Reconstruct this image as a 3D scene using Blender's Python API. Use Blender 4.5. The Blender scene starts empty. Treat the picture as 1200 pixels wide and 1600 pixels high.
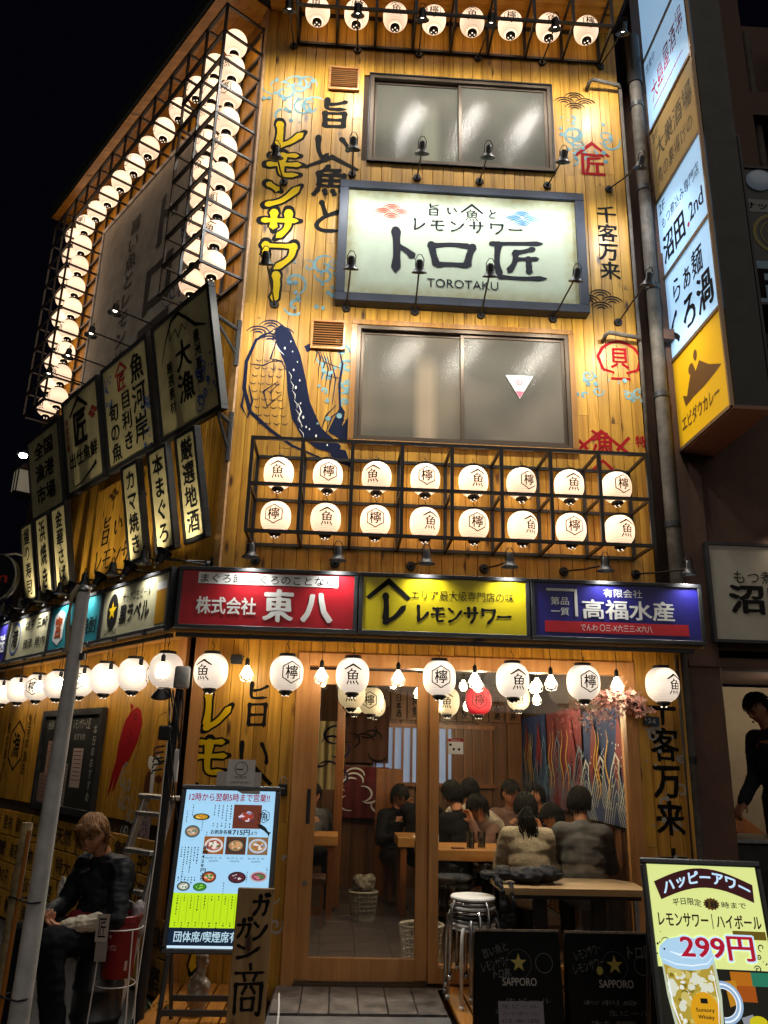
import bpy, bmesh, math, random
from mathutils import Vector, Matrix, noise
R = math.radians
rnd = random.Random(7)
scn = bpy.context.scene
COL = scn.collection
# ---------------------------------------------------------------- camera
def make_camera():
    cd = bpy.data.cameras.new('camera'); co = bpy.data.objects.new('camera', cd); COL.objects.link(co)
    P, Ro, Y = R(17.07), R(1.5), R(2.74)
    fw = Vector((math.sin(Y)*math.cos(P), math.cos(Y)*math.cos(P), math.sin(P)))
    rt = Vector((math.cos(Y), -math.sin(Y), 0)); up = rt.cross(fw)
    rt2 = math.cos(Ro)*rt + math.sin(Ro)*up; up2 = -math.sin(Ro)*rt + math.cos(Ro)*up
    m = Matrix((rt2, up2, -fw)).transposed().to_4x4(); m.translation = Vector((0, -6.373, 1.5))
    co.matrix_world = m
    cd.sensor_fit = 'VERTICAL'; cd.sensor_height = 24.0; cd.lens = 24.0*1236/1600
    cd.clip_start = .05; cd.clip_end = 300
    scn.camera = co
make_camera()
# ---------------------------------------------------------------- world (night) and view
w = bpy.data.worlds.new('World'); scn.world = w; w.use_nodes = True
bg = w.node_tree.nodes['Background']; bg.inputs['Color'].default_value = (.10, .11, .22, 1); bg.inputs['Strength'].default_value = .010
# faint glow of the shops across the street, wide and soft
sl = bpy.data.lights.new('sun', 'SUN'); sl.energy = .42; sl.angle = R(70); sl.color = (1, .90, .78)
so_ = bpy.data.objects.new('sun', sl); COL.objects.link(so_); so_.rotation_euler = (R(52), 0, R(14))
scn.view_settings.view_transform = 'Standard'; scn.view_settings.look = 'None'
scn.view_settings.exposure = 0; scn.view_settings.gamma = 1
scn.render.engine = 'CYCLES'
cy = scn.cycles
cy.use_denoising = True
try: cy.denoiser = 'OPENIMAGEDENOISE'
except Exception: pass
cy.max_bounces = 6; cy.diffuse_bounces = 3; cy.glossy_bounces = 3; cy.transmission_bounces = 4; cy.transparent_max_bounces = 12
cy.caustics_reflective = False; cy.caustics_refractive = False
cy.sample_clamp_indirect = 4
# ---------------------------------------------------------------- materials
def lin(h):
    h = h.lstrip('#'); o = []
    for i in (0, 2, 4):
        c = int(h[i:i+2], 16)/255
        o.append(c/12.92 if c <= .04045 else ((c+.055)/1.055)**2.4)
    return tuple(o) + (1,)
MATS = {}
def mat(name, col=(.5, .5, .5), rough=.5, metal=0, emit=0, ecol=None, spec=.5, noise_amt=0, noise_scale=20, bump=0, coat=0, nz=None):
    if name in MATS: return MATS[name]
    m = bpy.data.materials.new(name); m.use_nodes = True; nt = m.node_tree
    b = nt.nodes['Principled BSDF']
    if isinstance(col, str): col = lin(col)
    if len(col) == 3: col = tuple(col)+(1,)
    b.inputs['Base Color'].default_value = col; b.inputs['Roughness'].default_value = rough
    b.inputs['Metallic'].default_value = metal; b.inputs['Specular IOR Level'].default_value = spec
    b.inputs['Coat Weight'].default_value = coat
    if emit:
        ec = ecol or col
        if isinstance(ec, str): ec = lin(ec)
        b.inputs['Emission Color'].default_value = tuple(ec)[:3]+(1,); b.inputs['Emission Strength'].default_value = emit
    if noise_amt or bump:
        ge = nt.nodes.new('ShaderNodeNewGeometry'); mp = nt.nodes.new('ShaderNodeVectorMath'); mp.operation = 'MULTIPLY'
        mp.inputs[1].default_value = nz or (1, 1, 1)
        nt.links.new(ge.outputs['Position'], mp.inputs[0])
        n = nt.nodes.new('ShaderNodeTexNoise'); n.inputs['Scale'].default_value = noise_scale; n.inputs['Detail'].default_value = 6
        n.inputs['Roughness'].default_value = .62
        nt.links.new(mp.outputs[0], n.inputs['Vector'])
        if noise_amt:
            r = nt.nodes.new('ShaderNodeValToRGB'); e = r.color_ramp.elements
            e[0].position = .3; e[1].position = .72
            e[0].color = tuple(c*(1-noise_amt) for c in col[:3])+(1,); e[1].color = tuple(min(1, c*(1+noise_amt*.5)) for c in col[:3])+(1,)
            nt.links.new(n.outputs['Fac'], r.inputs[0]); nt.links.new(r.outputs[0], b.inputs['Base Color'])
            mr = nt.nodes.new('ShaderNodeMapRange'); mr.inputs[3].default_value = max(.02, rough-.12); mr.inputs[4].default_value = min(1, rough+.15)
            nt.links.new(n.outputs['Fac'], mr.inputs[0]); nt.links.new(mr.outputs[0], b.inputs['Roughness'])
        if bump:
            bu = nt.nodes.new('ShaderNodeBump'); bu.inputs['Strength'].default_value = bump; bu.inputs['Distance'].default_value = .01
            nt.links.new(n.outputs['Fac'], bu.inputs['Height']); nt.links.new(bu.outputs[0], b.inputs['Normal'])
    MATS[name] = m
    return m
def wood(name, c1, c2, knots=True, rough=.33, coat=.25, axis='z', var=.22):
    """boards: grain streaks along the given axis, knots, each board its own tone"""
    m = bpy.data.materials.new(name); m.use_nodes = True; nt = m.node_tree; N = nt.nodes; Lk = nt.links
    b = N['Principled BSDF']
    ge = N.new('ShaderNodeNewGeometry'); oi = N.new('ShaderNodeObjectInfo')
    off = N.new('ShaderNodeVectorMath'); off.operation = 'SCALE'; off.inputs[0].default_value = (13.7, 7.3, 19.1)
    Lk.new(oi.outputs['Random'], off.inputs['Scale'])
    ad = N.new('ShaderNodeVectorMath'); ad.operation = 'ADD'
    Lk.new(ge.outputs['Position'], ad.inputs[0]); Lk.new(off.outputs[0], ad.inputs[1])
    sc = {'z': (26, 26, 1.3), 'x': (1.3, 26, 26), 'y': (26, 1.3, 26)}[axis]
    kn = {'z': (8, 8, 2.6), 'x': (2.6, 8, 8), 'y': (8, 2.6, 8)}[axis]
    ml = N.new('ShaderNodeVectorMath'); ml.operation = 'MULTIPLY'; ml.inputs[1].default_value = sc; Lk.new(ad.outputs[0], ml.inputs[0])
    n = N.new('ShaderNodeTexNoise'); n.inputs['Scale'].default_value = 1; n.inputs['Detail'].default_value = 5; n.inputs['Distortion'].default_value = .6
    Lk.new(ml.outputs[0], n.inputs['Vector'])
    r = N.new('ShaderNodeValToRGB'); e = r.color_ramp.elements
    e[0].position = .30; e[1].position = .66
    e[0].color = lin(c1) if isinstance(c1, str) else c1; e[1].color = lin(c2) if isinstance(c2, str) else c2
    Lk.new(n.outputs['Fac'], r.inputs[0])
    out = r.outputs[0]
    if knots:
        mk = N.new('ShaderNodeVectorMath'); mk.operation = 'MULTIPLY'; mk.inputs[1].default_value = kn; Lk.new(ad.outputs[0], mk.inputs[0])
        v = N.new('ShaderNodeTexVoronoi'); v.inputs['Scale'].default_value = 1.0; v.inputs['Randomness'].default_value = 1; Lk.new(mk.outputs[0], v.inputs['Vector'])
        lt = N.new('ShaderNodeMapRange'); lt.inputs[1].default_value = .07; lt.inputs[2].default_value = .20; lt.inputs[3].default_value = 1; lt.inputs[4].default_value = 0
        Lk.new(v.outputs['Distance'], lt.inputs[0])
        gt = N.new('ShaderNodeMath'); gt.operation = 'GREATER_THAN'; gt.inputs[1].default_value = .30
        sx = N.new('ShaderNodeSeparateColor'); Lk.new(v.outputs['Color'], sx.inputs[0]); Lk.new(sx.outputs[0], gt.inputs[0])
        mu = N.new('ShaderNodeMath'); mu.operation = 'MULTIPLY'; Lk.new(lt.outputs[0], mu.inputs[0]); Lk.new(gt.outputs[0], mu.inputs[1])
        mx = N.new('ShaderNodeMix'); mx.data_type = 'RGBA'; mx.inputs[7].default_value = lin('#4a2408')
        Lk.new(mu.outputs[0], mx.inputs[0]); Lk.new(out, mx.inputs[6]); out = mx.outputs[2]
    hs = N.new('ShaderNodeHueSaturation')
    vr = N.new('ShaderNodeMapRange'); vr.inputs[3].default_value = 1-var; vr.inputs[4].default_value = 1+var*.6
    Lk.new(oi.outputs['Random'], vr.inputs[0]); Lk.new(vr.outputs[0], hs.inputs['Value'])
    # large soft stains
    n2 = N.new('ShaderNodeTexNoise'); n2.inputs['Scale'].default_value = 1.7; n2.inputs['Detail'].default_value = 3
    Lk.new(ge.outputs['Position'], n2.inputs['Vector'])
    vs = N.new('ShaderNodeMapRange'); vs.inputs[1].default_value = .3; vs.inputs[2].default_value = .7; vs.inputs[3].default_value = .72; vs.inputs[4].default_value = 1.1
    Lk.new(n2.outputs['Fac'], vs.inputs[0])
    mm = N.new('ShaderNodeMix'); mm.data_type = 'RGBA'; mm.blend_type = 'MULTIPLY'; mm.inputs[0].default_value = 1
    Lk.new(out, mm.inputs[6]); Lk.new(vs.outputs[0], mm.inputs[7]); Lk.new(mm.outputs[2], hs.inputs['Color'])
    Lk.new(hs.outputs[0], b.inputs['Base Color'])
    rr = N.new('ShaderNodeMapRange'); rr.inputs[3].default_value = rough+.1; rr.inputs[4].default_value = rough-.06
    Lk.new(n.outputs['Fac'], rr.inputs[0]); Lk.new(rr.outputs[0], b.inputs['Roughness'])
    b.inputs['Coat Weight'].default_value = coat; b.inputs['Coat Roughness'].default_value = .22
    bu = N.new('ShaderNodeBump'); bu.inputs['Strength'].default_value = .35; bu.inputs['Distance'].default_value = .004
    Lk.new(n.outputs['Fac'], bu.inputs['Height']); Lk.new(bu.outputs[0], b.inputs['Normal'])
    MATS[name] = m
    return m
M_wall = wood('varnished_boards', '#a8741a', '#d8a43c', var=.2, coat=.05, rough=.42)
M_soff = wood('soffit_boards', '#b47822', '#d89e40', axis='x', var=.15)
M_deck = wood('deck_boards', '#8a5418', '#b8782a', knots=False, axis='y', rough=.45)
M_frame = wood('door_timber', '#b97e42', '#cd965a', knots=False, rough=.42, coat=.1)
M_oak = wood('pale_oak', '#b08a58', '#cba878', knots=False, axis='x', rough=.45, coat=0)
M_brown = wood('brown_timber', '#6a3c16', '#8c5524', knots=False, rough=.45, coat=.1)
M_ply = wood('plywood', '#a07848', '#c09a66', knots=True, rough=.6, coat=0)
M_black = mat('black_paint', (.012, .012, .014), .38, noise_amt=.3, noise_scale=40)
M_dark = mat('charcoal_paint', (.022, .024, .028), .5, noise_amt=.35, noise_scale=14, bump=.1)
M_navy = mat('slate_blue_paint', (.018, .026, .048), .5, noise_amt=.3, noise_scale=12, bump=.1)
M_ink = mat('black_ink', (.006, .006, .006), .75, spec=.15)
M_navyink = mat('navy_ink', (.007, .012, .042), .75, spec=.12)
M_rubber = mat('black_rubber', (.015, .015, .015), .6)
M_steel = mat('dull_steel', (.35, .35, .36), .35, metal=.9, noise_amt=.3, noise_scale=30)
M_wpaint = mat('white_paint', (.72, .71, .68), .4, noise_amt=.12, noise_scale=30)
M_white = mat('white_letters', (.8, .8, .78), .5)
M_yel = mat('yellow_letters', lin('#e2bc14'), .7, spec=.15)
M_red = mat('red_letters', lin('#98101c'), .75, spec=.12)
M_sky = mat('pale_blue_mural', lin('#7fa8b0'), .75, spec=.12, noise_amt=.45, noise_scale=14)
M_blue2 = mat('blue_mural', lin('#3f5fa8'), .5)
M_conc = mat('concrete', (.16, .15, .14), .75, noise_amt=.45, noise_scale=6, bump=.35)
# ---------------------------------------------------------------- mesh building
class MB:
    def __init__(s): s.v = []; s.f = []; s.mi = []; s.m = 0
    def add(s, vs, fs, T=None):
        o = len(s.v)
        s.v += [tuple(T @ Vector(p)) if T else tuple(p) for p in vs]
        s.f += [tuple(i+o for i in f) for f in fs]; s.mi += [s.m]*len(fs)
        return s
    def box(s, x, y, z, sx, sy, sz, T=None, b=0):
        hx, hy, hz = sx/2, sy/2, sz/2
        if b:
            bm = bmesh.new(); bmesh.ops.create_cube(bm, size=1)
            for q in bm.verts: q.co = Vector((q.co.x*sx, q.co.y*sy, q.co.z*sz))
            bmesh.ops.bevel(bm, geom=bm.edges[:], offset=b, segments=1, affect='EDGES')
            bm.verts.index_update()
            vs = [(q.co.x+x, q.co.y+y, q.co.z+z) for q in bm.verts]; fs = [[q.index for q in f.verts] for f in bm.faces]; bm.free()
            return s.add(vs, fs, T)
        vs = [(x+i*hx, y+j*hy, z+k*hz) for i in (-1, 1) for j in (-1, 1) for k in (-1, 1)]
        return s.add(vs, [(0, 1, 3, 2), (4, 6, 7, 5), (0, 4, 5, 1), (2, 3, 7, 6), (0, 2, 6, 4), (1, 5, 7, 3)], T)
    def cyl(s, p0, p1, r0, r1=None, n=12, caps=True):
        p0, p1 = Vector(p0), Vector(p1); r1 = r0 if r1 is None else r1
        q = (p1-p0).to_track_quat('Z', 'Y'); vs = []
        for p, r in ((p0, r0), (p1, r1)):
            for i in range(n):
                a = 2*math.pi*i/n; vs.append(p + q @ Vector((r*math.cos(a), r*math.sin(a), 0)))
        fs = [(i, (i+1) % n, n+(i+1) % n, n+i) for i in range(n)]
        if caps: fs += [tuple(range(n-1, -1, -1)), tuple(range(n, 2*n))]
        return s.add(vs, fs)
    def tube(s, pts, r, n=6, rr=None):
        pts = [Vector(p) for p in pts]; vs = []; fs = []
        for i, p in enumerate(pts):
            d = (pts[min(i+1, len(pts)-1)] - pts[max(i-1, 0)])
            if d.length < 1e-9: d = Vector((0, 0, 1))
            q = d.to_track_quat('Z', 'Y'); ri = rr[i] if rr else r
            for k in range(n):
                a = 2*math.pi*k/n; vs.append(p + q @ Vector((ri*math.cos(a), ri*math.sin(a), 0)))
        for i in range(len(pts)-1):
            for k in range(n):
                a, b = i*n+k, i*n+(k+1) % n; fs.append((a, b, b+n, a+n))
        fs += [tuple(range(n-1, -1, -1)), tuple(range((len(pts)-1)*n, len(pts)*n))]
        return s.add(vs, fs)
    def rev(s, prof, n=16, T=None, caps=True):
        vs = []; fs = []
        for r, z in prof:
            for k in range(n):
                a = 2*math.pi*k/n; vs.append((r*math.cos(a), r*math.sin(a), z))
        for i in range(len(prof)-1):
            for k in range(n):
                a, b = i*n+k, i*n+(k+1) % n; fs.append((a, b, b+n, a+n))
        if caps:
            fs += [tuple(range(n-1, -1, -1)), tuple(range((len(prof)-1)*n, len(prof)*n))]
        return s.add(vs, fs, T)
    def poly(s, pts, y=0, t=0, T=None):
        """polygon in the xz plane facing -y, optional thickness towards +y"""
        n = len(pts); vs = [(p[0], y, p[1]) for p in pts]
        A = sum(pts[i][0]*pts[(i+1) % n][1]-pts[(i+1) % n][0]*pts[i][1] for i in range(n))
        f0 = tuple(range(n)) if A > 0 else tuple(range(n-1, -1, -1))
        fs = [f0]
        if t:
            vs += [(p[0], y+t, p[1]) for p in pts]; fs.append(tuple(i+n for i in reversed(f0)))
            for a in range(n):
                i, j = f0[a], f0[(a+1) % n]; fs.append((j, i, i+n, j+n))
        return s.add(vs, fs, T)
    def rect(s, x, z, w_, h, y=0, t=0):
        return s.poly([(x-w_/2, z-h/2), (x+w_/2, z-h/2), (x+w_/2, z+h/2), (x-w_/2, z+h/2)], y, t)
    def ell(s, c, r, nu=16, nv=10, T=None, fn=None):
        vs = []; fs = []
        c = Vector(c); r = (r, r, r) if isinstance(r, (int, float)) else r
        for j in range(1, nv):
            ph = math.pi*j/nv
            for i in range(nu):
                a = 2*math.pi*i/nu; d = Vector((math.sin(ph)*math.cos(a), math.sin(ph)*math.sin(a), math.cos(ph)))
                k = fn(d) if fn else Vector((d.x*r[0], d.y*r[1], d.z*r[2])); vs.append(c+k)
        for d in (Vector((0, 0, 1)), Vector((0, 0, -1))):
            vs.append(c + (fn(d) if fn else Vector((d.x*r[0], d.y*r[1], d.z*r[2]))))
        T0, B0 = len(vs)-2, len(vs)-1
        for j in range(nv-2):
            for i in range(nu):
                a, b = j*nu+i, j*nu+(i+1) % nu; fs.append((a, a+nu, b+nu, b))
        for i in range(nu):
            fs.append((T0, i, (i+1) % nu)); k = (nv-2)*nu; fs.append((B0, k+(i+1) % nu, k+i))
        return s.add(vs, fs, T)
    def ribbon(s, pts, wd, y=0, taper=True):
        """flat brush stroke in the xz plane"""
        n = len(pts); vs = []
        for i, (x, z) in enumerate(pts):
            a = pts[max(i-1, 0)]; b = pts[min(i+1, n-1)]; dx, dz = b[0]-a[0], b[1]-a[1]; l = math.hypot(dx, dz) or 1
            u = i/(n-1); k = wd[i] if isinstance(wd, (list, tuple)) else wd*((.35+.65*math.sin(math.pi*min(1, u*1.1))**.5) if taper else 1)
            vs += [(x-dz/l*k/2, y, z+dx/l*k/2), (x+dz/l*k/2, y, z-dx/l*k/2)]
        return s.add(vs, [(2*i, 2*i+1, 2*i+3, 2*i+2) for i in range(n-1)])
    def mesh(s, name, mats, smooth=False):
        me = bpy.data.meshes.new(name); me.from_pydata([tuple(p) for p in s.v], [], s.f)
        for m in (mats if isinstance(mats, (list, tuple)) else [mats]): me.materials.append(m)
        if len(me.materials) > 1: me.polygons.foreach_set('material_index', s.mi)
        if smooth: me.shade_smooth(); 
        if smooth == 'auto':
            try: me.set_sharp_from_angle(angle=R(38))
            except Exception: pass
        me.update(); return me
    def obj(s, name, mats, parent=None, smooth=False, **kw):
        return link(name, s.mesh(name, mats, smooth), parent, **kw)
def link(name, data, parent=None, loc=None, rot=None, scale=None, label=None, kind=None):
    o = bpy.data.objects.new(name, data); COL.objects.link(o)
    if parent: o.parent = parent
    if loc: o.location = loc
    if rot: o.rotation_euler = rot
    if scale: o.scale = scale
    if label: o['label'] = label
    if kind: o['kind'] = kind
    return o
AZ = R(51.9); OX = -1.01
class Frame:
    def __init__(s, ox, oy, rz): s.o = (ox, oy); s.rz = rz
    def p(s, x, d, z):
        c, k = math.cos(s.rz), math.sin(s.rz)
        return Vector((s.o[0] + x*c + d*k, s.o[1] + x*k - d*c, z))
FF = Frame(0, 0, 0)          # street front: x to the right, d out of the wall
FL = Frame(OX, 0, -AZ)       # side front: x = -(distance from the corner), d out of the wall
def thing(name, label, cat, loc=(0, 0, 0), rot=(0, 0, 0), group=None):
    o = bpy.data.objects.new(name, None); COL.objects.link(o); o.empty_display_size = .1
    o.location = loc; o.rotation_euler = rot
    o['label'] = label; o['category'] = cat
    if group: o['group'] = group
    return o
def tag(o, label, cat, group=None):
    o['label'] = label; o['category'] = cat
    if group: o['group'] = group
    return o
def fthing(fr, name, label, cat, x, d, z, tilt=0, group=None, yaw=0):
    return thing(name, label, cat, fr.p(x, d, z), (tilt, 0, fr.rz+yaw), group)
def dup(root, label, loc=None, rot=None):
    r = root.copy(); COL.objects.link(r); r['label'] = label
    if loc is not None: r.location = loc
    if rot is not None: r.rotation_euler = rot
    for ch in list(root.children):
        c = ch.copy(); COL.objects.link(c); c.parent = r
        for g in list(ch.children):
            d = g.copy(); COL.objects.link(d); d.parent = c
    return r
# ---------------------------------------------------------------- lettering
_gl = {}
WORK = bpy.data.scenes.new('workbench_scene')
def evaluated(o):
    WORK.collection.objects.link(o); vl = WORK.view_layers[0]; vl.update(); dg = vl.depsgraph
    return bpy.data.meshes.new_from_object(o.evaluated_get(dg), preserve_all_data_layers=False, depsgraph=dg)
def glyphs(text, bold=0, res=3, shear=0):
    k = (text, bold, res, shear)
    if k not in _gl:
        c = bpy.data.curves.new('t', 'FONT'); c.body = text; c.offset = bold; c.resolution_u = res; c.shear = shear
        o = bpy.data.objects.new('t', c); me = evaluated(o)
        vs = [(p.co.x, p.co.y) for p in me.vertices]; fs = [tuple(p.vertices) for p in me.polygons]
        bpy.data.objects.remove(o); bpy.data.curves.remove(c); bpy.data.meshes.remove(me)
        _gl[k] = (vs, fs)
    return _gl[k]
def rough_edge(x, z, a):
    return (x + a*noise.noise(Vector((x*9, z*9, 3.1))), z + a*noise.noise(Vector((x*9, z*9, 9.7))))
def stamp(mb, pts, fs, y, rx, rz, bold):
    """a glyph thickened like a loaded brush: slightly shifted layers, each a hair above the last"""
    offs = [(0, 0)]
    if bold > .014:
        n = 4 if bold < .03 else 8
        offs += [(math.cos(R(22+360*i/n)), math.sin(R(22+360*i/n))) for i in range(n)]
    for i, (u, v) in enumerate(offs):
        mb.add([(x+u*rx, y-.00012*i, z+v*rz) for x, z in pts], fs)
def htext(mb, text, x0, z0, x1, z1, bold=.02, y=-.004, arc=0, brush=0, rot=0, flip=False):
    """a line of text fitted to the rectangle x0..x1, z0..z1"""
    vs, fs = glyphs(text)
    if not vs: return
    ax, bx = min(p[0] for p in vs), max(p[0] for p in vs); az, bz = min(p[1] for p in vs), max(p[1] for p in vs)
    rx = bold*.75*(x1-x0)/max(bx-ax, .3); rz = bold*.5*(z1-z0)/max(bz-az, .3)
    x0 += rx; x1 -= rx; z0 += rz; z1 -= rz
    out = []
    cx, cz = (x0+x1)/2, (z0+z1)/2
    for p in vs:
        x = (p[0]-ax)/max(bx-ax, 1e-6)*(x1-x0)+x0; z = (p[1]-az)/max(bz-az, 1e-6)*(z1-z0)+z0
        if brush:
            h = z1-z0; X, Z = rough_edge(x/h, z/h, brush); x, z = X*h, Z*h
        if arc: u = (x-cx)/((x1-x0)/2); z += arc*(1-u*u)
        if rot: x, z = cx+(x-cx)*math.cos(rot)-(z-cz)*math.sin(rot), cz+(x-cx)*math.sin(rot)+(z-cz)*math.cos(rot)
        out.append((x, z))
    stamp(mb, out, fs, y, rx, rz, bold)
def vtext(mb, text, x, ztop, zbot, wd, bold=.02, y=-.004, brush=.0, jit=0):
    """characters stacked downwards in equal cells"""
    n = len(text); ch = (ztop-zbot)/n
    for i, c in enumerate(text):
        if c in ' 　': continue
        vs, fs = glyphs(c); h = ch*.98
        zc = ztop-ch*(i+.5); o = []
        bar = c in 'ー－'
        for p in vs:
            gx, gz = p[0]-.5, p[1]-.36
            if bar: gx, gz = -gz*.9, -gx
            if brush: gx, gz = rough_edge(gx+i*3.3, gz, brush); gx -= i*3.3
            o.append((x+gx*wd+jit*math.sin(i*7.1)*wd, zc+gz*h))
        stamp(mb, o, fs, y, bold*.75*wd, bold*.5*h, bold)
STK = {
 'レ': [[(.27,.97),(.30,.6),(.27,.10)], [(.27,.10),(.6,.28),(.95,.66)]],
 'モ': [[(.15,.86),(.86,.89)], [(.05,.50),(.95,.54)], [(.42,.86),(.40,.32),(.50,.12),(.88,.15)]],
 'ン': [[(.10,.86),(.38,.66)], [(.10,.10),(.52,.30),(.95,.82)]],
 'サ': [[(.03,.64),(.97,.68)], [(.30,.95),(.31,.34)], [(.70,.97),(.69,.42),(.42,.03)]],
 'ワ': [[(.14,.88),(.15,.48)], [(.14,.86),(.90,.87)], [(.90,.87),(.82,.45),(.42,.03)]],
 'ー': [[(.05,.50),(.5,.48),(.95,.53)]], '|': [[(.48,.97),(.52,.5),(.46,.03)]],
 'ト': [[(.36,1),(.40,.5),(.38,0)], [(.40,.62),(.66,.52),(.88,.36)]],
 'ロ': [[(.08,.84),(.13,.45),(.20,.06)], [(.08,.80),(.50,.88),(.92,.84)], [(.92,.84),(.84,.45),(.80,.08)], [(.20,.14),(.50,.17),(.83,.15)]],
 '匠': [[(.04,.88),(.5,.92),(.94,.95)], [(.16,.88),(.13,.45),(.18,.07)], [(.16,.07),(.5,.05),(.98,.08)], [(.76,.80),(.58,.72),(.44,.69)], [(.46,.69),(.43,.42),(.32,.19)], [(.46,.52),(.86,.56)], [(.68,.54),(.69,.17)]],
 '旨': [[(.30,.99),(.29,.72),(.42,.66),(.80,.68)], [(.78,.93),(.55,.85),(.32,.82)], [(.26,.52),(.27,.03)], [(.26,.51),(.76,.53)], [(.76,.53),(.74,.02)], [(.30,.29),(.72,.30)], [(.28,.07),(.74,.08)]],
 'い': [[(.12,.82),(.14,.40),(.26,.15),(.40,.30)], [(.72,.80),(.88,.55),(.90,.36)]],
 '魚': [[(.42,1),(.30,.86),(.10,.74)], [(.36,.89),(.70,.88)], [(.70,.88),(.54,.74)], [(.20,.71),(.21,.34)], [(.20,.71),(.82,.73)], [(.82,.73),(.79,.36)], [(.24,.54),(.79,.555)], [(.20,.365),(.82,.375)], [(.50,.71),(.50,.38)], [(.18,.23),(.06,.03)], [(.36,.21),(.39,.06)], [(.56,.21),(.62,.06)], [(.76,.23),(.95,.04)]],
 'ガ': [[(.08,.68),(.50,.70),(.86,.72)], [(.86,.72),(.76,.22),(.60,.08)], [(.45,.95),(.40,.45),(.08,.03)], [(.74,1.02),(.82,.88)], [(.90,1.04),(.99,.92)]],
 '商': [[(.50,1.02),(.53,.90)], [(.05,.84),(.97,.87)], [(.32,.80),(.38,.68)], [(.70,.82),(.62,.68)], [(.10,.62),(.12,.02)], [(.10,.62),(.90,.65)], [(.90,.65),(.88,.06),(.76,.09)], [(.42,.58),(.30,.42)], [(.58,.58),(.72,.44)], [(.32,.34),(.34,.10)], [(.32,.34),(.68,.36)], [(.68,.36),(.66,.10)], [(.34,.12),(.67,.13)]],
 '中': [[(.12,.76),(.15,.34)], [(.12,.76),(.88,.78)], [(.88,.78),(.84,.36)], [(.15,.38),(.84,.39)], [(.50,1),(.50,.02)]],
 'と': [[(.30,.97),(.42,.56)], [(.84,.74),(.40,.52),(.20,.26),(.36,.09),(.88,.12)]]}
def stroke(mb, pts, w, y, grow=0, seed=0):
    """one brush stroke: a firm start, a leaner middle and a ragged tapering end; strokes across are leaner than strokes down"""
    n = 14; P = [pts[0]]+list(pts)+[pts[-1]]; out = []; seg = len(pts)-1
    for i in range(n+1):
        t = i/n*seg; k_ = min(int(t), seg-1); u = t-k_; a, b, c, d = P[k_:k_+4]
        out.append(tuple(.5*((2*b[j])+(-a[j]+c[j])*u+(2*a[j]-5*b[j]+4*c[j]-d[j])*u*u+(-a[j]+3*b[j]-3*c[j]+d[j])*u**3) for j in (0, 1)))
    wd = []
    for i, p in enumerate(out):
        u = i/n; a = out[max(i-1, 0)]; b = out[min(i+1, n)]; dx, dz = abs(b[0]-a[0]), abs(b[1]-a[1]); down = dz/(dx+dz+1e-9)
        prof = (.72+.42*math.exp(-(u/.16)**2)+.22*math.exp(-((u-.84)/.14)**2))*(1 if u < .86 else max(.25, 1-(u-.86)/.14*.72))*(.8+.2*min(1, u/.05))
        wd.append(w*prof*(.74+.34*down)*(1+.10*noise.noise(Vector((p[0]*23/w*.02+seed, p[1]*19, 1.3))))+grow)
    if grow:
        for q, r in ((0, 1), (-1, -2)):
            dx, dz = out[q][0]-out[r][0], out[q][1]-out[r][1]; l = math.hypot(dx, dz) or 1; out[q] = (out[q][0]+dx/l*grow*.6, out[q][1]+dz/l*grow*.6)
    mb.ribbon(out, wd, y, False)
    if not grow or True: disc(mb, out[0][0], out[0][1], wd[0]*.5, None, y-.00005, 10)
    disc(mb, out[-1][0], out[-1][1], wd[-1]*.5, None, y-.00005, 8)
def bchar(mb, c, x0, z0, x1, z1, w, y, grow=0):
    if c not in STK: htext(mb, c, x0, z0, x1, z1, .05, y, brush=.05); return
    for i, s_ in enumerate(STK[c]): stroke(mb, [(x0+a*(x1-x0), z0+b*(z1-z0)) for a, b in s_], w, y-.00012*i, grow, i*3.1)
def bh(mb, text, x0, z0, x1, z1, w, y, grow=0, gap=.08):
    n = len(text); cw_ = (x1-x0)/n
    for i, c in enumerate(text): bchar(mb, c, x0+i*cw_+cw_*gap/2, z0, x0+(i+1)*cw_-cw_*gap/2, z1, w, y, grow)
def bv(mb, text, x, ztop, zbot, wd, w, y, grow=0, gap=.12):
    n = len(text); ch = (ztop-zbot)/n
    for i, c in enumerate(text): bchar(mb, '|' if c == 'ー' else c, x-wd/2, ztop-(i+1)*ch+ch*gap/2, x+wd/2, ztop-i*ch-ch*gap/2, w, y, grow)
def roofmark(mb, x, z, wd, h, t, y=-.004):
    mb.poly([(x-wd/2, z), (x, z+h), (x, z+h-t*1.3), (x-wd/2+t*.6, z-t*.5)], y)
    mb.poly([(x, z+h), (x+wd/2, z), (x+wd/2-t*.6, z-t*.5), (x, z+h-t*1.3)], y)
def ring(mb, x, z, r, t, y=-.004, a0=0, a1=360, n=20, sx=1):
    pts = [(x+sx*r*math.cos(R(a0+(a1-a0)*i/n)), z+r*math.sin(R(a0+(a1-a0)*i/n))) for i in range(n+1)]
    mb.ribbon(pts, t, y, taper=False)
def hexring(mb, x, z, r, t, y=-.004):
    for i in range(6):
        a, b = R(90+60*i), R(150+60*i)
        mb.poly([(x+r*math.cos(a), z+r*math.sin(a)), (x+r*math.cos(b), z+r*math.sin(b)), (x+(r-t)*math.cos(b), z+(r-t)*math.sin(b)), (x+(r-t)*math.cos(a), z+(r-t)*math.sin(a))], y)
def disc(mb, x, z, rx, rz=None, y=-.004, n=20):
    rz = rz or rx
    mb.poly([(x+rx*math.cos(2*math.pi*i/n), z+rz*math.sin(2*math.pi*i/n)) for i in range(n)], y)
def star(mb, x, z, r, y=-.004):
    mb.poly([(x+(r if i % 2 == 0 else r*.4)*math.sin(math.pi*i/5), z+(r if i % 2 == 0 else r*.4)*math.cos(math.pi*i/5)) for i in range(10)], y)
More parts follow.
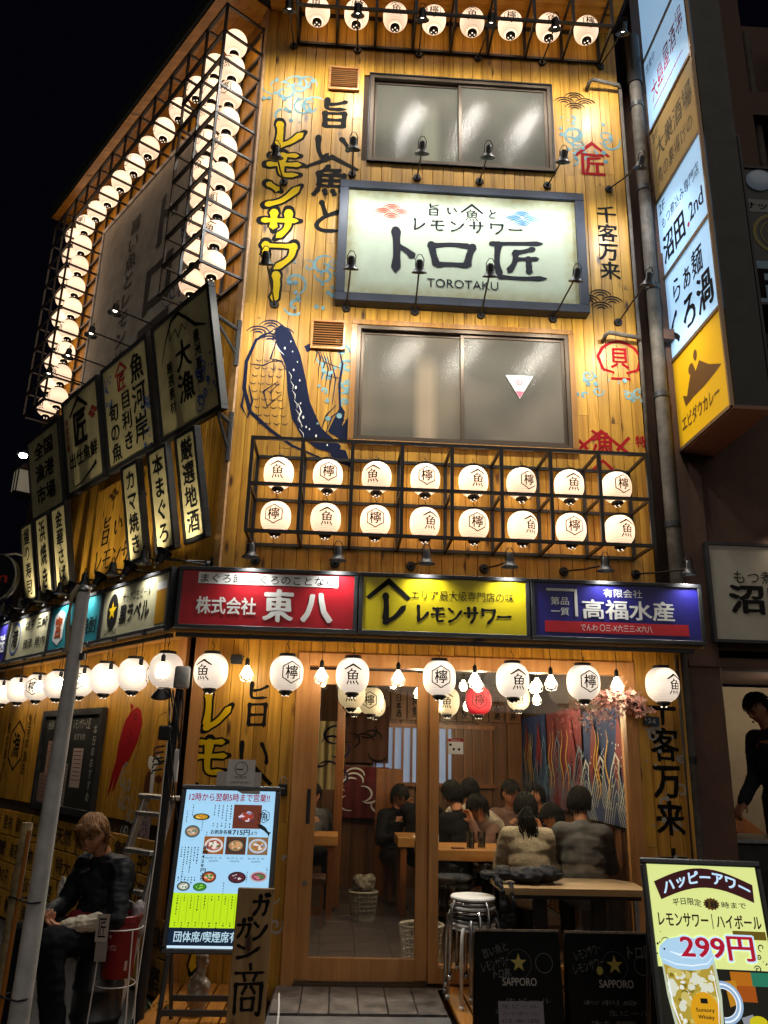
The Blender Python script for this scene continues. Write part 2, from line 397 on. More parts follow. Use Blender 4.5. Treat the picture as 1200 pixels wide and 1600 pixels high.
def seigaiha(mb, x, z, r, t, n=3, y=-.004):
    for cx, cz in ((0, .75), (-1, .15), (1, .15), (0, -.45)):
        for k in range(n):
            q = r*(1-k*.31)
            pts = [(x+cx*r*.98+q*math.cos(R(20+140*i/10)), z+cz*r+q*.75*math.sin(R(20+140*i/10))-r*.2) for i in range(11)]
            mb.ribbon(pts, t, y)
def spiral(mb, x, z, r, t, turns=1.6, y=-.004, dirn=1, a0=0):
    n = int(18*turns); pts = []
    for i in range(n+1):
        u = i/n; a = R(a0)+dirn*turns*2*math.pi*u; q = r*(1-.85*u); pts.append((x+q*math.cos(a), z+q*math.sin(a)))
    mb.ribbon(pts, t, y)
def cloud(mb, x, z, wd, h, n, seed, t=.03, y=-.004):
    q = random.Random(seed)
    for i in range(n):
        cx, cz = x+q.uniform(-.5, .5)*wd, z+q.uniform(-.5, .5)*h; r = q.uniform(.12, .3)*min(wd, h)
        spiral(mb, cx, cz, r, t*q.uniform(.6, 1.2), q.uniform(.8, 1.6), y-.0002*i, q.choice((-1, 1)), q.uniform(0, 360))
    for i in range(n*2):
        disc(mb, x+q.uniform(-.55, .55)*wd, z+q.uniform(-.55, .55)*h, q.uniform(.3, 1)*t, None, y-.0002*(n+i), 10)
# ---------------------------------------------------------------- bodies
_ICO = None
def ico():
    global _ICO
    if _ICO is None:
        bm = bmesh.new(); bmesh.ops.create_icosphere(bm, subdivisions=2, radius=1); bm.verts.index_update()
        _ICO = ([q.co.copy() for q in bm.verts], [[q.index for q in f.verts] for f in bm.faces]); bm.free()
    return _ICO
def chain(mb, *pr):
    """tapered limb through (point, radius) joints"""
    iv, jf = ico()
    for p, r in pr:
        p = Vector(p); rr = r if isinstance(r, (tuple, list)) else (r, r, r)
        mb.add([p+Vector((q.x*rr[0], q.y*rr[1], q.z*rr[2])) for q in iv], jf)
    for (p, r), (p2, r2) in zip(pr, pr[1:]):
        r = min(r) if isinstance(r, (tuple, list)) else r; r2 = min(r2) if isinstance(r2, (tuple, list)) else r2
        mb.cyl(p, p2, r, r2, 12)
def remesh(mb, name, material, voxel, parent, smooth=3, lump=0, lscale=9):
    me = mb.mesh(name, material); o = bpy.data.objects.new('tmp', me)
    md = o.modifiers.new('r', 'REMESH'); md.mode = 'VOXEL'; md.voxel_size = voxel
    if smooth: ms = o.modifiers.new('s', 'SMOOTH'); ms.factor = .5; ms.iterations = smooth
    m2 = evaluated(o)
    m2.name = name; bpy.data.objects.remove(o); bpy.data.meshes.remove(me)
    if lump:
        cs = [q.co.copy() for q in m2.vertices]; ns = [q.normal.copy() for q in m2.vertices]; out = []
        for c, nn in zip(cs, ns):
            k = noise.noise(c*lscale)+.5*noise.noise(c*lscale*2.3+Vector((5, 1, 2)))
            k2 = abs(noise.noise(Vector((c.x*lscale*.7, c.y*lscale*.7, c.z*lscale*2.2))))
            out += list(c + nn*lump*(k-1.1*k2))
        m2.vertices.foreach_set('co', out); m2.update()
    m2.materials.clear(); m2.materials.append(material); m2.shade_smooth()
    return link(name, m2, parent)
def head_fn(s=1.0, female=False):
    def fn(d):
        x, y, z = d.x, d.y, d.z
        r = Vector((x*.076, y*.096, z*.118))
        if z < -.05: r.x *= 1-.30*(-z)**1.2; r.y *= 1-.10*(-z)
        g = lambda cx, cz, sx, sz: math.exp(-((x-cx)/sx)**2-((z-cz)/sz)**2) if y < 0 else 0
        f = 0
        f += .024*g(0, -.16, .11, .15)+.010*g(0, .02, .07, .2)
        f -= .011*(g(-.38, .07, .2, .12)+g(.38, .07, .2, .12))
        f += .006*(g(-.38, .26, .28, .09)+g(.38, .26, .28, .09))
        f += .009*g(0, -.47, .22, .07)-.004*g(0, -.50, .2, .02)+.010*g(0, -.78, .22, .14)-.004*g(0, -.62, .3, .06)
        f += .005*(g(-.55, -.2, .2, .2)+g(.55, -.2, .2, .2))
        r.y -= f
        return r*s
    return fn
def rotz(v, a): return Vector((v[0]*math.cos(a)-v[1]*math.sin(a), v[0]*math.sin(a)+v[1]*math.cos(a), v[2]))
def add_head(mb, c, yaw, pitch=0, s=1.0, nu=48, nv=40):
    T = Matrix.Translation(Vector(c)) @ Matrix.Rotation(yaw, 4, 'Z') @ Matrix.Rotation(pitch, 4, 'X')
    mb.ell((0, 0, 0), 1, nu, nv, T, head_fn(s))
    for k in (-1, 1): mb.ell((k*.077*s, .008*s, -.008*s), (.009*s, .02*s, .032*s), 10, 8, T)
    return T
def add_hair(T, parent, material, s=1.0, n=800, length=.046, drop=-.34, fringe=.35, seed=1, wave=0, back=0, name='hair', thick=.0055):
    q = random.Random(seed); mb = MB()
    def ok(d): # covers scalp: all but face
        face = d.y < 0 and d.z < fringe+.25*abs(d.x)
        return (not face) and d.z > drop-.3*max(0, d.y)
    def cap(d):
        r = Vector((d.x*.087, d.y*.108, d.z*.129))*s
        if not ok(d): r *= .5
        r *= 1+.035*noise.noise(d*5+Vector((seed, 0, 0)))+.02*noise.noise(Vector((math.atan2(d.x, d.y)*9, d.z*2, seed)))
        return r
    mb.ell((0, 0, .004), 1, 32, 24, T, cap)
    c = 0
    while c < n:
        d = Vector((q.gauss(0, 1), q.gauss(0, 1), q.gauss(.3, 1))).normalized()
        if not ok(d): continue
        c += 1
        p = Vector((d.x*.085, d.y*.105, d.z*.127))*s
        crown = Vector((0, .35, .94)); t = (d-crown*.98*d.dot(crown)); t = t-d*t.dot(d)
        t = t.normalized() if t.length > .01 else Vector((1, 0, 0))
        l = length*q.uniform(.6, 1.2)*s; pts = []; rr = []
        for i in range(6):
            u = i/5
            w_ = wave*math.sin(u*5+seed+d.x*9)*d.cross(t)
            pp = p + t*l*u + d*(.010*math.sin(u*3.1)+.003)*s + w_*.02 + Vector((0, 0, -1))*(l*.55*u*u) + Vector((0, back*.05*u, 0))
            pts.append(T @ pp); rr.append(thick*s*(.9-.8*u**1.5)*q.uniform(.8, 1.1))
        mb.tube(pts, 0, 5, rr)
    return mb.obj(name, material, parent, smooth=True)
def hand(mb, wrist, dirn, palm_n, curl=.5, s=1.0, side=1, spread=.18):
    """palm, four unequal bent fingers, thumb from the palm's side"""
    w0 = Vector(wrist); d = Vector(dirn).normalized(); n = Vector(palm_n); n = (n-d*n.dot(d)).normalized(); a = d.cross(n)*side
    c = w0+d*.045*s
    for k in (-.028, -.010, .010, .027): chain(mb, (w0+a*k*.6*s, .017*s), (w0+d*.078*s+a*k*s, .0125*s))
    for k, ln in ((-.030, .072), (-.010, .082), (.010, .077), (.029, .060)):
        p = w0+d*.080*s+a*k*s; dd = (d+a*k*spread*20).normalized(); r = .0088*s; pr = [(p, r*1.1)]
        ang = 0
        for j, f in enumerate((.45, .32, .23)):
            ang += curl*(.55+.3*j); v = dd*math.cos(ang)+n*math.sin(ang); p = p+v*ln*f*s; r *= .9; pr.append((p, r))
        chain(mb, *pr)
    p = w0+d*.025*s-a*.026*s
    chain(mb, (p, .013*s), (p+(d*.5-a*.75+n*.35).normalized()*.034*s, .011*s), (p+(d*.5-a*.75+n*.35).normalized()*.034*s+(d*.85-a*.2+n*.5).normalized()*.032*s, .0085*s))
# ================================================================ ground
g = MB(); g.box(0, 0, -.25, 120, 120, .2); go = g.obj('street', mat('asphalt', (.035, .034, .033), .8, noise_amt=.5, noise_scale=30, bump=.5)); go['kind'] = 'structure'
# entrance tiles, concrete apron, wooden decks (ground level of the door sill is z = 0)
ap = MB(); ap.box(.19, -1.75, -.09, 1.12, 1.8, .12, b=.006); po = ap.obj('entrance_apron', M_conc); po['kind'] = 'structure'
M_tile = mat('stone_tile', (.17, .14, .12), .5, noise_amt=.85, noise_scale=7, bump=.6)
bed = MB(); bed.box(.19, -.53, -.10, 1.12, .62, .12); bo = bed.obj('entrance_step', mat('grout', (.05, .045, .04), .9)); bo['kind'] = 'structure'
tm = MB(); tm.box(0, 0, 0, .178, .288, .03, b=.004); tme = tm.mesh('tile', M_tile)
for i in range(6):
    for j in range(2): link('tile', tme, bo, loc=(-.27+i*.184, -.385-.294*j, -.034+rnd.uniform(-.001, .001)))
def deck(name, x0, x1, y0, y1, label):
    t = thing(name, label, 'deck', ((x0+x1)/2, (y0+y1)/2, -.15))
    n = int(round((x1-x0)/.112)); bmd = MB(); bmd.box(0, 0, 0, .104, y1-y0, .03, b=.004); me = bmd.mesh('board', M_deck)
    for i in range(n): link('board', me, t, loc=(x0+(i+.5)*(x1-x0)/n-(x0+x1)/2, 0, .122+rnd.uniform(-.0015, .0015)), rot=(0, 0, rnd.uniform(-.003, .003)))
    for yy in (y0+.1, (y0+y1)/2, y1-.1): j = MB(); j.box(0, yy-(y0+y1)/2, .05, x1-x0, .06, .10); j.obj('joist', M_brown, t)
deck('wooden_deck', .78, 2.72, -1.75, -.24, 'weathered boards of the wooden deck under the stools and blackboards')
deck('wooden_deck', -1.10, -.40, -2.3, -.24, 'boards of the wooden deck under the blue lit menu board')
# ================================================================ restaurant
B = thing('restaurant_building', 'three storey timber clad restaurant building covered in lit signs and paper lanterns', 'building')
ZT = 8.84                      # underside of the eaves
# corner geometry: interior angle 180-51.9 between the two fronts
def fquad(mb, fr, x0, x1, z0, z1, d, t):
    a = [fr.p(x0, d, 0), fr.p(x1, d, 0), fr.p(x1, d-t, 0), fr.p(x0, d-t, 0)]
    vs = [(p.x, p.y, z) for z in (z0, z1) for p in a]
    mb.add(vs, [(0, 1, 5, 4), (1, 2, 6, 5), (2, 3, 7, 6), (3, 0, 4, 7), (4, 5, 6, 7), (3, 2, 1, 0)])
M_back = mat('dark_sheathing', (.05, .025, .01), .8)
W2 = (.02, 1.95, 4.10, 5.22); W3 = (.06, 1.89, 7.03, 8.08)
mb = MB()
def wall_with_holes(mb, fr, x0, x1, z0, z1, d, t, holes):
    zs = sorted({z0, z1} | {h[2] for h in holes} | {h[3] for h in holes})
    for a, b in zip(zs, zs[1:]):
        hs = sorted([(h[0], h[1]) for h in holes if h[2] < (a+b)/2 < h[3]]); x = x0
        for h0, h1 in hs: fquad(mb, fr, x, h0, a, b, d, t); x = h1
        fquad(mb, fr, x, x1, a, b, d, t)
wall_with_holes(mb, FF, -1.0, 2.60, 2.42, ZT+.3, -.016, .12, [W2, W3])
wall_with_holes(mb, FL, -5.6, 0, 2.42, ZT+.3, -.016, .12, [])
mb.obj('wall', M_back, B)
mb = MB()   # ground floor of the side front, and pieces beside the glazing
GX = -1.01-.487*.22
fquad(mb, FL, -5.6, -.12, -.15, 2.5, .204, .12)
wall_with_holes(mb, FF, GX+.02, 2.66, -.15, 2.5, .204, .12, [(-.335, 2.275, -.15, 2.24)])
mb.obj('lower_wall', M_back, B)
# planks
pk = MB()
def plank_mesh(m):
    q = MB(); c = .022
    q.add([(-.5, .5, -.5), (.5, .5, -.5), (.5, .5, .5), (-.5, .5, .5), (-.5, -.2, -.5), (.5, -.2, -.5), (.5, -.2, .5), (-.5, -.2, .5),
           (-.5+c, -.5, -.5), (.5-c, -.5, -.5), (.5-c, -.5, .5), (-.5+c, -.5, .5)],
          [(8, 9, 10, 11), (4, 8, 11, 7), (9, 5, 6, 10), (0, 4, 7, 3), (5, 1, 2, 6), (3, 7, 11, 10, 6, 2), (1, 5, 9, 8, 4, 0)])
    return q.mesh('plank', m)
PLK = plank_mesh(M_wall); PLS = plank_mesh(M_soff)
def planks(fr, x0, x1, z0, z1, d, holes=(), pitch=.1, lo=1.7, hi=3.2, parent=None, name='plank', me=None):
    n = int(round((x1-x0)/pitch)); w_ = (x1-x0)/n
    for i in range(n):
        x = x0+(i+.5)*w_; spans = [(z0, z1)]
        for h in holes:
            if h[0]-w_*.5 < x < h[1]+w_*.5:
                ns = []
                for a, b in spans:
                    if h[2] > a: ns.append((a, min(b, h[2])))
                    if h[3] < b: ns.append((max(a, h[3]), b))
                spans = [s for s in ns if s[1]-s[0] > .02]
        for a, b in spans:
            z = a; first = True
            while z < b-.01:
                L_ = rnd.uniform(lo, hi) if not first else rnd.uniform(lo*.5, hi); first = False
                e = b if b-(z+L_) < .5 else z+L_
                p = fr.p(x, d-.008+rnd.uniform(-.0012, .0012), 0)
                link(name, me or PLK, parent or B, loc=(p.x, p.y, (z+e)/2), rot=(0, 0, fr.rz), scale=(w_-.0018, .018, e-z-.002))
                z = e
planks(FF, -1.01, 2.60, 2.75, ZT, 0, [W2, W3])
planks(FF, GX+.09, -.335, -.12, 2.42, .222); planks(FF, 2.275, 2.66, -.12, 2.42, .222)
planks(FF, -.335, 2.275, 2.24, 2.42, .222)
planks(FL, -4.95, 0, 2.75, ZT, 0, [(-3.95, -.95, 4.6, 8.25)], pitch=.1, lo=3, hi=6)
planks(FL, -4.95, -.16, .95, 2.42, .222, pitch=.155, lo=2, hi=3)
# corner posts
cp = MB(); p = FL.p(0, .11, 0)
cp.box(GX+.045, -.225, 1.15, .09, .03, 2.54, b=.003)
q = FL.p(-.07, .225, 0); cp.box(0, 0, 0, .14, .03, 2.54, T=Matrix.Translation((q.x, q.y, 1.15)) @ Matrix.Rotation(-AZ, 4, 'Z'))
cp.obj('corner_post', M_frame, B)
cp = MB(); q = FL.p(-.055, .012, 0)
cp.box(0, 0, 0, .10, .024, ZT-2.8, T=Matrix.Translation((q.x, q.y, (ZT+2.8)/2)) @ Matrix.Rotation(-AZ, 4, 'Z'))
cp.obj('corner_board', mat('pale_trim', lin('#b78f62'), .5, noise_amt=.4, noise_scale=18, bump=.1), B)
# eaves: soffit boards and dark roof edge
DS = .50
def soff(fr, x0, x1, d0, d1):
    n = max(1, int(round((d1-d0)/.1)))
    for i in range(n):
        L_ = x1-x0; k = max(1, int(L_/1.8)); 
        for j in range(k):
            p = fr.p(x0+(j+.5)*L_/k, d0+(i+.5)*(d1-d0)/n, ZT+.01)
            link('soffit_board', PLS, B, loc=p, rot=(R(90), 0, fr.rz), scale=(L_/k-.004, .018, (d1-d0)/n-.003))
rf = MB()
c0 = -1.01-.487*DS
soff(FF, -1.0, 2.58, 0, DS)
soff(FL, -5.0, 0.0, 0, DS-.02)
M_roof = mat('roof_edge', (.006, .006, .007), .8)
a = [FF.p(c0-.0, DS+.02, 0), FF.p(2.62, DS+.02, 0), FF.p(2.62, -3, 0), FL.p(-5.05, -3, 0), FL.p(-5.05, DS+.0, 0)]
vs = [(p.x, p.y, z) for z in (ZT+.022, ZT+.22) for p in a]
rf.add(vs, [(4, 3, 2, 1, 0), (5, 6, 7, 8, 9)]+[(i, (i+1) % 5, 5+(i+1) % 5, 5+i) for i in range(5)])
rf.obj('roof', M_roof, B)
ts = MB(); ts.box(0, 0, 0, .1, .1, .1); 
# ---- upper windows
def frosted(name, warm, band, seed):
    m = mat(name, (.085, .082, .07), .20, spec=.16); nt = m.node_tree; N = nt.nodes; Lk = nt.links; b = N['Principled BSDF']
    tc = N.new('ShaderNodeTexCoord'); 
    mp = N.new('ShaderNodeMapping'); mp.inputs['Rotation'].default_value = (0, R(45), 0); mp.inputs['Scale'].default_value = (34, 34, 34)
    Lk.new(tc.outputs['Object'], mp.inputs[0])
    ck = N.new('ShaderNodeTexWave'); ck.inputs['Scale'].default_value = .5; ck.inputs['Distortion'].default_value = 1.5; Lk.new(mp.outputs[0], ck.inputs[0])
    n = N.new('ShaderNodeTexNoise'); n.inputs['Scale'].default_value = 60; Lk.new(tc.outputs['Object'], n.inputs[0])
    ckm = N.new('ShaderNodeMath'); ckm.operation = 'MULTIPLY'; ckm.inputs[1].default_value = .35; Lk.new(ck.outputs['Fac'], ckm.inputs[0])
    ad = N.new('ShaderNodeMath'); ad.operation = 'ADD'; Lk.new(ckm.outputs[0], ad.inputs[0]); Lk.new(n.outputs['Fac'], ad.inputs[1])
    bu = N.new('ShaderNodeBump'); bu.inputs['Strength'].default_value = .45; bu.inputs['Distance'].default_value = .004
    Lk.new(ad.outputs[0], bu.inputs['Height']); Lk.new(bu.outputs[0], b.inputs['Normal'])
    # room light seen through the frosted glass: a curtain edge and soft lamps
    n2 = N.new('ShaderNodeTexNoise'); n2.inputs['Scale'].default_value = 1.6; n2.inputs['Detail'].default_value = 1
    mo = N.new('ShaderNodeVectorMath'); mo.operation = 'ADD'; mo.inputs[1].default_value = (seed, 0, seed*2); Lk.new(tc.outputs['Object'], mo.inputs[0]); Lk.new(mo.outputs[0], n2.inputs[0])
    mr = N.new('ShaderNodeMapRange'); mr.inputs[1].default_value = .40; mr.inputs[2].default_value = .75; mr.inputs[3].default_value = .07; mr.inputs[4].default_value = .50; Lk.new(n2.outputs['Fac'], mr.inputs[0])
    sx = N.new('ShaderNodeSeparateXYZ'); Lk.new(tc.outputs['Object'], sx.inputs[0])
    s1 = N.new('ShaderNodeMath'); s1.operation = 'SUBTRACT'; s1.inputs[1].default_value = band; Lk.new(sx.outputs[0], s1.inputs[0])
    s2 = N.new('ShaderNodeMath'); s2.operation = 'ABSOLUTE'; Lk.new(s1.outputs[0], s2.inputs[0])
    s3 = N.new('ShaderNodeMapRange'); s3.inputs[1].default_value = .04; s3.inputs[2].default_value = .12; s3.inputs[3].default_value = .55; s3.inputs[4].default_value = 0; Lk.new(s2.outputs[0], s3.inputs[0])
    zz = N.new('ShaderNodeMapRange'); zz.inputs[1].default_value = .15; zz.inputs[2].default_value = .35; zz.inputs[3].default_value = 1; zz.inputs[4].default_value = 0; Lk.new(sx.outputs[2], zz.inputs[0])
    m3 = N.new('ShaderNodeMath'); m3.operation = 'MULTIPLY'; Lk.new(s3.outputs[0], m3.inputs[0]); Lk.new(zz.outputs[0], m3.inputs[1])
    a2 = N.new('ShaderNodeMath'); a2.operation = 'ADD'; Lk.new(mr.outputs[0], a2.inputs[0]); Lk.new(m3.outputs[0], a2.inputs[1])
    b.inputs['Emission Color'].default_value = lin(warm); Lk.new(a2.outputs[0], b.inputs['Emission Strength'])
    return m
M_alu = mat('bronze_aluminium', (.10, .075, .055), .38, metal=.6)
M_wtrim = wood('window_trim', '#8a5a24', '#b07e3c', knots=False)
def window(W, mA, mB_, trimm, u=.05):
    x0, x1, z0, z1 = W; cx = (x0+x1)/2; o = MB()
    f = MB(); t = .035
    for (x, z, sx, sz) in ((cx, z0+t/2, x1-x0, t), (cx, z1-t/2, x1-x0, t), (x0+t/2, (z0+z1)/2, t, z1-z0-2*t), (x1-t/2, (z0+z1)/2, t, z1-z0-2*t)): f.box(x, .03, z, sx, .09, sz)
    fo = f.obj('window', M_alu, B)
    s = MB(); w_ = (x1-x0-2*t)/2
    for i, (y, cxx) in enumerate(((.045, cx-w_/2+.012), (.022, cx+w_/2-.012))):
        s = MB(); h = z1-z0-2*t; b = .028
        for (x, z, sx, sz) in ((cxx, z0+t+b/2, w_+.02, b), (cxx, z1-t-b/2, w_+.02, b), (cxx-w_/2+.004, (z0+z1)/2, b, h-2*b), (cxx+w_/2-.004, (z0+z1)/2, b, h-2*b)): s.box(x, y, z, sx, .02, sz)
        s.obj('sash', M_alu, fo)
        gl = MB(); gl.box(0, 0, 0, w_-.03, .005, h-.05); link('pane', gl.mesh('pane', (mA, mB_)[i]), fo, loc=(cxx, y+.002, (z0+z1)/2))
    tr = MB()
    for (x, z, sx, sz) in ((cx, z1+u/2, x1-x0+2*u, u), (x0-u/2, (z0+z1)/2, u, z1-z0), (x1+u/2, (z0+z1)/2, u, z1-z0), (cx, z0-u*.4, x1-x0+2*u, u*.8)): tr.box(x, -.013, z, sx, .028, sz, b=.003)
    tr.obj('trim', trimm, fo)
window(W2, frosted('frosted_pane', '#b89a76', .12, 1.3), frosted('frosted_pane_b', '#a89078', 4, 5.3), M_wtrim)
window(W3, frosted('frosted_pane_c', '#8a8a70', .12, 2.9), frosted('frosted_pane_d', '#7a7a66', 4, 8.1), M_black, .018)
# sticker on the right lower pane
st = MB(); st.poly([(1.37, 4.80), (1.62, 4.80), (1.495, 4.57)], .012, .002); so = st.obj('window_sticker', M_white)
tag(so, 'small white triangular sticker on the lower right frosted pane', 'sticker')
st = MB(); spiral(st, 1.495, 4.73, .035, .008, 2, .010); st.poly([(1.455, 4.645), (1.535, 4.645), (1.495, 4.58)], .0105); st.obj('lettering', mat('pink_print', lin('#c0607a'), .5), so)
# louvre vents
M_vent = wood('vent_wood', '#a06a34', '#c8925a', knots=False, axis='x')
def vent(x, z, label):
    t = thing('louvre_vent', label, 'vent', (x, -.002, z), group='wooden wall vents')
    f = MB(); 
    for (a, b, sx, sz) in ((0, .135, .31, .022), (0, -.135, .31, .022), (-.145, 0, .02, .25), (.145, 0, .02, .25)): f.box(a, -.014, b, sx, .028, sz, b=.002)
    f.obj('frame', M_vent, t); k = MB(); k.box(0, .001, 0, .28, .004, .25); k.obj('backing', M_black, t)
    s = MB(); s.box(0, 0, 0, .272, .022, .006); sm = s.mesh('slat', M_vent)
    for i in range(10): link('slat', sm, t, loc=(0, -.012, -.108+i*.024), rot=(R(35), 0, 0))
vent(-.21, 8.0, 'slatted wooden vent beside the top window'); vent(-.24, 5.10, 'slatted wooden vent beside the middle window')
# ================================================================ murals (flat print on the boards)
def mural(name, label, fr, x, z, d, parts, cat='mural', group=None):
    t = thing(name, label, cat, fr.p(x, d, z), (0, 0, fr.rz), group)
    for nm, mb_, m in parts: mb_.obj(nm, m, t)
    return t
Y = -.003
k = MB(); bv(k, '旨い魚と', 0, .82, -.80, .38, .062, Y)
kr = MB(); roofmark(kr, .0, -.03, .54, .16, .045, Y-.001)
mural('painted_lettering', 'large black brush lettering painted down the boards beside the top window', FF, -.29, 6.95, 0, [('lettering', k, M_ink), ('roof_mark', kr, M_ink)], 'lettering')
k1 = MB(); bv(k1, 'レモンサワー', 0, 1.02, -1.02, .34, .078, Y, .042); k2 = MB(); bv(k2, 'レモンサワー', 0, 1.02, -1.02, .34, .078, Y-.003)
mural('painted_lettering', 'large yellow lettering with black outline painted down the left edge', FF, -.74, 6.41, 0, [('outline', k1, M_ink), ('lettering', k2, M_yel)], 'lettering')
for (x, z, a, b, n, sd, m, lb) in ((-.72, 7.68, .5, .55, 9, 1, M_sky, 'pale blue cloud swirls painted left of the top window'), (-.42, 5.62, .45, .5, 7, 2, M_sky, 'pale blue swirls painted under the big sign left end'), (-.16, 4.66, .26, .78, 8, 3, M_sky, 'pale blue wave painted along the fish tail'),
      (2.22, 7.42, .5, .55, 9, 4, M_sky, 'grey blue swirls painted around the red mark'), (2.29, 4.72, .6, .22, 8, 5, M_sky, 'blue wave crest painted under the red shell mark')):
    c = MB(); cloud(c, 0, 0, a, b, n, sd, .026, -.0015); mural('painted_swirls', lb, FF, x, z, 0, [('brushwork', c, m)])
for (x, z, lb) in ((-.76, 5.08, 'navy scale pattern painted above the fish'), (2.14, 7.88, 'black scale pattern painted by the top window'), (2.28, 5.58, 'black scale pattern painted beside the big sign')):
    c = MB(); seigaiha(c, 0, 0, .11, .016, 3, Y); mural('painted_wave_scales', lb, FF, x, z, 0, [('brushwork', c, M_navyink if x < 0 else M_ink)])
k = MB(); roofmark(k, 0, .02, .36, .17, .04, Y); htext(k, '匠', -.12, -.22, .12, .04, .03, Y, brush=.03)
mural('painted_mark', 'red roof mark and character painted right of the top window', FF, 2.29, 7.24, 0, [('lettering', k, M_red)])
k = MB(); vtext(k, '千客万来', 0, .42, -.42, .20, .035, Y, brush=.04)
mural('painted_lettering', 'four black characters painted down the boards right of the big sign', FF, 2.39, 6.25, 0, [('lettering', k, M_ink)], 'lettering')
k = MB(); htext(k, '貝', -.09, -.09, .09, .12, .03, Y, brush=.03)
sh = [(-.16, -.1), (-.2, .03), (-.15, .12), (-.08, .17), (0, .19), (.08, .17), (.15, .12), (.2, .03), (.16, -.1)]
k.ribbon(sh, .028, Y, False); k.ribbon([(-.16, -.1), (-.06, -.13), (-.09, -.19), (.09, -.19), (.06, -.13), (.16, -.1)], .026, Y-.0005, False)
mural('painted_mark', 'red shell outline with a character painted near the drainpipe', FF, 2.42, 5.0, 0, [('lettering', k, M_red)])
k = MB(); htext(k, '漁', -.1, -.1, .1, .13, .03, Y, brush=.03)
k.ribbon([(-.25, -.1), (0, .12), (.25, -.1)], .03, Y-.0005, False); k.ribbon([(-.25, .07), (-.13, -.06)], .028, Y, False); k.ribbon([(.25, .07), (.13, -.06)], .028, Y, False); k.ribbon([(-.1, -.26), (0, -.16), (.1, -.26)], .03, Y, False)
htext(k, '特', .30, -.02, .40, .09, .03, Y)
mural('painted_mark', 'red crossed mark with a character painted above the lantern rack', FF, 2.21, 4.17, 0, [('lettering', k, M_red)])
# big tuna
t = MB(); body = [(-.22, .52), (-.16, .57), (-.08, .50), (.02, .28), (.08, .05), (.13, -.18), (.24, -.42), (.42, -.58), (.40, -.66), (.22, -.62), (.08, -.52), (-.02, -.34), (-.07, -.1), (-.10, .15), (-.20, .38)]
t.poly(body, Y-.001)
t.poly([(.05, .36), (.18, .44), (.34, .40), (.40, .34), (.36, .36), (.2, .40), (.08, .30)], Y-.0015); t.ribbon([(.36, .36), (.40, .2), (.38, 0), (.40, -.3), (.36, -.42)], .02, Y-.001)
t.ribbon([(.22, .22), (.38, .16)], .02, Y-.001); t.ribbon([(.26, .08), (.38, .06)], .02, Y-.001)
t.ribbon([(-.24, .50), (-.38, .40), (-.45, .18), (-.45, -.08), (-.38, -.30), (-.2, -.46), (0, -.60), (.25, -.70)], .034, Y-.0005)
t.ribbon([(-.2, .40), (-.24, .22), (-.14, .20), (-.1, .12)], .018, Y-.001); t.ribbon([(-.44, -.05), (-.46, -.25), (-.40, -.36), (-.37, -.2), (-.41, -.05)], .022, Y-.0015)
t.ribbon([(-.42, .16), (-.30, .15), (-.18, .22)], .014, Y-.001)
t.poly([(.30, -.45), (.40, -.2), (.44, -.26), (.42, -.4), (.52, -.22), (.50, -.38), (.46, -.55)], Y-.0016); t.poly([(.3, -.6), (.46, -.62), (.52, -.78), (.36, -.72)], Y-.0018)
for i in range(7): t.ribbon([(-.20+i*.004, .56-i*.03), (-.27+i*.006, .60-i*.035)], .012, Y-.001)
ring(t, -.205, .445, .03, .010, Y-.002)
for i in range(9):      # belly scales and fin rays
    for j in range(4):
        cx, cz = -.34+.07*j-.012*i+.03*max(0, i-3), .22-.075*i
        if cx < -.12+.02*i: t.ribbon([(cx+.028*math.cos(R(200+140*a/6)), cz+.028*math.sin(R(200+140*a/6))) for a in range(7)], .007, Y-.0003)
for i in range(6): t.ribbon([(.12+.03*i, .38-.01*i), (.17+.035*i, .30-.05*i), (.15+.035*i, .20-.08*i)], .012, Y-.0004)
for i in range(5): t.ribbon([(.24+.045*i, -.44-.02*i), (.28+.05*i, -.30-.01*i), (.36+.04*i, -.20-.05*i)], .014, Y-.0004)
t.ribbon([(-.16, .0), (-.28, -.10), (-.24, -.24), (-.12, -.12)], .016, Y-.0012); t.ribbon([(-.15, -.02), (-.22, -.10), (-.20, -.18)], .010, Y-.0013)
e = MB(); 
for (x, z, r_) in ((-.12, .33, .008), (-.03, .12, .007), (.0, -.05, .009), (.05, -.2, .006), (.08, -.33, .009), (.14, -.44, .006), (.0, .2, .005), (.11, -.42, .007), (.2, -.5, .008), (.3, -.58, .006), (-.05, .3, .005), (.03, .02, .006), (-.07, .4, .005)): disc(e, x, z, r_, r_*1.8, Y-.003, 8)
for i in range(7): e.ribbon([(-.07+.02*i, .1-.09*i), (-.045+.022*i, .06-.09*i), (-.05+.024*i, .02-.09*i)], .006, Y-.003)
e.ribbon([(.03, -.2), (.06, -.28), (.04, -.34), (.08, -.42)], .012, Y-.003); e.ribbon([(-.2, .36), (-.16, .30), (-.12, .26)], .008, Y-.003)
mural('painted_fish', 'big navy tuna painted on the boards left of the middle window', FF, -.50, 4.62, 0, [('fish', t, M_navyink), ('highlights', e, M_white)], 'mural')
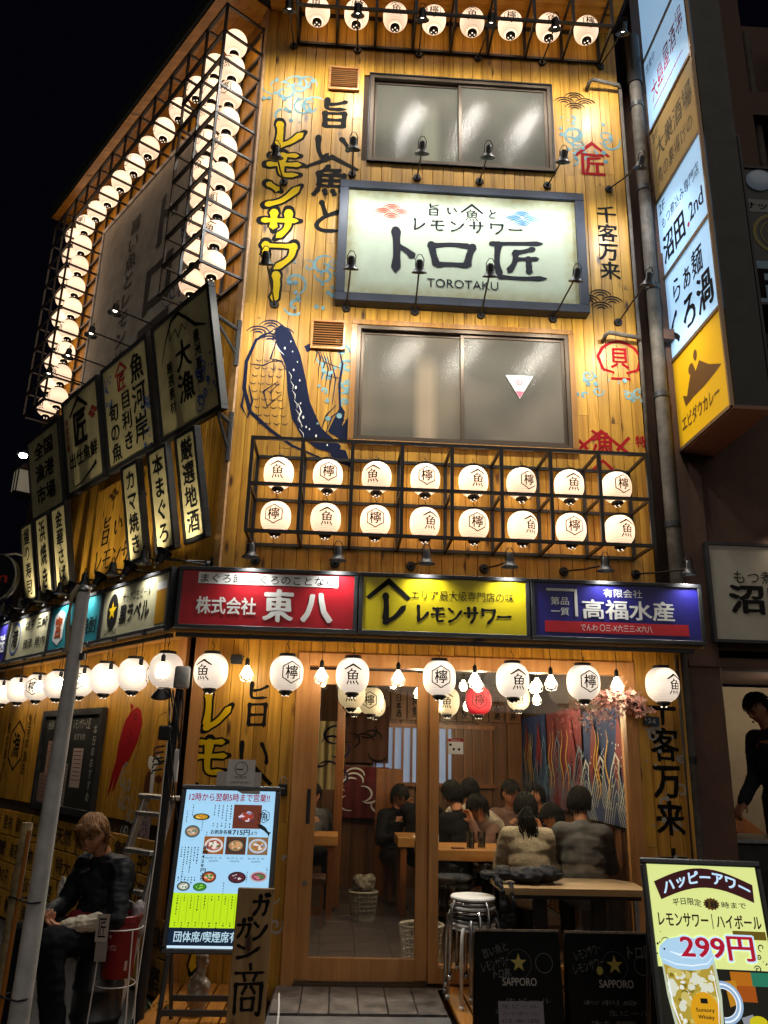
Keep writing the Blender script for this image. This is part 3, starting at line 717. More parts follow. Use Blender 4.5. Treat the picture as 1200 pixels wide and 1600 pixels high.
# ground floor lettering
k1 = MB(); bv(k1, 'レモンサワー', 0, 0, -1.9, .25, .056, Y, .030); k2 = MB(); bv(k2, 'レモンサワー', 0, 0, -1.9, .25, .056, Y-.003)
mural('painted_lettering', 'yellow lettering with black outline painted on the pillar left of the door', FF, -.93, 1.93, .222, [('outline', k1, M_ink), ('lettering', k2, M_yel)], 'lettering')
k = MB(); bv(k, '旨い魚と', 0, 0, -1.5, .24, .032, Y); roofmark(k, 0, -.74, .30, .14, .035, Y-.001)
mural('painted_lettering', 'black lettering painted on the pillar behind the lit menu board', FF, -.62, 2.02, .222, [('lettering', k, M_ink)], 'lettering')
k = MB(); vtext(k, '千客万来', 0, 0, -1.05, .22, .04, Y, brush=.04); htext(k, '大', -.1, -1.32, .11, -1.12, .04, Y)
mural('painted_lettering', 'black characters painted down the narrow pillar right of the shop window', FF, 2.48, 2.02, .222, [('lettering', k, M_ink)], 'lettering')
c = MB(); cloud(c, 0, 0, .28, 1.1, 9, 11, .02, -.0015); mural('painted_swirls', 'white swirls painted on the narrow pillar by the drainpipe', FF, 2.47, 1.15, .222, [('brushwork', c, mat('faded_white', (.35, .36, .34), .5))])
c = MB(); cloud(c, 0, 0, .2, .5, 5, 12, .02, -.0015); mural('painted_swirls', 'white swirls painted low on the pillar beside the door', FF, -.45, .55, .222, [('brushwork', c, mat('faded_white', (.35, .36, .34), .5))])
# side front murals (x = -s)
t = MB(); t.poly([(a*1.3, b) for a, b in [(.02, .30), (.10, .33), (.16, .30), (.20, .20), (.16, .05), (.06, -.10), (-.02, -.14), (-.10, -.32), (-.14, -.36), (-.12, -.22), (-.16, -.34), (-.20, -.40), (-.17, -.22), (-.13, -.10), (-.12, .05), (-.06, .22)]], Y)
t.poly([(.02, .30), (-.02, .37), (.06, .34)], Y)
e = MB(); ring(e, .12, .25, .022, .008, Y-.001); e.ribbon([(.2, .2), (.26, .1), (.22, -.05), (.14, -.14)], .008, Y); e.ribbon([(.0, .1), (.05, .06), (.02, .0)], .012, Y-.001); e.ribbon([(.02, .16), (.08, .1), (.10, .02)], .010, Y-.001)
mural('painted_fish', 'red sea bream painted on the side wall left of the black pole', FL, -.93, 1.50, .222, [('fish', t, M_red), ('outline', e, M_ink)])
c = MB(); cloud(c, 0, 0, .30, .65, 10, 14, .018, -.0015); mural('painted_swirls', 'grey white wave painted under the red fish', FL, -.80, 1.12, .222, [('brushwork', c, mat('faded_white', (.35, .36, .34), .5))])
a_ = MB(); disc(a_, -.05, -.08, .085, .12, Y); disc(a_, .10, -.02, .06, .03, Y-.0004)
b_ = MB(); b_.poly([(-.06, .12), (.08, .16), (.10, .10), (.03, .06), (.03, -.14), (-.03, -.14), (-.04, .06), (-.10, .08)], Y-.001); disc(b_, -.06, .10, .05, .05, Y-.0012)
c_ = MB(); disc(c_, .02, .19, .05, .06, Y-.0006); disc(c_, .02, .26, .02, .035, Y-.0008)
d_ = MB(); d_.ribbon([(-.08, .30), (.0, .45), (.12, .48), (.2, .30), (.24, .05), (.2, -.15)], .007, Y); d_.ribbon([(-.0, .15), (.1, .10), (.18, .12)], .03, Y-.0014)
mural('painted_figure', 'cartoon fisherman in white shirt and brown trousers painted by the black pole', FL, -.38, 1.30, .222, [('trousers', a_, mat('brown_print', lin('#5a2a1a'), .5)), ('shirt', b_, M_white), ('head', c_, mat('skin_print', lin('#b0703a'), .5)), ('fishing_rod', d_, M_ink)])
h = MB(); hexring(h, 0, 0, .27, .03, Y); htext(h, '漁', -.12, -.13, .12, .14, .03, Y)
for v in h.v[:0]: pass
vtext(h, '魚河岸直送', .33, .33, -.3, .11, .02, Y); vtext(h, '旬の魚介', -.33, .25, -.3, .10, .02, Y)
mural('painted_mark', 'black hexagon mark with characters painted on the far side wall', FL, -3.75, 1.50, .222, [('lettering', h, M_ink)])
# rows of wooden name boards under the side wall
NB = thing('name_board_rows', 'rows of wooden boards with fish names under the painted side wall', 'name boards', FL.p(-2.2, .222, .9), (0, 0, FL.rz))
names = ['紅鮭', '特大', '昆布', '銀だら', '帆立', '海老', '天然', '真鯛', '数の子', '鯖', '生ほっけ', '鰹', '食', '蟹', '海苔', '干物']
nb = 0; bl = MB()
for r_ in range(4):
    x = -2.4; z = -.17-r_*.245
    while x < 2.02:
        wd = rnd.uniform(.34, .5); b = MB(); b.box(x+wd/2, -.008, z, wd-.008, .02, .235, b=.004); b.obj('name_board', M_wall, NB)
        nm = names[nb % len(names)]; nb += 1; htext(bl, nm, x+.06, z-.07, x+wd-.06, z+.07, .03, -.0195); x += wd
bl.obj('lettering', mat('faded_ink', (.03, .018, .01), .6), NB)
# ================================================================ sign canopy over the ground floor
SC = thing('sign_canopy', 'long charcoal canopy box that carries the coloured shop signs', 'canopy', (0, 0, 2.3))
mb = MB(); D5 = .485
for fr, x0, x1 in ((FF, -1.245, 2.74), (FL, -4.6, .236)):
    xi = -1.01 if fr is FF else x0
    xj = 2.74 if fr is FF else 0
    a = [fr.p(x0, D5, 0), fr.p(x1, D5, 0), fr.p(xj, .02, 0), fr.p(xi if fr is FF else x0, .02, 0)]
    vs = [(p.x, p.y, z) for z in (.065, .515) for p in a]
    mb.add(vs, [(0, 1, 5, 4), (1, 2, 6, 5), (2, 3, 7, 6), (3, 0, 4, 7), (4, 5, 6, 7), (3, 2, 1, 0)])
mb.obj('box', M_dark, SC)
mb = MB()   # timber fascia under the box
for fr, x0, x1 in ((FF, -1.24, 2.74), (FL, -4.6, .23)):
    a = [fr.p(x0, D5-.01, 0), fr.p(x1, D5-.01, 0), fr.p(2.74 if fr is FF else 0, .24, 0), fr.p(-1.1 if fr is FF else x0, .24, 0)]
    vs = [(p.x, p.y, z) for z in (.03, .063) for p in a]
    mb.add(vs, [(0, 1, 5, 4), (1, 2, 6, 5), (2, 3, 7, 6), (3, 0, 4, 7), (4, 5, 6, 7), (3, 2, 1, 0)])
mb.obj('soffit', M_soff, SC)
tr = MB()
tr.box(.72, -.45, .012, 3.9, .03, .03); 
q = FL.p(-2.2, .45, .012); tr.box(0, 0, 0, 4.7, .03, .03, T=Matrix.Translation(q) @ Matrix.Rotation(-AZ, 4, 'Z'))
tr.obj('lamp_track', M_black, SC)
def lightbox(name, label, cat, fr, x0, x1, z0, z1, d, depth, face, frame=M_dark, fw=.03, tilt=0, group=None, base_d=None):
    """framed sign standing on z0, its back against d"""
    t = fthing(fr, name, label, cat, (x0+x1)/2, d, z0, tilt, group); w_, h = x1-x0, z1-z0
    f = MB()
    for (x, z, sx, sz) in ((0, fw/2, w_, fw), (0, h-fw/2, w_, fw), (-w_/2+fw/2, h/2, fw, h-2*fw), (w_/2-fw/2, h/2, fw, h-2*fw)): f.box(x, -depth/2, z, sx, depth, sz, b=.003)
    f.obj('frame', frame, t)
    p = MB(); p.box(0, -depth*.42, h/2, w_-2*fw, depth*.8, h-2*fw); p.obj('panel', face, t)
    return t, w_, h, -(depth*.82+.003)
def face(name, col, emit=.0, rough=.35, na=.12, bump=0):
    return mat(name, lin(col), rough, emit=emit, ecol=lin(col), noise_amt=na, noise_scale=5)
F_red = face('red_panel', '#b01826'); F_yel = face('yellow_panel', '#d8c414'); F_blue = face('blue_panel', '#23207e'); F_cream = face('cream_panel', '#cfc9a4', na=.2)
F_cyan = face('cyan_panel', '#3a9aa8'); F_purp = face('violet_panel', '#3a349c')
def L(t, mb_, m, name='lettering'): mb_.obj(name, m, t)
# red
t, w_, h, y = lightbox('shop_sign', 'red shop sign with a white band over the left of the entrance', 'sign', FF, -1.235, .10, 2.35, 2.815, .485, .05, F_red)
X = lambda x: x-(-1.235+.10)/2
b = MB(); b.rect(X(-.57), .38, 1.04, .085, y); b.obj('band', M_white, t)
k = MB(); htext(k, 'まぐろ卸 まぐろのことなら', X(-1.07), .345, X(-.08), .415, .012, y-.002, brush=.02); L(t, k, M_ink)
k = MB(); htext(k, '株式会社', X(-1.09), .11, X(-.65), .24, .035, y-.001); htext(k, '東', X(-.60), .07, X(-.37), .31, .055, y-.001, brush=.04); htext(k, '八', X(-.32), .07, X(-.08), .29, .06, y-.001, brush=.04)
L(t, k, M_white)
# yellow
t, w_, h, y = lightbox('shop_sign', 'yellow lemon sour sign above the entrance door', 'sign', FF, .11, 1.40, 2.35, 2.815, .485, .05, F_yel)
X = lambda x: x-(.11+1.40)/2
k = MB(); roofmark(k, X(.33), .28, .34, .15, .04, y); bchar(k, 'レ', X(.25), .07, X(.47), .30, .052, y-.001)
htext(k, 'エリア最大級専門店の味', X(.50), .27, X(1.28), .345, .012, y); bh(k, 'レモンサワー', X(.52), .10, X(1.27), .225, .026, y); L(t, k, M_ink)
# blue
t, w_, h, y = lightbox('shop_sign', 'blue fish company sign with a red band over the shop window', 'sign', FF, 1.41, 2.735, 2.35, 2.815, .485, .05, F_blue)
X = lambda x: x-(1.41+2.735)/2
k = MB(); k.rect(X(1.64), .385, .22, .02, y); k.rect(X(1.755), .29, .022, .21, y)
htext(k, '第品', X(1.56), .27, X(1.70), .33, .015, y); htext(k, '一質', X(1.56), .19, X(1.70), .25, .015, y)
htext(k, '有限会社', X(1.97), .34, X(2.27), .405, .012, y); htext(k, '高福水産', X(1.80), .17, X(2.51), .32, .035, y, brush=.03); L(t, k, M_white)
b = MB(); b.rect(X(2.06), .105, 1.10, .085, y); b.obj('band', mat('red_band', lin('#c01c2a'), .4), t)
k = MB(); htext(k, 'でんわ 〇三-X六三三-X六八', X(1.78), .078, X(2.33), .132, .012, y-.002); L(t, k, M_white)
# side strip
t, w_, h, y = lightbox('shop_sign', 'cream beer sign with a gold star at the corner of the side front', 'sign', FL, -1.05, .21, 2.35, 2.815, .485, .05, F_cream)
k = MB(); disc(k, -.40, .24, .105, .15, y); L(t, k, M_ink, 'emblem'); k = MB(); star(k, -.40, .245, .085, y-.002); L(t, k, M_yel, 'star')
k = MB(); htext(k, 'サッポロ生ビール', -.22, .29, .30, .37, .012, y); htext(k, '黒ラベル', -.25, .11, .30, .27, .045, y); htext(k, 'SAPPORO', -.53, .045, -.28, .095, .01, y); L(t, k, M_ink)
k = MB(); k.rect(.49, .18, .16, .26, y); k.obj('beer_glass_print', mat('amber_print', lin('#c08a1e'), .4), t); k = MB(); k.rect(.49, .34, .16, .06, y); k.obj('foam_print', M_white, t)
t, w_, h, y = lightbox('shop_sign', 'cyan shochu sign behind the grey steel pole', 'sign', FL, -2.32, -1.06, 2.35, 2.815, .485, .05, F_cyan)
k = MB(); k.poly([(-.50, .35), (-.36, .40), (-.24, .35), (-.24, .12), (-.36, .06), (-.50, .12)], y); L(t, k, M_white, 'emblem')
k = MB(); htext(k, '宮', -.46, .13, -.28, .34, .05, y-.002); L(t, k, mat('orange_print', lin('#b04a1a'), .4))
k = MB(); htext(k, '本格焼酎', -.12, .10, .55, .25, .02, y); L(t, k, M_ink)
t, w_, h, y = lightbox('shop_sign', 'cream harbour names sign with a blue ring on the side front', 'sign', FL, -3.62, -2.33, 2.35, 2.815, .485, .05, F_cream)
k = MB(); ring(k, -.38, .24, .16, .022, y); L(t, k, M_blue2, 'ring_print'); k = MB(); htext(k, '港', -.48, .15, -.28, .34, .04, y-.001)
for (s_, x, z) in (('銚子', -.08, .29), ('三崎', .28, .29), ('焼津', -.08, .10), ('稚内', .28, .10)): htext(k, s_, x, z, x+.28, z+.10, .015, y)
L(t, k, M_ink)
t, w_, h, y = lightbox('shop_sign', 'violet sign at the far left end of the sign canopy', 'sign', FL, -4.60, -3.63, 2.35, 2.815, .485, .05, F_purp)
k = MB(); htext(k, '新鮮直送', -.38, .12, .42, .32, .04, y); L(t, k, M_white)
# ================================================================ main sign
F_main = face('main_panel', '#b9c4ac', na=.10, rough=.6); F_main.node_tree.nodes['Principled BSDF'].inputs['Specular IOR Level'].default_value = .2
MS = fthing(FF, 'main_sign', 'large framed restaurant sign between the two upper windows', 'sign', .97, .004, 5.40)
f = MB(); W_, H_ = 2.33, 1.30; fw = .085
for (x, z, sx, sz) in ((0, fw/2, W_, fw), (0, H_-fw/2, W_, fw), (-W_/2+fw/2, H_/2, fw, H_-2*fw), (W_/2-fw/2, H_/2, fw, H_-2*fw)): f.box(x, -.06, z, sx, .12, sz, b=.004)
f.obj('frame', M_navy, MS)
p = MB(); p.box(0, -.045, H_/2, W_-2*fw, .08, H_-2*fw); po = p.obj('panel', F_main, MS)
# panel colour goes browner towards the edges, broken up by noise
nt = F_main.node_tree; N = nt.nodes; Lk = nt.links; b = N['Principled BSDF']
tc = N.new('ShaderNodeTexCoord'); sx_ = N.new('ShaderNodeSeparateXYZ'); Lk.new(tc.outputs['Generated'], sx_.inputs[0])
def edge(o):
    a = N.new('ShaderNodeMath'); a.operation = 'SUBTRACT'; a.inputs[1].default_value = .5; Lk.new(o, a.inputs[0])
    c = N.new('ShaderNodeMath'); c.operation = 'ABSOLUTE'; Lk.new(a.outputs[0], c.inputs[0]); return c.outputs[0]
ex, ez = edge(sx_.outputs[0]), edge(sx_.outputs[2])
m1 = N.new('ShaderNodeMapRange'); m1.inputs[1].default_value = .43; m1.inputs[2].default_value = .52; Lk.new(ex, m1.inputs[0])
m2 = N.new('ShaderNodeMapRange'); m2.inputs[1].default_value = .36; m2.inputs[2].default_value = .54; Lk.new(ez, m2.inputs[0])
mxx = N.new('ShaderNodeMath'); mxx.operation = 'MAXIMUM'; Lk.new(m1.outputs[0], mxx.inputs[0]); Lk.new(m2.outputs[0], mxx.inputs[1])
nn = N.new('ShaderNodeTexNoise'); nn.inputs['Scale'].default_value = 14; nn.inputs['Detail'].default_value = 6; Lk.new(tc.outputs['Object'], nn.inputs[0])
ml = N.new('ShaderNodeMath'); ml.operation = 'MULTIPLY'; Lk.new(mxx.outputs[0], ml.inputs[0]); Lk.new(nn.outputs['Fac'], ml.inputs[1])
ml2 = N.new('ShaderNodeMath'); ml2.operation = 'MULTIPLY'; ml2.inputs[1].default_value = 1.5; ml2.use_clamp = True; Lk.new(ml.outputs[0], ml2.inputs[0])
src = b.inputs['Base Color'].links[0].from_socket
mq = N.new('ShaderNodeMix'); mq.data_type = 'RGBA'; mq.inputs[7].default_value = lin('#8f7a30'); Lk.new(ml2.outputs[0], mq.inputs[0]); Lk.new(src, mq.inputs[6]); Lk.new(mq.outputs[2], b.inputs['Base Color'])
y = -.089; X = lambda x: x-.97; Z = lambda z: z-5.40
k = MB(); bchar(k, '旨', X(.62), Z(6.37), X(.77), Z(6.50), .017, y); bchar(k, 'い', X(.82), Z(6.39), X(.92), Z(6.48), .017, y)
roofmark(k, X(1.06), Z(6.43), .22, .10, .022, y-.001); bchar(k, '魚', X(.99), Z(6.33), X(1.13), Z(6.46), .012, y); bchar(k, 'と', X(1.21), Z(6.375), X(1.30), Z(6.47), .017, y)
bh(k, 'レモンサワー', X(.46), Z(6.20), X(1.57), Z(6.33), .022, y, gap=.22)
bchar(k, 'ト', X(.22), Z(5.74), X(.56), Z(6.19), .088, y); bchar(k, 'ロ', X(.64), Z(5.80), X(1.10), Z(6.10), .084, y); bchar(k, '匠', X(1.22), Z(5.72), X(1.76), Z(6.15), .070, y)
htext(k, 'TOROTAKU', X(.64), Z(5.60), X(1.30), Z(5.69), .012, y, brush=.02); L(MS, k, mat('sign_ink', (.008, .009, .016), .7, spec=.15))
k = MB(); seigaiha(k, X(.30), Z(6.36), .085, .013, 3, y); L(MS, k, mat('coral_print', lin('#c0533f'), .4), 'wave_scales')
k = MB(); seigaiha(k, X(1.54), Z(6.36), .085, .013, 3, y); L(MS, k, mat('azure_print', lin('#3f88b4'), .4), 'wave_scales')
# ================================================================ side banner and leaning signs
F_ban = face('banner_cloth', '#ded8ca', na=.3, rough=.6)
t, w_, h, y = lightbox('banner_sign', 'huge grey framed banner inside the lantern rack on the side front', 'sign', FL, -3.97, -.93, 4.7, 8.27, .004, .06, F_ban, mat('pale_grey_frame', (.30, .29, .28), .4), .07)
k = MB(); vtext(k, 'トロ匠', .55, h-.5, .5, .85, .05, y, brush=.05); vtext(k, '旨い魚とレモンサワー', -.35, h-.4, .5, .34, .03, y, brush=.04); L(t, k, mat('faint_ink', (.10, .095, .09), .6))
k = MB(); cloud(k, 1.1, 1.6, .6, 1.4, 9, 31, .03, y); L(t, k, mat('faint_blue', lin('#5a6488'), .6), 'swirls')
F_paper = face('aged_panel', '#c8bd90', na=.3, rough=.5)
tl = R(12.2)
def L2(t, items, m, y, name='lettering'):
    k = MB()
    for it in items: it(k)
    L(t, k, m, name)
big = []
def bigsign(x0, x1, label, z0=4.27, z1=5.42):
    return lightbox('leaning_sign', label, 'sign', FL, x0, x1, z0, z1, .12, .07, F_paper, M_dark, .045, tilt=tl)
t, w_, h, y = bigsign(-1.02, .10, 'biggest dark leaning sign nearest the corner, with a mountain stroke on top')
k = MB(); k.ribbon([(-.42, h*.62), (-.30, h*.80), (-.16, h*.93), (-.02, h*.95), (.12, h*.86), (.26, h*.76), (.44, h*.70)], [.008, .02, .03, .034, .03, .035, .01], y, False)
k.ribbon([(-.20, h*.92), (-.22, h*.78), (-.10, h*.84), (-.06, h*.76), (.03, h*.84), (.08, h*.78), (.14, h*.84)], .022, y); vtext(k, '大漁', .0, h*.72, h*.20, .30, .045, y, brush=.05)
vtext(k, '豊洲直送', .26, h*.72, h*.28, .12, .03, y, brush=.03); vtext(k, '厳選素材', -.27, h*.62, h*.18, .12, .03, y, brush=.03); L(t, k, M_ink)
k = MB(); cloud(k, .34, .35, .3, .45, 8, 41, .02, y+.001); L(t, k, M_blue2, 'swirls')
t, w_, h, y = bigsign(-2.24, -1.12, 'second leaning sign from the corner with a small red character')
k = MB(); vtext(k, '魚河岸', .28, h*.92, h*.10, .30, .035, y, brush=.05); vtext(k, '目利き', -.02, h*.66, h*.10, .24, .035, y, brush=.05); vtext(k, '旬の魚', -.32, h*.62, h*.06, .24, .035, y, brush=.05); L(t, k, M_ink)
k = MB(); roofmark(k, -.08, h*.84, .30, .12, .03, y); htext(k, '匠', -.18, h*.68, .02, h*.84, .03, y-.001); L(t, k, M_red, 'red_lettering')
k = MB(); cloud(k, .42, .3, .2, .55, 7, 42, .02, y+.001); cloud(k, -.38, .85, .2, .3, 5, 43, .02, y+.001); L(t, k, M_blue2, 'swirls')
t, w_, h, y = bigsign(-3.40, -2.34, 'third leaning sign from the corner with a roof mark over one big character')
k = MB(); roofmark(k, -.05, h*.80, .55, .18, .05, y); htext(k, '匠', -.22, h*.46, .16, h*.80, .05, y-.001, brush=.04); htext(k, '出仕魚鮮', -.40, h*.26, .40, h*.42, .035, y)
k.ribbon([(-.38, h*.16), (-.30, h*.07), (-.1, h*.08), (.1, h*.13), (.25, h*.17), (.34, h*.2)], [.01, .02, .02, .025, .04, .06], y, False); L(t, k, M_ink)
k = MB(); seigaiha(k, .34, h*.66, .07, .012, 3, y); vtext(k, '特選市場', -.42, h*.8, h*.45, .09, .02, y); L(t, k, M_red, 'red_lettering')
t, w_, h, y = bigsign(-4.62, -3.50, 'darkest leaning sign at the far end of the side front', 4.22, 5.30)
k = MB()
for i, s_ in enumerate(('全国', '漁港', '市場')): htext(k, s_, -.32, h*(.68-.26*i), .32, h*(.88-.26*i), .04, y, brush=.04)
L(t, k, M_ink)
# small vertical signs
for (x0, x1, s_, lb) in ((-.155, .20, '厳選地酒', 'tall narrow lit sign nearest the corner above the star sign'), (-.67, -.31, '本まぐろ', 'second tall narrow lit sign from the corner, with hiragana'), (-1.22, -.86, 'カマ焼き', 'third tall narrow lit sign, right beside the wooden panel'),
      (-3.07, -2.62, '金華さば', 'tall narrow lit sign just left of the wooden panel'), (-3.58, -3.15, '浜焼き', 'tall narrow lit sign second from the far end'), (-4.10, -3.67, '握り寿司', 'tall narrow lit sign at the far end of the row')):
    t, w_, h, y = lightbox('vertical_sign', lb, 'sign', FL, x0, x1, 3.11, 4.02, .22, .06, F_paper, M_black, .035, tilt=tl, group='narrow vertical signs over the canopy')
    k = MB(); vtext(k, s_, 0, h-.06, .06, .20, .035, y, brush=.04); L(t, k, M_ink)
# wooden panel sign
t = fthing(FL, 'wooden_panel_sign', 'bare wooden board sign with black lettering between the narrow signs', 'sign', -2.0, .02, 3.16)
for i in range(7):
    b = MB(); b.box(-.66+i*.22, -.04, .52, .216, .03, 1.06, b=.003); b.obj('board', M_wall, t)
k = MB(); y = -.058; bchar(k, '旨', -.52, .36, -.24, .68, .038, y); bchar(k, 'い', -.18, .42, .04, .62, .038, y); roofmark(k, .32, .72, .46, .18, .045, y-.001); bchar(k, '魚', .15, .38, .50, .76, .032, y)
bh(k, 'レモンサワ', -.62, .08, .56, .32, .034, y); L(t, k, M_ink)
k = MB(); roofmark(k, .64, .27, .10, .05, .014, y-.001); htext(k, '匠', .60, .17, .68, .26, .02, y-.001); L(t, k, M_red, 'red_lettering')
k = MB(); seigaiha(k, -.3, .88, .07, .012, 3, y); L(t, k, mat('faded_ink', (.03, .018, .01), .6), 'wave_scales')
# brackets and wall arms behind the big leaning signs
for i, (x, z) in enumerate(((.02, 5.1), (.02, 4.2))):
    m_ = MB(); p0 = FL.p(x-.03, .03, z); p1 = FL.p(x, .32 if i == 0 else .18, z+.05); p2 = FL.p(x-.03, .03, z-.25)
    m_.tube([p0, p1], .018, 6); m_.tube([p2, p1], .014, 6); m_.tube([p0+Vector((0, 0, .1)), p2-Vector((0, 0, .1))], .022, 6); o = m_.obj('sign_bracket', M_dark)
    tag(o, ('upper', 'lower')[i]+' black steel bracket behind the leaning sign nearest the corner', 'bracket')
# ================================================================ lantern racks
bu = MB(); bu.box(0, 0, 0, 1, 1, 1); BAR = bu.mesh('bar', M_black)
def bar(t, fr, p0, p1, th=.030):
    """square bar between two (x, d, z) points, one coordinate differing"""
    a = [(p0[i]+p1[i])/2 for i in range(3)]; s = [abs(p0[i]-p1[i])+th for i in range(3)]
    link('bar', BAR, t, loc=(a[0], -a[1], a[2]), scale=(s[0], s[1], s[2]))
def rack(fr, label, cells_x, zs, d0, d1, name='lantern_rack'):
    t = fthing(fr, name, label, 'rack', 0, 0, 0)
    xs = cells_x; e = .001
    for z in zs:
        for d in (d0, d1): bar(t, fr, (xs[0], d, z), (xs[-1], d, z), .026)
    for x in xs:
        for d in (d0, d1): bar(t, fr, (x, d, zs[0]+.0155), (x, d, zs[-1]-.0155), .028)
        for z in zs: bar(t, fr, (x, d0+.0145, z), (x, d1-.0145, z), .022)
    return t
R2X = [-.78+.4*i for i in range(9)]; R2Z = [3.13, 3.515, 3.90]
rack(FF, 'two row black steel rack of lanterns below the middle window', R2X, R2Z, .02, .45)
R3X = [-.69+.388*i for i in range(9)]; R3Z = [8.42, 8.80]
rack(FF, 'black steel lantern rack under the eaves above the top window', R3X, R3Z, .02, .45)
# side rack: a row under the eaves, a column near the corner, a column at the far end
t = fthing(FL, 'lantern_rack', 'arch shaped black steel lantern rack around the grey banner', 'rack', 0, 0, 0)
SP = .397; S0 = .05; ZR = [8.60-.328*i for i in range(10)]
sx = [-(S0+SP*i) for i in range(13)]
for d in (.02, .45):
    bar(t, FL, (sx[0], d, ZR[0]), (sx[12], d, ZR[0])); bar(t, FL, (sx[0], d, ZR[1]), (sx[12], d, ZR[1]))
    for i in range(13):
        if i in (0, 1, 2): bar(t, FL, (sx[i], d, ZR[0]-.0155), (sx[i], d, ZR[9]+.0155), .024)
        elif i in (10, 11, 12): bar(t, FL, (sx[i], d, ZR[0]-.0155), (sx[i], d, ZR[9]+.0155), .024)
        else: bar(t, FL, (sx[i], d, ZR[0]-.0155), (sx[i], d, ZR[1]+.0155), .024)
    for z in ZR[2:]:
        bar(t, FL, (sx[0], d, z), (sx[2], d, z)); bar(t, FL, (sx[10], d, z), (sx[12], d, z))
for i in range(13):
    for z in ZR[:2]: bar(t, FL, (sx[i], .0345, z), (sx[i], .4355, z), .022)
for i in (0, 1, 2, 10, 11, 12):
    for z in ZR[2:]: bar(t, FL, (sx[i], .0345, z), (sx[i], .4355, z), .022)
# ================================================================ lanterns
def paper(name, strength, col, base=(.8, .74, .62)):
    m = mat(name, base, .8, emit=strength, ecol=col+(1,)); nt = m.node_tree; N = nt.nodes; Lk = nt.links; b = N['Principled BSDF']
    tc = N.new('ShaderNodeTexCoord'); s = N.new('ShaderNodeSeparateXYZ'); Lk.new(tc.outputs['Object'], s.inputs[0])
    w1 = N.new('ShaderNodeMath'); w1.operation = 'MULTIPLY'; w1.inputs[1].default_value = 2*math.pi/.0165; Lk.new(s.outputs[2], w1.inputs[0])
    w2 = N.new('ShaderNodeMath'); w2.operation = 'SINE'; Lk.new(w1.outputs[0], w2.inputs[0])
    mr = N.new('ShaderNodeMapRange'); mr.inputs[1].default_value = .55; mr.inputs[2].default_value = 1; mr.inputs[3].default_value = 1; mr.inputs[4].default_value = .55; Lk.new(w2.outputs[0], mr.inputs[0])
    # the bulb inside makes the middle of the paper brighter than its ends
    z2 = N.new('ShaderNodeMath'); z2.operation = 'ABSOLUTE'; Lk.new(s.outputs[2], z2.inputs[0])
    zr = N.new('ShaderNodeMapRange'); zr.inputs[1].default_value = .02; zr.inputs[2].default_value = .14; zr.inputs[3].default_value = strength*1.08; zr.inputs[4].default_value = strength*.66; Lk.new(z2.outputs[0], zr.inputs[0])
    oi = N.new('ShaderNodeObjectInfo'); vr = N.new('ShaderNodeMapRange'); vr.inputs[3].default_value = .8; vr.inputs[4].default_value = 1.15; Lk.new(oi.outputs['Random'], vr.inputs[0])
    m1 = N.new('ShaderNodeMath'); m1.operation = 'MULTIPLY'; Lk.new(mr.outputs[0], m1.inputs[0]); Lk.new(zr.outputs[0], m1.inputs[1])
    m2 = N.new('ShaderNodeMath'); m2.operation = 'MULTIPLY'; Lk.new(m1.outputs[0], m2.inputs[0]); Lk.new(vr.outputs[0], m2.inputs[1])
    Lk.new(m2.outputs[0], b.inputs['Emission Strength'])
    return m
P_hi = paper('lit_paper', 1.8, (1, .63, .40))
P_lo = paper('lit_paper_low', 1.0, (1, .82, .66), (.5, .46, .38))
P_top = paper('lit_paper_top', 1.65, (1, .66, .43))
def shade_mesh(m, rx=.122, rz=.135):
    k = MB(); pr = []
    for i in range(21):
        z = -rz+.012+(2*rz-.024)*i/20; u = z/rz
        pr.append((rx*(1-abs(u)**2.6)**.5, z))
    k.rev(pr, 24, caps=False)
    return k.mesh('shade', m, True)
def cap_mesh(r=.062, h=.020):
    k = MB(); k.rev([(r*.96, 0), (r, .003), (r, h), (r*.9, h+.003), (r*.5, h+.003)], 18, caps=True); return k.mesh('cap', M_black, 'auto')
def base_mesh():
    k = MB(); k.rev([(.046, 0), (.050, -.004), (.050, -.018), (.036, -.026), (.030, -.018), (.018, -.012)], 18, caps=True)
    for i in range(4):
        a = math.pi/4+i*math.pi/2; k.tube([(.045*math.cos(a), .045*math.sin(a), -.02), (.012*math.cos(a), .012*math.sin(a), -.03), (0, 0, -.028)], .004, 5)
    k.ell((0, 0, -.030), (.034, .034, .013), 12, 8)
    return k.mesh('bottom_cap', M_black, True)
def print_mesh(kind, rx=.122, rz=.135):
    k = MB()
    if kind == 'fish': roofmark(k, 0, .035, .135, .042, .013); bchar(k, '魚', -.052, -.078, .052, .034, .0125, 0)
    else: hexring(k, 0, 0, .083, .009); htext(k, '檸', -.048, -.048, .048, .050, .022, brush=.01)
    bm = bmesh.new(); vs = [bm.verts.new(p) for p in k.v]
    for f in k.f:
        try: bm.faces.new([vs[i] for i in f])
        except ValueError: pass
    for _ in range(4):
        bmesh.ops.triangulate(bm, faces=[f for f in bm.faces if len(f.verts) > 3])
        es = [e for e in bm.edges if e.calc_length() > .02]
        if not es: break
        bmesh.ops.subdivide_edges(bm, edges=es, cuts=1)
    for v in bm.verts:
        x, z = v.co.x, v.co.z; u = min(.97, abs(z/rz)); r = rx*(1-u**2.6)**.5+.0018; a = x/rx
        v.co = Vector((r*math.sin(a), -r*math.cos(a), z))
    me = bpy.data.meshes.new('print'); bm.to_mesh(me); bm.free(); me.materials.append(M_ink); return me
k = MB()
for i in range(4):
    a = i*math.pi/2; k.ell((.022*math.cos(a), .022*math.sin(a), -.038), (.008, .008, .006), 8, 5)
HOLES = k.mesh('vent_holes', mat('lit_holes', (.9, .8, .7), .5, emit=1.6, ecol=(1, .8, .6, 1)), True)
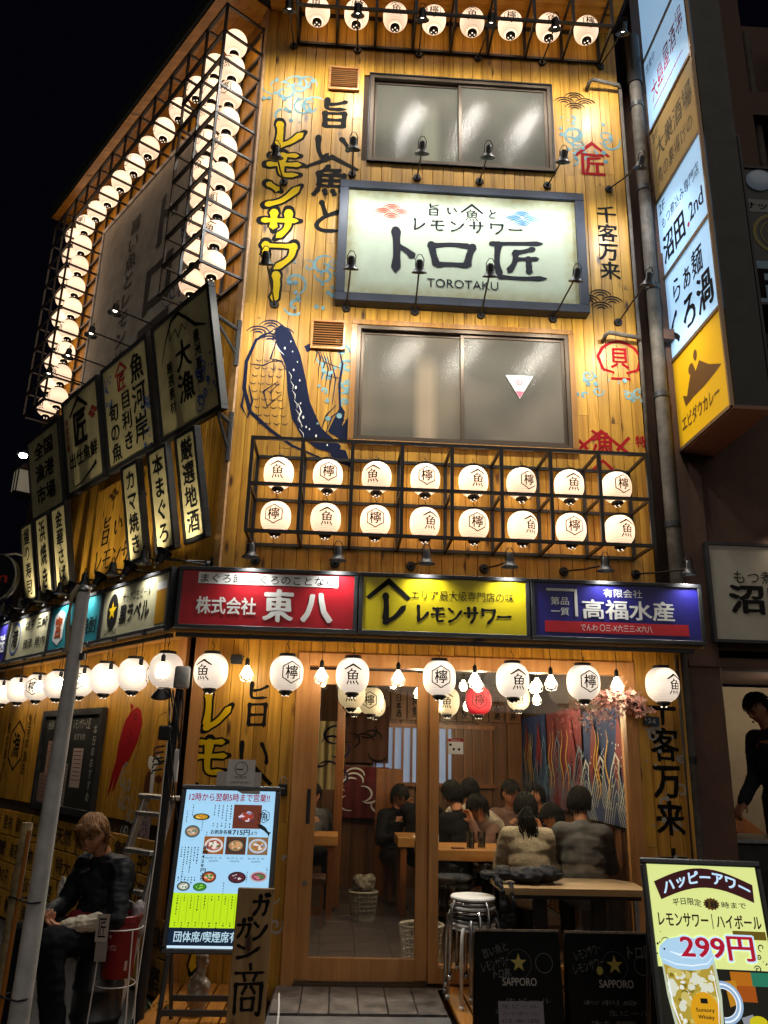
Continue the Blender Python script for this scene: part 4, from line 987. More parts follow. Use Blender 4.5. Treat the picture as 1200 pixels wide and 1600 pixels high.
SH = {m.name: shade_mesh(m) for m in (P_hi, P_lo, P_top)}; CAP = cap_mesh(); BAS = base_mesh(); PR = {'fish': print_mesh('fish'), 'lemon': print_mesh('lemon')}
cw = MB(); cw.tube([(0, 0, .15), (.01, 0, .17), (-.006, 0, .185), (0, 0, .20)], .0035, 5); CORD = cw.mesh('cord', M_rubber)
cw2 = MB(); cw2.tube([(0, 0, .15), (.012, 0, .18), (-.008, 0, .21), (.003, 0, .24), (0, 0, .30)], .0035, 5); cw2.box(0, 0, .31, .03, .03, .04); CORD2 = cw2.mesh('cord', M_rubber)
def lantern(fr, x, d, z, kind, m, label, group, yaw=0, s=1, cord=None):
    t = fthing(fr, 'paper_lantern', label, 'lantern', x, d, z, group=group, yaw=yaw); t.scale = (s, s, s)
    link('shade', SH[m.name], t); link('cap', CAP, t, loc=(0, 0, .120)); link('bottom_cap', BAS, t, loc=(0, 0, -.122))
    link('print', PR[kind], t); link('vent_holes', HOLES, t, loc=(0, 0, -.122)); link('cord', cord or CORD, t)
    return t
ordn = ['first', 'second', 'third', 'fourth', 'fifth', 'sixth', 'seventh', 'eighth', 'ninth', 'tenth', 'eleventh', 'twelfth']
ya = [.0, .1, -.45, .05, .25, .5, .1, .25]; yb = [-.1, .15, -.05, .45, .15, .6, -.05, .3]
for i in range(8):
    k = 'fish' if i % 2 == 0 else 'lemon'
    lantern(FF, -.575+.4*i-.0, .25, 3.675, k, P_hi, 'upper row paper lantern, %s from the corner, in the rack below the middle window' % ordn[i], 'lanterns in the rack below the middle window', ya[i]*.7)
    k = 'lemon' if i % 2 == 0 else 'fish'
    lantern(FF, -.575+.4*i-.0, .25, 3.30, k, P_hi, 'lower row paper lantern, %s from the corner, in the rack below the middle window' % ordn[i], 'lanterns in the rack below the middle window', yb[i]*.7)
    lantern(FF, -.50+.388*i, .25, 8.575, 'fish' if i % 2 == 0 else 'lemon', P_top, 'paper lantern under the eaves above the top window, %s from the corner' % ordn[i], 'lanterns in the rack under the eaves', rnd.uniform(-.2, .2))
def side(i, r, label):
    lantern(FL, -(S0+SP*(i+.5)), .23, 8.60-.328*(r+.5)-.01, 'fish' if (i+r) % 2 else 'lemon', P_top, label, 'lanterns in the side rack', rnd.uniform(-.6, .6))
for i in range(12): side(i, 0, 'paper lantern in the side row under the eaves, %s from the corner' % ordn[i])
for r in range(1, 9):
    for c, nm in ((0, 'outer'), (1, 'inner')): side(c, r, 'paper lantern in the %s near column of the side rack, %s from the top' % (nm, ordn[r]))
    for c, nm in ((10, 'inner'), (11, 'outer')): side(c, r, 'paper lantern in the %s far column of the side rack, %s from the top' % (nm, ordn[r]))
# lanterns and caged bulbs under the canopy
fx = [-.95, -.40, .084, .725, 1.272, 1.805, 2.405]
fk = ['fish', 'lemon', 'fish', 'lemon', 'fish', 'lemon', 'fish']; fyw = [-.35, .4, 0, 0, .2, .15, .45]
for i in range(7):
    lantern(FF, fx[i], .45, 2.055, fk[i], P_lo, 'round paper lantern hanging under the front canopy, %s from the corner' % ordn[i], 'lanterns hanging under the front canopy', fyw[i], 1.0, CORD2)
for i in range(9):
    s = -.12+.555*i
    lantern(FL, -s, .45, 2.055, 'lemon' if i % 2 else 'fish', P_lo, 'round paper lantern hanging under the side canopy, %s from the corner' % ordn[i], 'lanterns hanging under the side canopy', (-.7, 2.6, -.8, .9, -.6, .9, -.6, .8, .5)[i], 1.0, CORD2)
M_bulb = mat('lit_bulb', (1, .9, .7), .3, emit=58, ecol=(1, .80, .52, 1))
M_clear = mat('bulb_glass', (.9, .9, .9), .05)
b = MB(); b.rev([(.006, -.095), (.022, -.088), (.034, -.068), (.036, -.05), (.028, -.028), (.014, -.008), (.013, .0)], 14); BULB = b.mesh('bulb', M_bulb, True)
b = MB(); b.rev([(.014, 0), (.016, .004), (.016, .045), (.010, .055), (.006, .06)], 12); b.tube([(0, 0, .05), (.003, 0, .12), (-.002, 0, .18), (0, 0, .235)], .0035, 5); b.box(0, 0, .25, .03, .03, .045); SOCK = b.mesh('socket', M_rubber, 'auto')
b = MB()
for i in range(8):
    a = i*math.pi/4; c, s = math.cos(a), math.sin(a)
    b.tube([(.014*c, .014*s, .0), (.05*c, .05*s, -.065), (.038*c, .038*s, -.105), (.0, .0, -.118)], .0016, 4)
b.tube([(.05*math.cos(i*math.pi/8), .05*math.sin(i*math.pi/8), -.065) for i in range(17)], .0016, 4); CAGE = b.mesh('wire_cage', M_steel)
def bulb(fr, x, d, z, label, group):
    t = fthing(fr, 'caged_bulb', label, 'light bulb', x, d, z, group=group)
    link('bulb', BULB, t); link('socket', SOCK, t); link('wire_cage', CAGE, t); return t
for i, x in enumerate([-.69, -.145, .42, .99, 1.56, 2.06]):
    bulb(FF, x, .45, 2.10, 'bare caged bulb hanging under the front canopy, %s from the corner' % ordn[i], 'caged bulbs under the front canopy')
for i in range(8):
    bulb(FL, -(-.405+.555*i) if i else .22, .53, 2.10, 'bare caged bulb hanging under the side canopy, %s from the corner' % ordn[i], 'caged bulbs under the side canopy')
# ================================================================ swan neck sign lamps
LAMP_GAIN = 1.5
def spot(name, parent, loc, direction, power, col, size=115, blend=1, rad=.03):
    l = bpy.data.lights.new(name, 'SPOT'); l.energy = power*LAMP_GAIN; l.color = col; l.spot_size = R(size); l.spot_blend = blend; l.shadow_soft_size = rad
    o = bpy.data.objects.new(name, l); COL.objects.link(o); o.parent = parent; o.location = loc
    o.rotation_euler = Vector(direction).to_track_quat('-Z', 'Y').to_euler(); return o
M_lampin = mat('lamp_glow', (1, .9, .7), .3, emit=9, ecol=(1, .88, .66, 1))
def make_lamp(label, group, reach=.44, side=0, axis=(0, .62, -.78), power=20, col=(1, .95, .86), rise=.03, size=140):
    t = thing('sign_lamp', label, 'lamp', group=group)
    k = MB(); k.cyl((0, .002, 0), (0, -.022, 0), .042, .036, 14); k.cyl((0, -.022, 0), (0, -.04, 0), .014, .014, 8); k.obj('wall_disc', M_black, t, smooth='auto')
    h = Vector((side, -reach, rise)); k = MB(); k.tube([(0, -.03, 0), (side*.5, -reach*.5, rise*.6), h], .008, 6); k.obj('arm', M_black, t)
    ax = Vector(axis).normalized(); q = (-ax).to_track_quat('Z', 'Y').to_matrix().to_4x4(); T = Matrix.Translation(h-ax*.0) @ q
    k = MB(); k.rev([(.0, .06), (.020, .06), (.030, .045), (.033, .0), (.046, -.028), (.066, -.045), (.066, -.050), (.060, -.048), (.040, -.026), (.026, .0)], 18, T, caps=False)
    k.obj('lamp_shade', M_black, t, smooth='auto')
    k = MB(); k.tube([T @ Vector(p) for p in ((.033, 0, 0), (.036, 0, .06), (.014, 0, .10), (-.014, 0, .10), (-.036, 0, .06), (-.033, 0, 0))], .004, 5); k.obj('yoke', M_black, t)
    k = MB(); k.ell((0, 0, 0), (.020, .020, .014), 10, 8, T @ Matrix.Translation((0, 0, -.016))); k.obj('bulb', M_lampin, t, smooth=True)
    spot('light', t, h+ax*.052, ax, power, col, size)
    return t
XL = [-.74, -.09, .54, 1.15, 1.82, 2.43]
LA = make_lamp('swan neck lamp', 'lamps above the top window', power=31, axis=(0, .46, -.89), reach=.60, rise=-.16, size=160); LB = make_lamp('swan neck lamp', 'lamps above the big sign', power=22, col=(.95, .98, 1), axis=(0, .44, -.90), reach=.58, rise=-.16, size=160); LC = make_lamp('swan neck lamp', 'lamps below the big sign', power=31, col=(1, .94, .80), reach=.66, axis=(0, .46, -.89), size=160)
LD = make_lamp('swan neck lamp', 'lamps above the front shop signs', reach=.60, side=.03, axis=(0, .05, -1), power=15, col=(1, .97, .90), rise=-.07, size=130)
first = {}
def place(proto, key, label, fr, x, d, z, yaw=0):
    if key not in first:
        first[key] = 1; proto.location = fr.p(x, d, z); proto.rotation_euler = (0, 0, fr.rz+yaw); proto['label'] = label; return proto
    return dup(proto, label, fr.p(x, d, z), (0, 0, fr.rz+yaw))
for i, x in enumerate(XL):
    place(LA, 'a', 'black swan neck lamp over the top window boards, %s from the corner' % ordn[i], FF, x, 0, 8.385, rnd.uniform(-.05, .05))
    place(LB, 'b', 'black swan neck lamp along the top of the big sign, %s from the corner' % ordn[i], FF, x, 0, 6.86 if i else 6.72, rnd.uniform(-.05, .05)+(.15 if i == 5 else 0))
    place(LC, 'c', 'black swan neck lamp along the foot of the big sign, %s from the corner' % ordn[i], FF, x, 0, 5.385, rnd.uniform(-.06, .06))
    place(LD, 'd', 'black swan neck lamp over the coloured shop signs, %s from the corner' % ordn[i], FF, x, 0, 3.0, (0, 0, .06, .10, .22, .3)[i])
LE = make_lamp('swan neck lamp', 'lamps above the side shop signs', reach=.60, axis=(0, .05, -1), power=11, col=(1, .97, .90), rise=-.07, size=130)
for i in range(7): place(LE, 'e', 'black swan neck lamp over the side shop signs, %s from the corner' % ordn[i], FL, -.15-.6*i, 0, 3.0)
# lamps lighting the wall boards and leaning signs from below
LF = make_lamp('upturned lamp', 'upturned lamps on the side canopy', reach=.40, axis=(0, .40, .92), power=15, col=(1, .86, .58), rise=.0, size=95)
for i in range(7): place(LF, 'f', 'upturned black lamp on the side canopy, %s from the corner' % ordn[i], FL, -.02-.62*i, .12, 2.93)
LG = make_lamp('swan neck lamp', 'lamps above the leaning signs', reach=.62, axis=(0, -.1, -1), power=1.4, col=(1, .90, .70), rise=.02, size=110)
for i, x in enumerate((-1.35, -1.95, -2.6, -3.2)): place(LG, 'g', 'black swan neck lamp above the leaning side signs, %s from the corner' % ordn[i], FL, x, .05, 5.62)
# ================================================================ shop front glazing
def glass(name='clear_glass', f=.10):
    m = bpy.data.materials.new(name); m.use_nodes = True; nt = m.node_tree; N = nt.nodes; Lk = nt.links
    for n in list(N): N.remove(n)
    o = N.new('ShaderNodeOutputMaterial'); t = N.new('ShaderNodeBsdfTransparent'); t.inputs[0].default_value = (.80, .82, .80, 1)
    g_ = N.new('ShaderNodeBsdfGlossy'); g_.inputs['Roughness'].default_value = .02; g_.inputs['Color'].default_value = (.9, .9, .9, 1)
    fr = N.new('ShaderNodeFresnel'); fr.inputs[0].default_value = 1.5
    mu = N.new('ShaderNodeMath'); mu.operation = 'MULTIPLY'; mu.inputs[1].default_value = 1.5; Lk.new(fr.outputs[0], mu.inputs[0])
    mx = N.new('ShaderNodeMixShader'); Lk.new(mu.outputs[0], mx.inputs[0]); Lk.new(t.outputs[0], mx.inputs[1]); Lk.new(g_.outputs[0], mx.inputs[2]); Lk.new(mx.outputs[0], o.inputs[0])
    MATS[name] = m; return m
M_glass = glass()
fo = MB()   # fixed frame round the opening
for (x, z, sx, sz) in ((-.29, 1.10, .09, 2.28), (.97, 2.19, 2.43, .10), (2.23, 1.10, .09, 2.28), (.715, 1.07, .07, 2.14), (1.47, .05, 1.44, .10)):
    fo.box(x, -.175, z, sx, .13, sz, b=.004)
fo.obj('shop_front_frame', M_frame, B)
th = MB(); th.box(.21, -.18, -.03, .92, .16, .05); th.obj('threshold', M_alu, B)
D = fthing(FF, 'sliding_door', 'timber sliding door with one tall glass pane, the shop entrance', 'door', .215, .19, .0)
f = MB()
for (x, z, sx, sz) in ((-.415, 1.06, .10, 2.10), (.415, 1.06, .085, 2.10), (0, .075, .745, .14), (0, 2.06, .745, .11)): f.box(x, 0, z, sx, .045, sz, b=.003)
f.obj('frame', M_frame, D); p = MB(); p.box(0, 0, 1.075, .745, .006, 1.87); p.obj('pane', M_glass, D)
h = MB(); h.box(-.415, -.026, 1.13, .028, .01, .24, b=.004); h.obj('handle', M_dark, D); h = MB(); h.cyl((-.415, -.022, .62), (-.415, -.036, .62), .016); h.obj('lock', M_steel, D)
W = fthing(FF, 'shop_window', 'wide fixed glass pane of the shop front right of the door', 'window', 1.47, .17, .10)
p = MB(); p.box(0, 0, 1.02, 1.44, .006, 2.04); p.obj('pane', M_glass, W)
# calendar sheet on the glass
c = MB(); c.rect(0, 0, .115, .11, 0, .001); co = c.obj('paper_notice', M_white, None, loc=(.885, -.18, 1.575)); tag(co, 'white notice with a red header stuck to the shop window', 'notice')
c = MB(); c.rect(0, .045, .115, .02, -.001); c.obj('header', M_red, co); c = MB(); htext(c, 'お知らせ', -.035, .038, .035, .052, .01, -.002); c.obj('lettering', M_white, co)
c = MB(); disc(c, -.015, -.02, .010, None, -.001, 8); disc(c, .025, -.02, .010, None, -.001, 8); c.rect(-.04, .012, .02, .016, -.001); c.obj('print', M_ink, co)
# key box on the pillar
t = thing('key_box', 'small black key box with a shackle on the pillar by the door', 'key box', (-.39, -.235, 1.24)); k = MB(); k.box(0, -.02, 0, .065, .04, .085, b=.006); k.obj('box', M_black, t)
k = MB(); k.tube([(-.02, -.02, .042), (-.02, -.02, .075), (0, -.02, .09), (.02, -.02, .075), (.02, -.02, .042)], .005, 6); k.obj('shackle', M_steel, t)
k = MB(); [disc(k, -.012+.008*i, .012, .003, None, -.0415, 6) for i in range(4)]; k.obj('dial', M_white, t)
# ================================================================ room behind the glass
M_dwall = wood('inner_boards', '#5a381c', '#7a4e28', knots=False, coat=.05, rough=.5)
RM = thing('dining_room', 'wood lined dining room seen through the shop front', 'room', (0, 0, 0))
k = MB(); X0, X1, Y1, ZC = -1.0, 2.42, 4.3, 2.42
k.box((X0+X1)/2, (Y1-.1)/2, -.12, X1-X0, Y1+.1, .1); k.obj('floor_bed', mat('grout'), RM)
ft = MB(); ft.box(0, 0, 0, .296, .296, .03, b=.003); fm = ft.mesh('floor_tile', mat('floor_tile', (.10, .07, .06), .35, noise_amt=.4, noise_scale=10, bump=.3))
for i in range(11):
    for j in range(14): link('floor_tile', fm, RM, loc=(-.85+i*.3, .10+j*.3, -.055+rnd.uniform(-.001, .001)))
k = MB(); k.box((X0+X1)/2, Y1/2-.05, ZC+.06, X1-X0+.1, Y1+.05, .08); k.obj('ceiling', mat('dark_ceiling', (.05, .04, .035), .8), RM)
k = MB(); k.box(X0-.05, Y1/2, 1.15, .1, Y1+.2, 2.6); k.box(X1+.05, Y1/2+.05, 1.15, .1, Y1+.1, 2.6); k.box((X0+X1)/2, Y1+.05, 1.15, X1-X0, .1, 2.6); k.obj('inner_wall', M_back, RM)
PLI = plank_mesh(M_dwall)
for i in range(17): link('wall_board', PLI, RM, loc=(X0+.1+i*.2, Y1-.012, 1.15), scale=(.196, .02, 2.5))
for i in range(20): link('wall_board', PLI, RM, loc=(X1-.012, .12+i*.21, .45), rot=(0, 0, R(90)), scale=(.206, .02, 1.0))
# lattice window with cool light behind
LW = thing('lattice_window', 'lattice screen with cool light behind it on the back wall', 'window', (1.1, 4.25, 1.15))
k = MB(); k.box(-.14, 0, .36, 1.0, .02, .72); k.obj('lit_sheet', mat('cool_light', (.3, .4, .6), .6, emit=.42, ecol=(.30, .40, .72, 1)), LW)
k = MB(); k.box(.62, 0, .36, .50, .02, .72); k.obj('dark_sheet', M_dwall, LW)
for z in (0, .72): k = MB(); k.box(.12, -.03, z, 1.6, .04, .05); k.obj('rail', M_brown, LW)
s = MB(); s.box(0, 0, 0, .028, .03, .68); sm = s.mesh('slat', M_brown)
for i in range(14): link('slat', sm, LW, loc=(-.62+i*.115, -.03, .36))
# dark menu boards in a row
for i in range(9):
    t = MB(); t.box(0, 0, 0, .20, .02, .36, b=.002); o = t.obj('menu_board', M_dwall, None, loc=(.55+i*.215, 4.22, 2.12)); tag(o, 'wooden menu board on the back wall above the lattice, %s from the door side' % ordn[i], 'menu board', 'menu boards on the back wall')
    k = MB(); vtext(k, rnd.choice(['刺身盛', '焼魚', '煮付け', '天ぷら', '海鮮丼', '生ビール', '日本酒', '串焼き']), 0, .15, -.15, .08, .03, -.013); k.obj('lettering', M_ink, o)
# big fishing flags on the right hand wall
def flag(y0, y1, z0, z1, base, seed, label, px=2.385):
    t = thing('fishing_flag', label, 'flag', (px, (y0+y1)/2, z0), (0, 0, R(-90))); w_ = y1-y0; h = z1-z0; q = random.Random(seed)
    n = 24; vs = []; fs = []
    for i in range(n+1):
        for j in range(9): u = i/n; vs.append(((u-.5)*w_, -.012-.010*math.sin(u*22+seed)*(1-j/9), h*j/8))
    for i in range(n):
        for j in range(8): a = i*9+j; fs.append((a, a+9, a+10, a+1))
    k = MB(); k.add(vs, fs); k.obj('cloth', base, t, smooth=True)
    c1 = MB(); c2 = MB(); c3 = MB()
    for i in range(4):   # broad wave crests, nested lines under a foam edge
        cx = (-.44+.29*i+q.uniform(-.03, .03))*w_; b0 = h*(.0+.12*(i % 2)); ww = .24*w_; hh = h*q.uniform(.42, .62)
        for s in range(5):
            k_ = 1-.17*s; pts = [(cx-ww*k_, b0), (cx-ww*.62*k_, b0+hh*.42*k_), (cx-ww*.25*k_, b0+hh*.78*k_), (cx+ww*.10*k_, b0+hh*k_), (cx+ww*.34*k_, b0+hh*.90*k_), (cx+ww*.30*k_, b0+hh*.72*k_), (cx+ww*.55*k_, b0+hh*.30*k_), (cx+ww*.9*k_, b0)]
            c1.ribbon(pts, [.012, .016, .022, .034, .040, .020, .012, .008] if s == 0 else .009, -.03-.0003*s, False)
        for f in range(6): disc(c1, cx+ww*q.uniform(-.1, .6), b0+hh*q.uniform(.8, 1.15), .012, None, -.0325, 7)
    for i in range(26): disc(c1, q.uniform(-.48, .48)*w_, h*q.uniform(.3, .95), .010, None, -.031, 6)
    for i in range(2):
        cx = (-.25+.5*i)*w_; c2.poly([(cx-.16, h*.45), (cx, h*.95), (cx+.18, h*.5), (cx+.08, h*.30), (cx, h*.55), (cx-.08, h*.25)], -.028)
    for i in range(4):
        cx = q.uniform(-.4, .4)*w_; pts = [(cx+.05*math.sin(u*9), h*(.2+.6*u)) for u in [v/8 for v in range(9)]]; c3.ribbon(pts, .03, -.033-.0003*i)
    c1.obj('wave_print', mat('wave_print_white', lin('#a8aca8'), .7) if seed % 2 else mat('wave_print_blue', lin('#5a7a90'), .7), t); c2.obj('red_print', mat('crimson_print', lin('#641418'), .7), t); c3.obj('gold_print', mat('gold_print', lin('#b08a2a'), .5), t)
M_fb = mat('indigo_cloth', lin('#1c2f5a'), .85); M_fr = mat('crimson_cloth', lin('#5e161c'), .85)
flag(.10, 1.50, .98, 1.95, M_fb, 3, 'blue fishing flag with wave crests nearest the shop window'); flag(1.55, 2.9, 1.0, 2.0, M_fr, 4, 'red fishing flag in the middle of the right hand wall'); flag(2.95, 4.15, 1.0, 2.0, M_fb, 6, 'blue fishing flag nearest the lattice screen')
# partition posts, hung cloth, counters on the door side
for (x, y, zt, w_, lb) in ((.02, 2.6, 2.3, .09, 'timber post inside near the door side wall'), (.60, 3.3, 1.35, .30, 'wide timber cabinet post in the aisle')):
    k = MB(); k.box(0, 0, zt/2, w_, .12, zt, b=.004); o = k.obj('timber_post', M_brown, None, loc=(x, y, 0)); tag(o, lb, 'post')
def cloth(x, y, z0, z1, w_, base, c2m, seed, label):
    t = thing('hung_cloth', label, 'cloth', (x, y, z0)); k = MB(); vs = []; fs = []; n = 20; h = z1-z0
    for i in range(n+1):
        for j in range(6): vs.append(((i/n-.5)*w_, .012*math.sin(i*1.3+seed), h*j/5))
    for i in range(n):
        for j in range(5): a = i*6+j; fs.append((a, a+6, a+7, a+1))
    k.add(vs, fs); k.obj('cloth', base, t, smooth=True); k = MB(); q = random.Random(seed)
    for i in range(7):
        cx, cz = q.uniform(-.35, .35)*w_, h*q.uniform(.1, .85); k.ribbon([(cx+.12*math.cos(a), cz+.09*math.sin(a)) for a in [v*.3+i for v in range(11)]], .022, -.02-.0004*i)
    k.obj('wave_print', c2m, t)
cloth(-.10, 2.9, 1.12, 1.85, .34, mat('cream_cloth', lin('#b8a878'), .8), M_navyink, 5, 'cream cloth with dark waves on the wall left inside the door')
cloth(.34, 4.1, .75, 1.35, .62, M_fr, M_white, 8, 'red and blue boat flag hung at the end of the aisle'); cloth(.34, 4.15, 1.4, 2.1, .6, mat('brick_cloth', lin('#503024'), .85), M_ink, 9, 'brown fishing net cloth hung above the aisle flag')
def table(name, label, x, y, w_, dp, h, top=M_oak, leg=M_brown, t_=.09):
    t = thing(name, label, 'table', (x, y, 0)); k = MB(); k.box(0, 0, h-t_/2, w_, dp, t_, b=.004); k.obj('tabletop', top, t)
    for i in (-1, 1):
        for j in (-1, 1): k = MB(); k.box(i*(w_/2-.06), j*(dp/2-.06), (h-t_)/2, .06, .06, h-t_); k.obj('leg', leg, t)
    return t
M_tb = wood('honey_timber', '#b87c3c', '#cf9a5a', knots=False, axis='x', rough=.35)
table('dining_table', 'long timber dining table inside, full of glasses', 1.50, 1.30, 1.5, .62, .73, M_tb)
table('dining_table', 'short timber dining table inside beside the aisle, with a menu sheet', .98, 2.25, .72, .55, .73, M_tb)
table('dining_table', 'small timber dining table inside behind the black suited guest', .86, 3.1, .6, .4, .75, M_tb)
table('dining_table', 'timber dining table at the left wall seen through the door', -.22, 2.1, .5, .5, .74, M_tb)
def stool(x, y, lb, h=.42):
    t = thing('timber_stool', lb, 'stool', (x, y, 0)); k = MB(); k.box(0, 0, h-.03, .36, .30, .055, b=.01); k.obj('seat', mat('brown_vinyl', (.06, .025, .015), .45), t)
    for i in (-1, 1):
        for j in (-1, 1): k = MB(); k.box(i*.15, j*.12, (h-.06)/2, .035, .035, h-.06); k.obj('leg', M_brown, t)
    k = MB(); k.box(0, -.12, .12, .28, .02, .03); k.box(0, .12, .12, .28, .02, .03); k.obj('stretcher', M_brown, t)
stool(.95, 1.72, 'timber stool with brown seat under the short inside table'); stool(1.36, 2.05, 'timber stool with brown seat beyond the short inside table'); stool(-.25, 1.65, 'timber stool at the left wall table inside')
def basket(x, y, lb, r0=.12, r1=.15, h=.34, m=M_wpaint, z=0):
    t = thing('plastic_basket', lb, 'basket', (x, y, z)); k = MB(); n = 20
    for j in range(7):
        u = j/6; r = r0+(r1-r0)*u; k.tube([(r*math.cos(2*math.pi*i/n), r*math.sin(2*math.pi*i/n)*.8, .02+u*(h-.02)) for i in range(n+1)], .006 if j < 6 else .012, 4)
    for i in range(n): a = 2*math.pi*i/n; k.cyl((r0*math.cos(a), r0*.8*math.sin(a), .015), (r1*math.cos(a), r1*.8*math.sin(a), h), .006, n=4)
    k.obj('mesh_wall', m, t); k = MB(); k.rev([(.0, .0), (r0, .0), (r0, .03), (r1*.9, h*.30), (r1*.88, h*.30), (r0*.95, .03), (0, .02)], 20, Matrix.Diagonal((1, .8, 1, 1)), caps=False); k.obj('base', m, t)
    return t
basket(.66, .02, 'white plastic basket standing on the floor just inside the door', .125, .16, .36, z=-.04)
basket(.30, 2.1, 'dull white basket with a bag in the aisle', .11, .14, .26, mat('dull_white', (.35, .33, .28), .6), z=-.04)
k = MB(); 
for (p, r) in (((0, 0, 0), (.12, .1, .07)), ((.05, .02, .06), (.08, .08, .05)), ((-.05, 0, .05), (.07, .07, .06))): chain(k, (p, r))
o = remesh(k, 'patterned_bag', mat('patterned_cloth', (.25, .22, .18), .8, noise_amt=.9, noise_scale=40), .012, None, 2, .012, 20); o.location = (.30, 2.1, .27); tag(o, 'patterned bag stuffed in the aisle basket', 'bag')
# tableware
M_drink = mat('drink', (.55, .45, .22), .1); M_tumbler = glass('tumbler_glass')
def tumbler(x, y, lb, lemon=False):
    t = thing('drink_glass', lb, 'glass', (x, y, .73), group='glasses on the long dining table'); k = MB(); k.rev([(.030, .0), (.034, .0), (.037, .135), (.034, .135), (.031, .008), (0, .008)], 16, caps=False); k.obj('glass', M_tumbler, t, smooth='auto')
    k = MB(); k.rev([(.030, .010), (.033, .085)], 14); k.obj('drink', mat('lemon_drink', (.5, .5, .2), .15) if lemon else mat('clear_drink', (.35, .33, .30), .1), t, smooth='auto')
for i, (x, y) in enumerate(((1.20, 1.12), (1.31, 1.18), (1.46, 1.10), (1.86, 1.16))): tumbler(x, y, 'tall drink glass on the long inside table, %s from the door' % ordn[i], i > 1)
t = thing('sauce_bottle', 'sauce bottle with green cap and white label on the long inside table', 'bottle', (.88, 1.10, .73)); k = MB(); k.rev([(.034, 0), (.036, .01), (.036, .12), (.028, .15), (.013, .175), (.013, .19)], 16); k.obj('bottle', mat('dark_glass', (.05, .02, .01), .1), t, smooth='auto')
k = MB(); k.rev([(.037, .03), (.037, .11)], 16, caps=False); k.obj('label_band', M_white, t, smooth='auto'); k = MB(); k.rev([(.015, .185), (.015, .215)], 12); k.obj('cap', mat('green_cap', (.05, .2, .06), .4), t)
k = MB(); k.box(0, 0, 0, .28, .16, .002); o = k.obj('menu_sheet', M_white, None, loc=(.92, 2.1, .7315)); tag(o, 'white menu sheet lying on the short inside table', 'menu sheet')
k = MB(); k.box(0, 0, 0, .12, .05, .015, b=.004); o = k.obj('chopstick_case', M_brown, None, loc=(1.08, 1.06, .739)); tag(o, 'brown chopstick case at the edge of the long inside table', 'case')
k = MB(); k.rev([(.05, 0), (.09, .012), (.095, .018), (.08, .016), (.05, .006)], 18); o = k.obj('plate', M_white, None, loc=(1.66, 1.2, .731), smooth='auto'); tag(o, 'white plate on the long inside table', 'plate')
# lights inside: paper lanterns, bulbs
def inlan(x, y, z, kind, m, lb, s=1): return lantern(Frame(0, 0, 0), x, -y, z, kind, m, lb, 'lanterns hanging inside the room', rnd.uniform(-.4, .4), s)
P_in = paper('lit_paper_inside', .9, (1, .72, .38)); SH['lit_paper_inside'] = shade_mesh(P_in)
for i, (x, y, z, k_) in enumerate(((.10, .9, 2.02, 'fish'), (.30, 1.5, 2.0, 'lemon'), (.16, 2.5, 2.05, 'lemon'), (.42, 3.3, 2.06, 'fish'), (1.04, 1.5, 2.02, 'fish'), (1.25, 3.0, 2.08, 'lemon'), (1.9, 2.2, 2.12, 'fish'))):
    inlan(x, y, z, k_, P_in, 'paper lantern hanging inside the dining room, %s counting from the door' % ordn[i])
M_redp = paper('red_paper', .55, (.9, .02, .06), (.5, .02, .03)); SH['red_paper'] = shade_mesh(M_redp)
t = inlan(1.22, .75, 1.98, 'lemon', M_redp, 'red paper lantern hanging inside behind the shop window', .95)
for i, (x, y) in enumerate(((.75, 1.4), (1.0, 2.2), (1.6, 1.0), (2.0, 1.8), (.2, 2.0), (1.5, 3.2), (1.62, .22), (2.02, .30), (1.15, .35))):
    t = bulb(Frame(0, 0, 0), x, -y, 2.14, 'round lit bulb on the dining room ceiling, %s from the door' % ordn[i], 'bulbs on the dining room ceiling')
    l = bpy.data.lights.new('light', 'POINT'); l.energy = 18.0; l.color = (1, .76, .48); l.shadow_soft_size = .05; lo = bpy.data.objects.new('light', l); COL.objects.link(lo); lo.parent = t; lo.location = (0, 0, -.16)
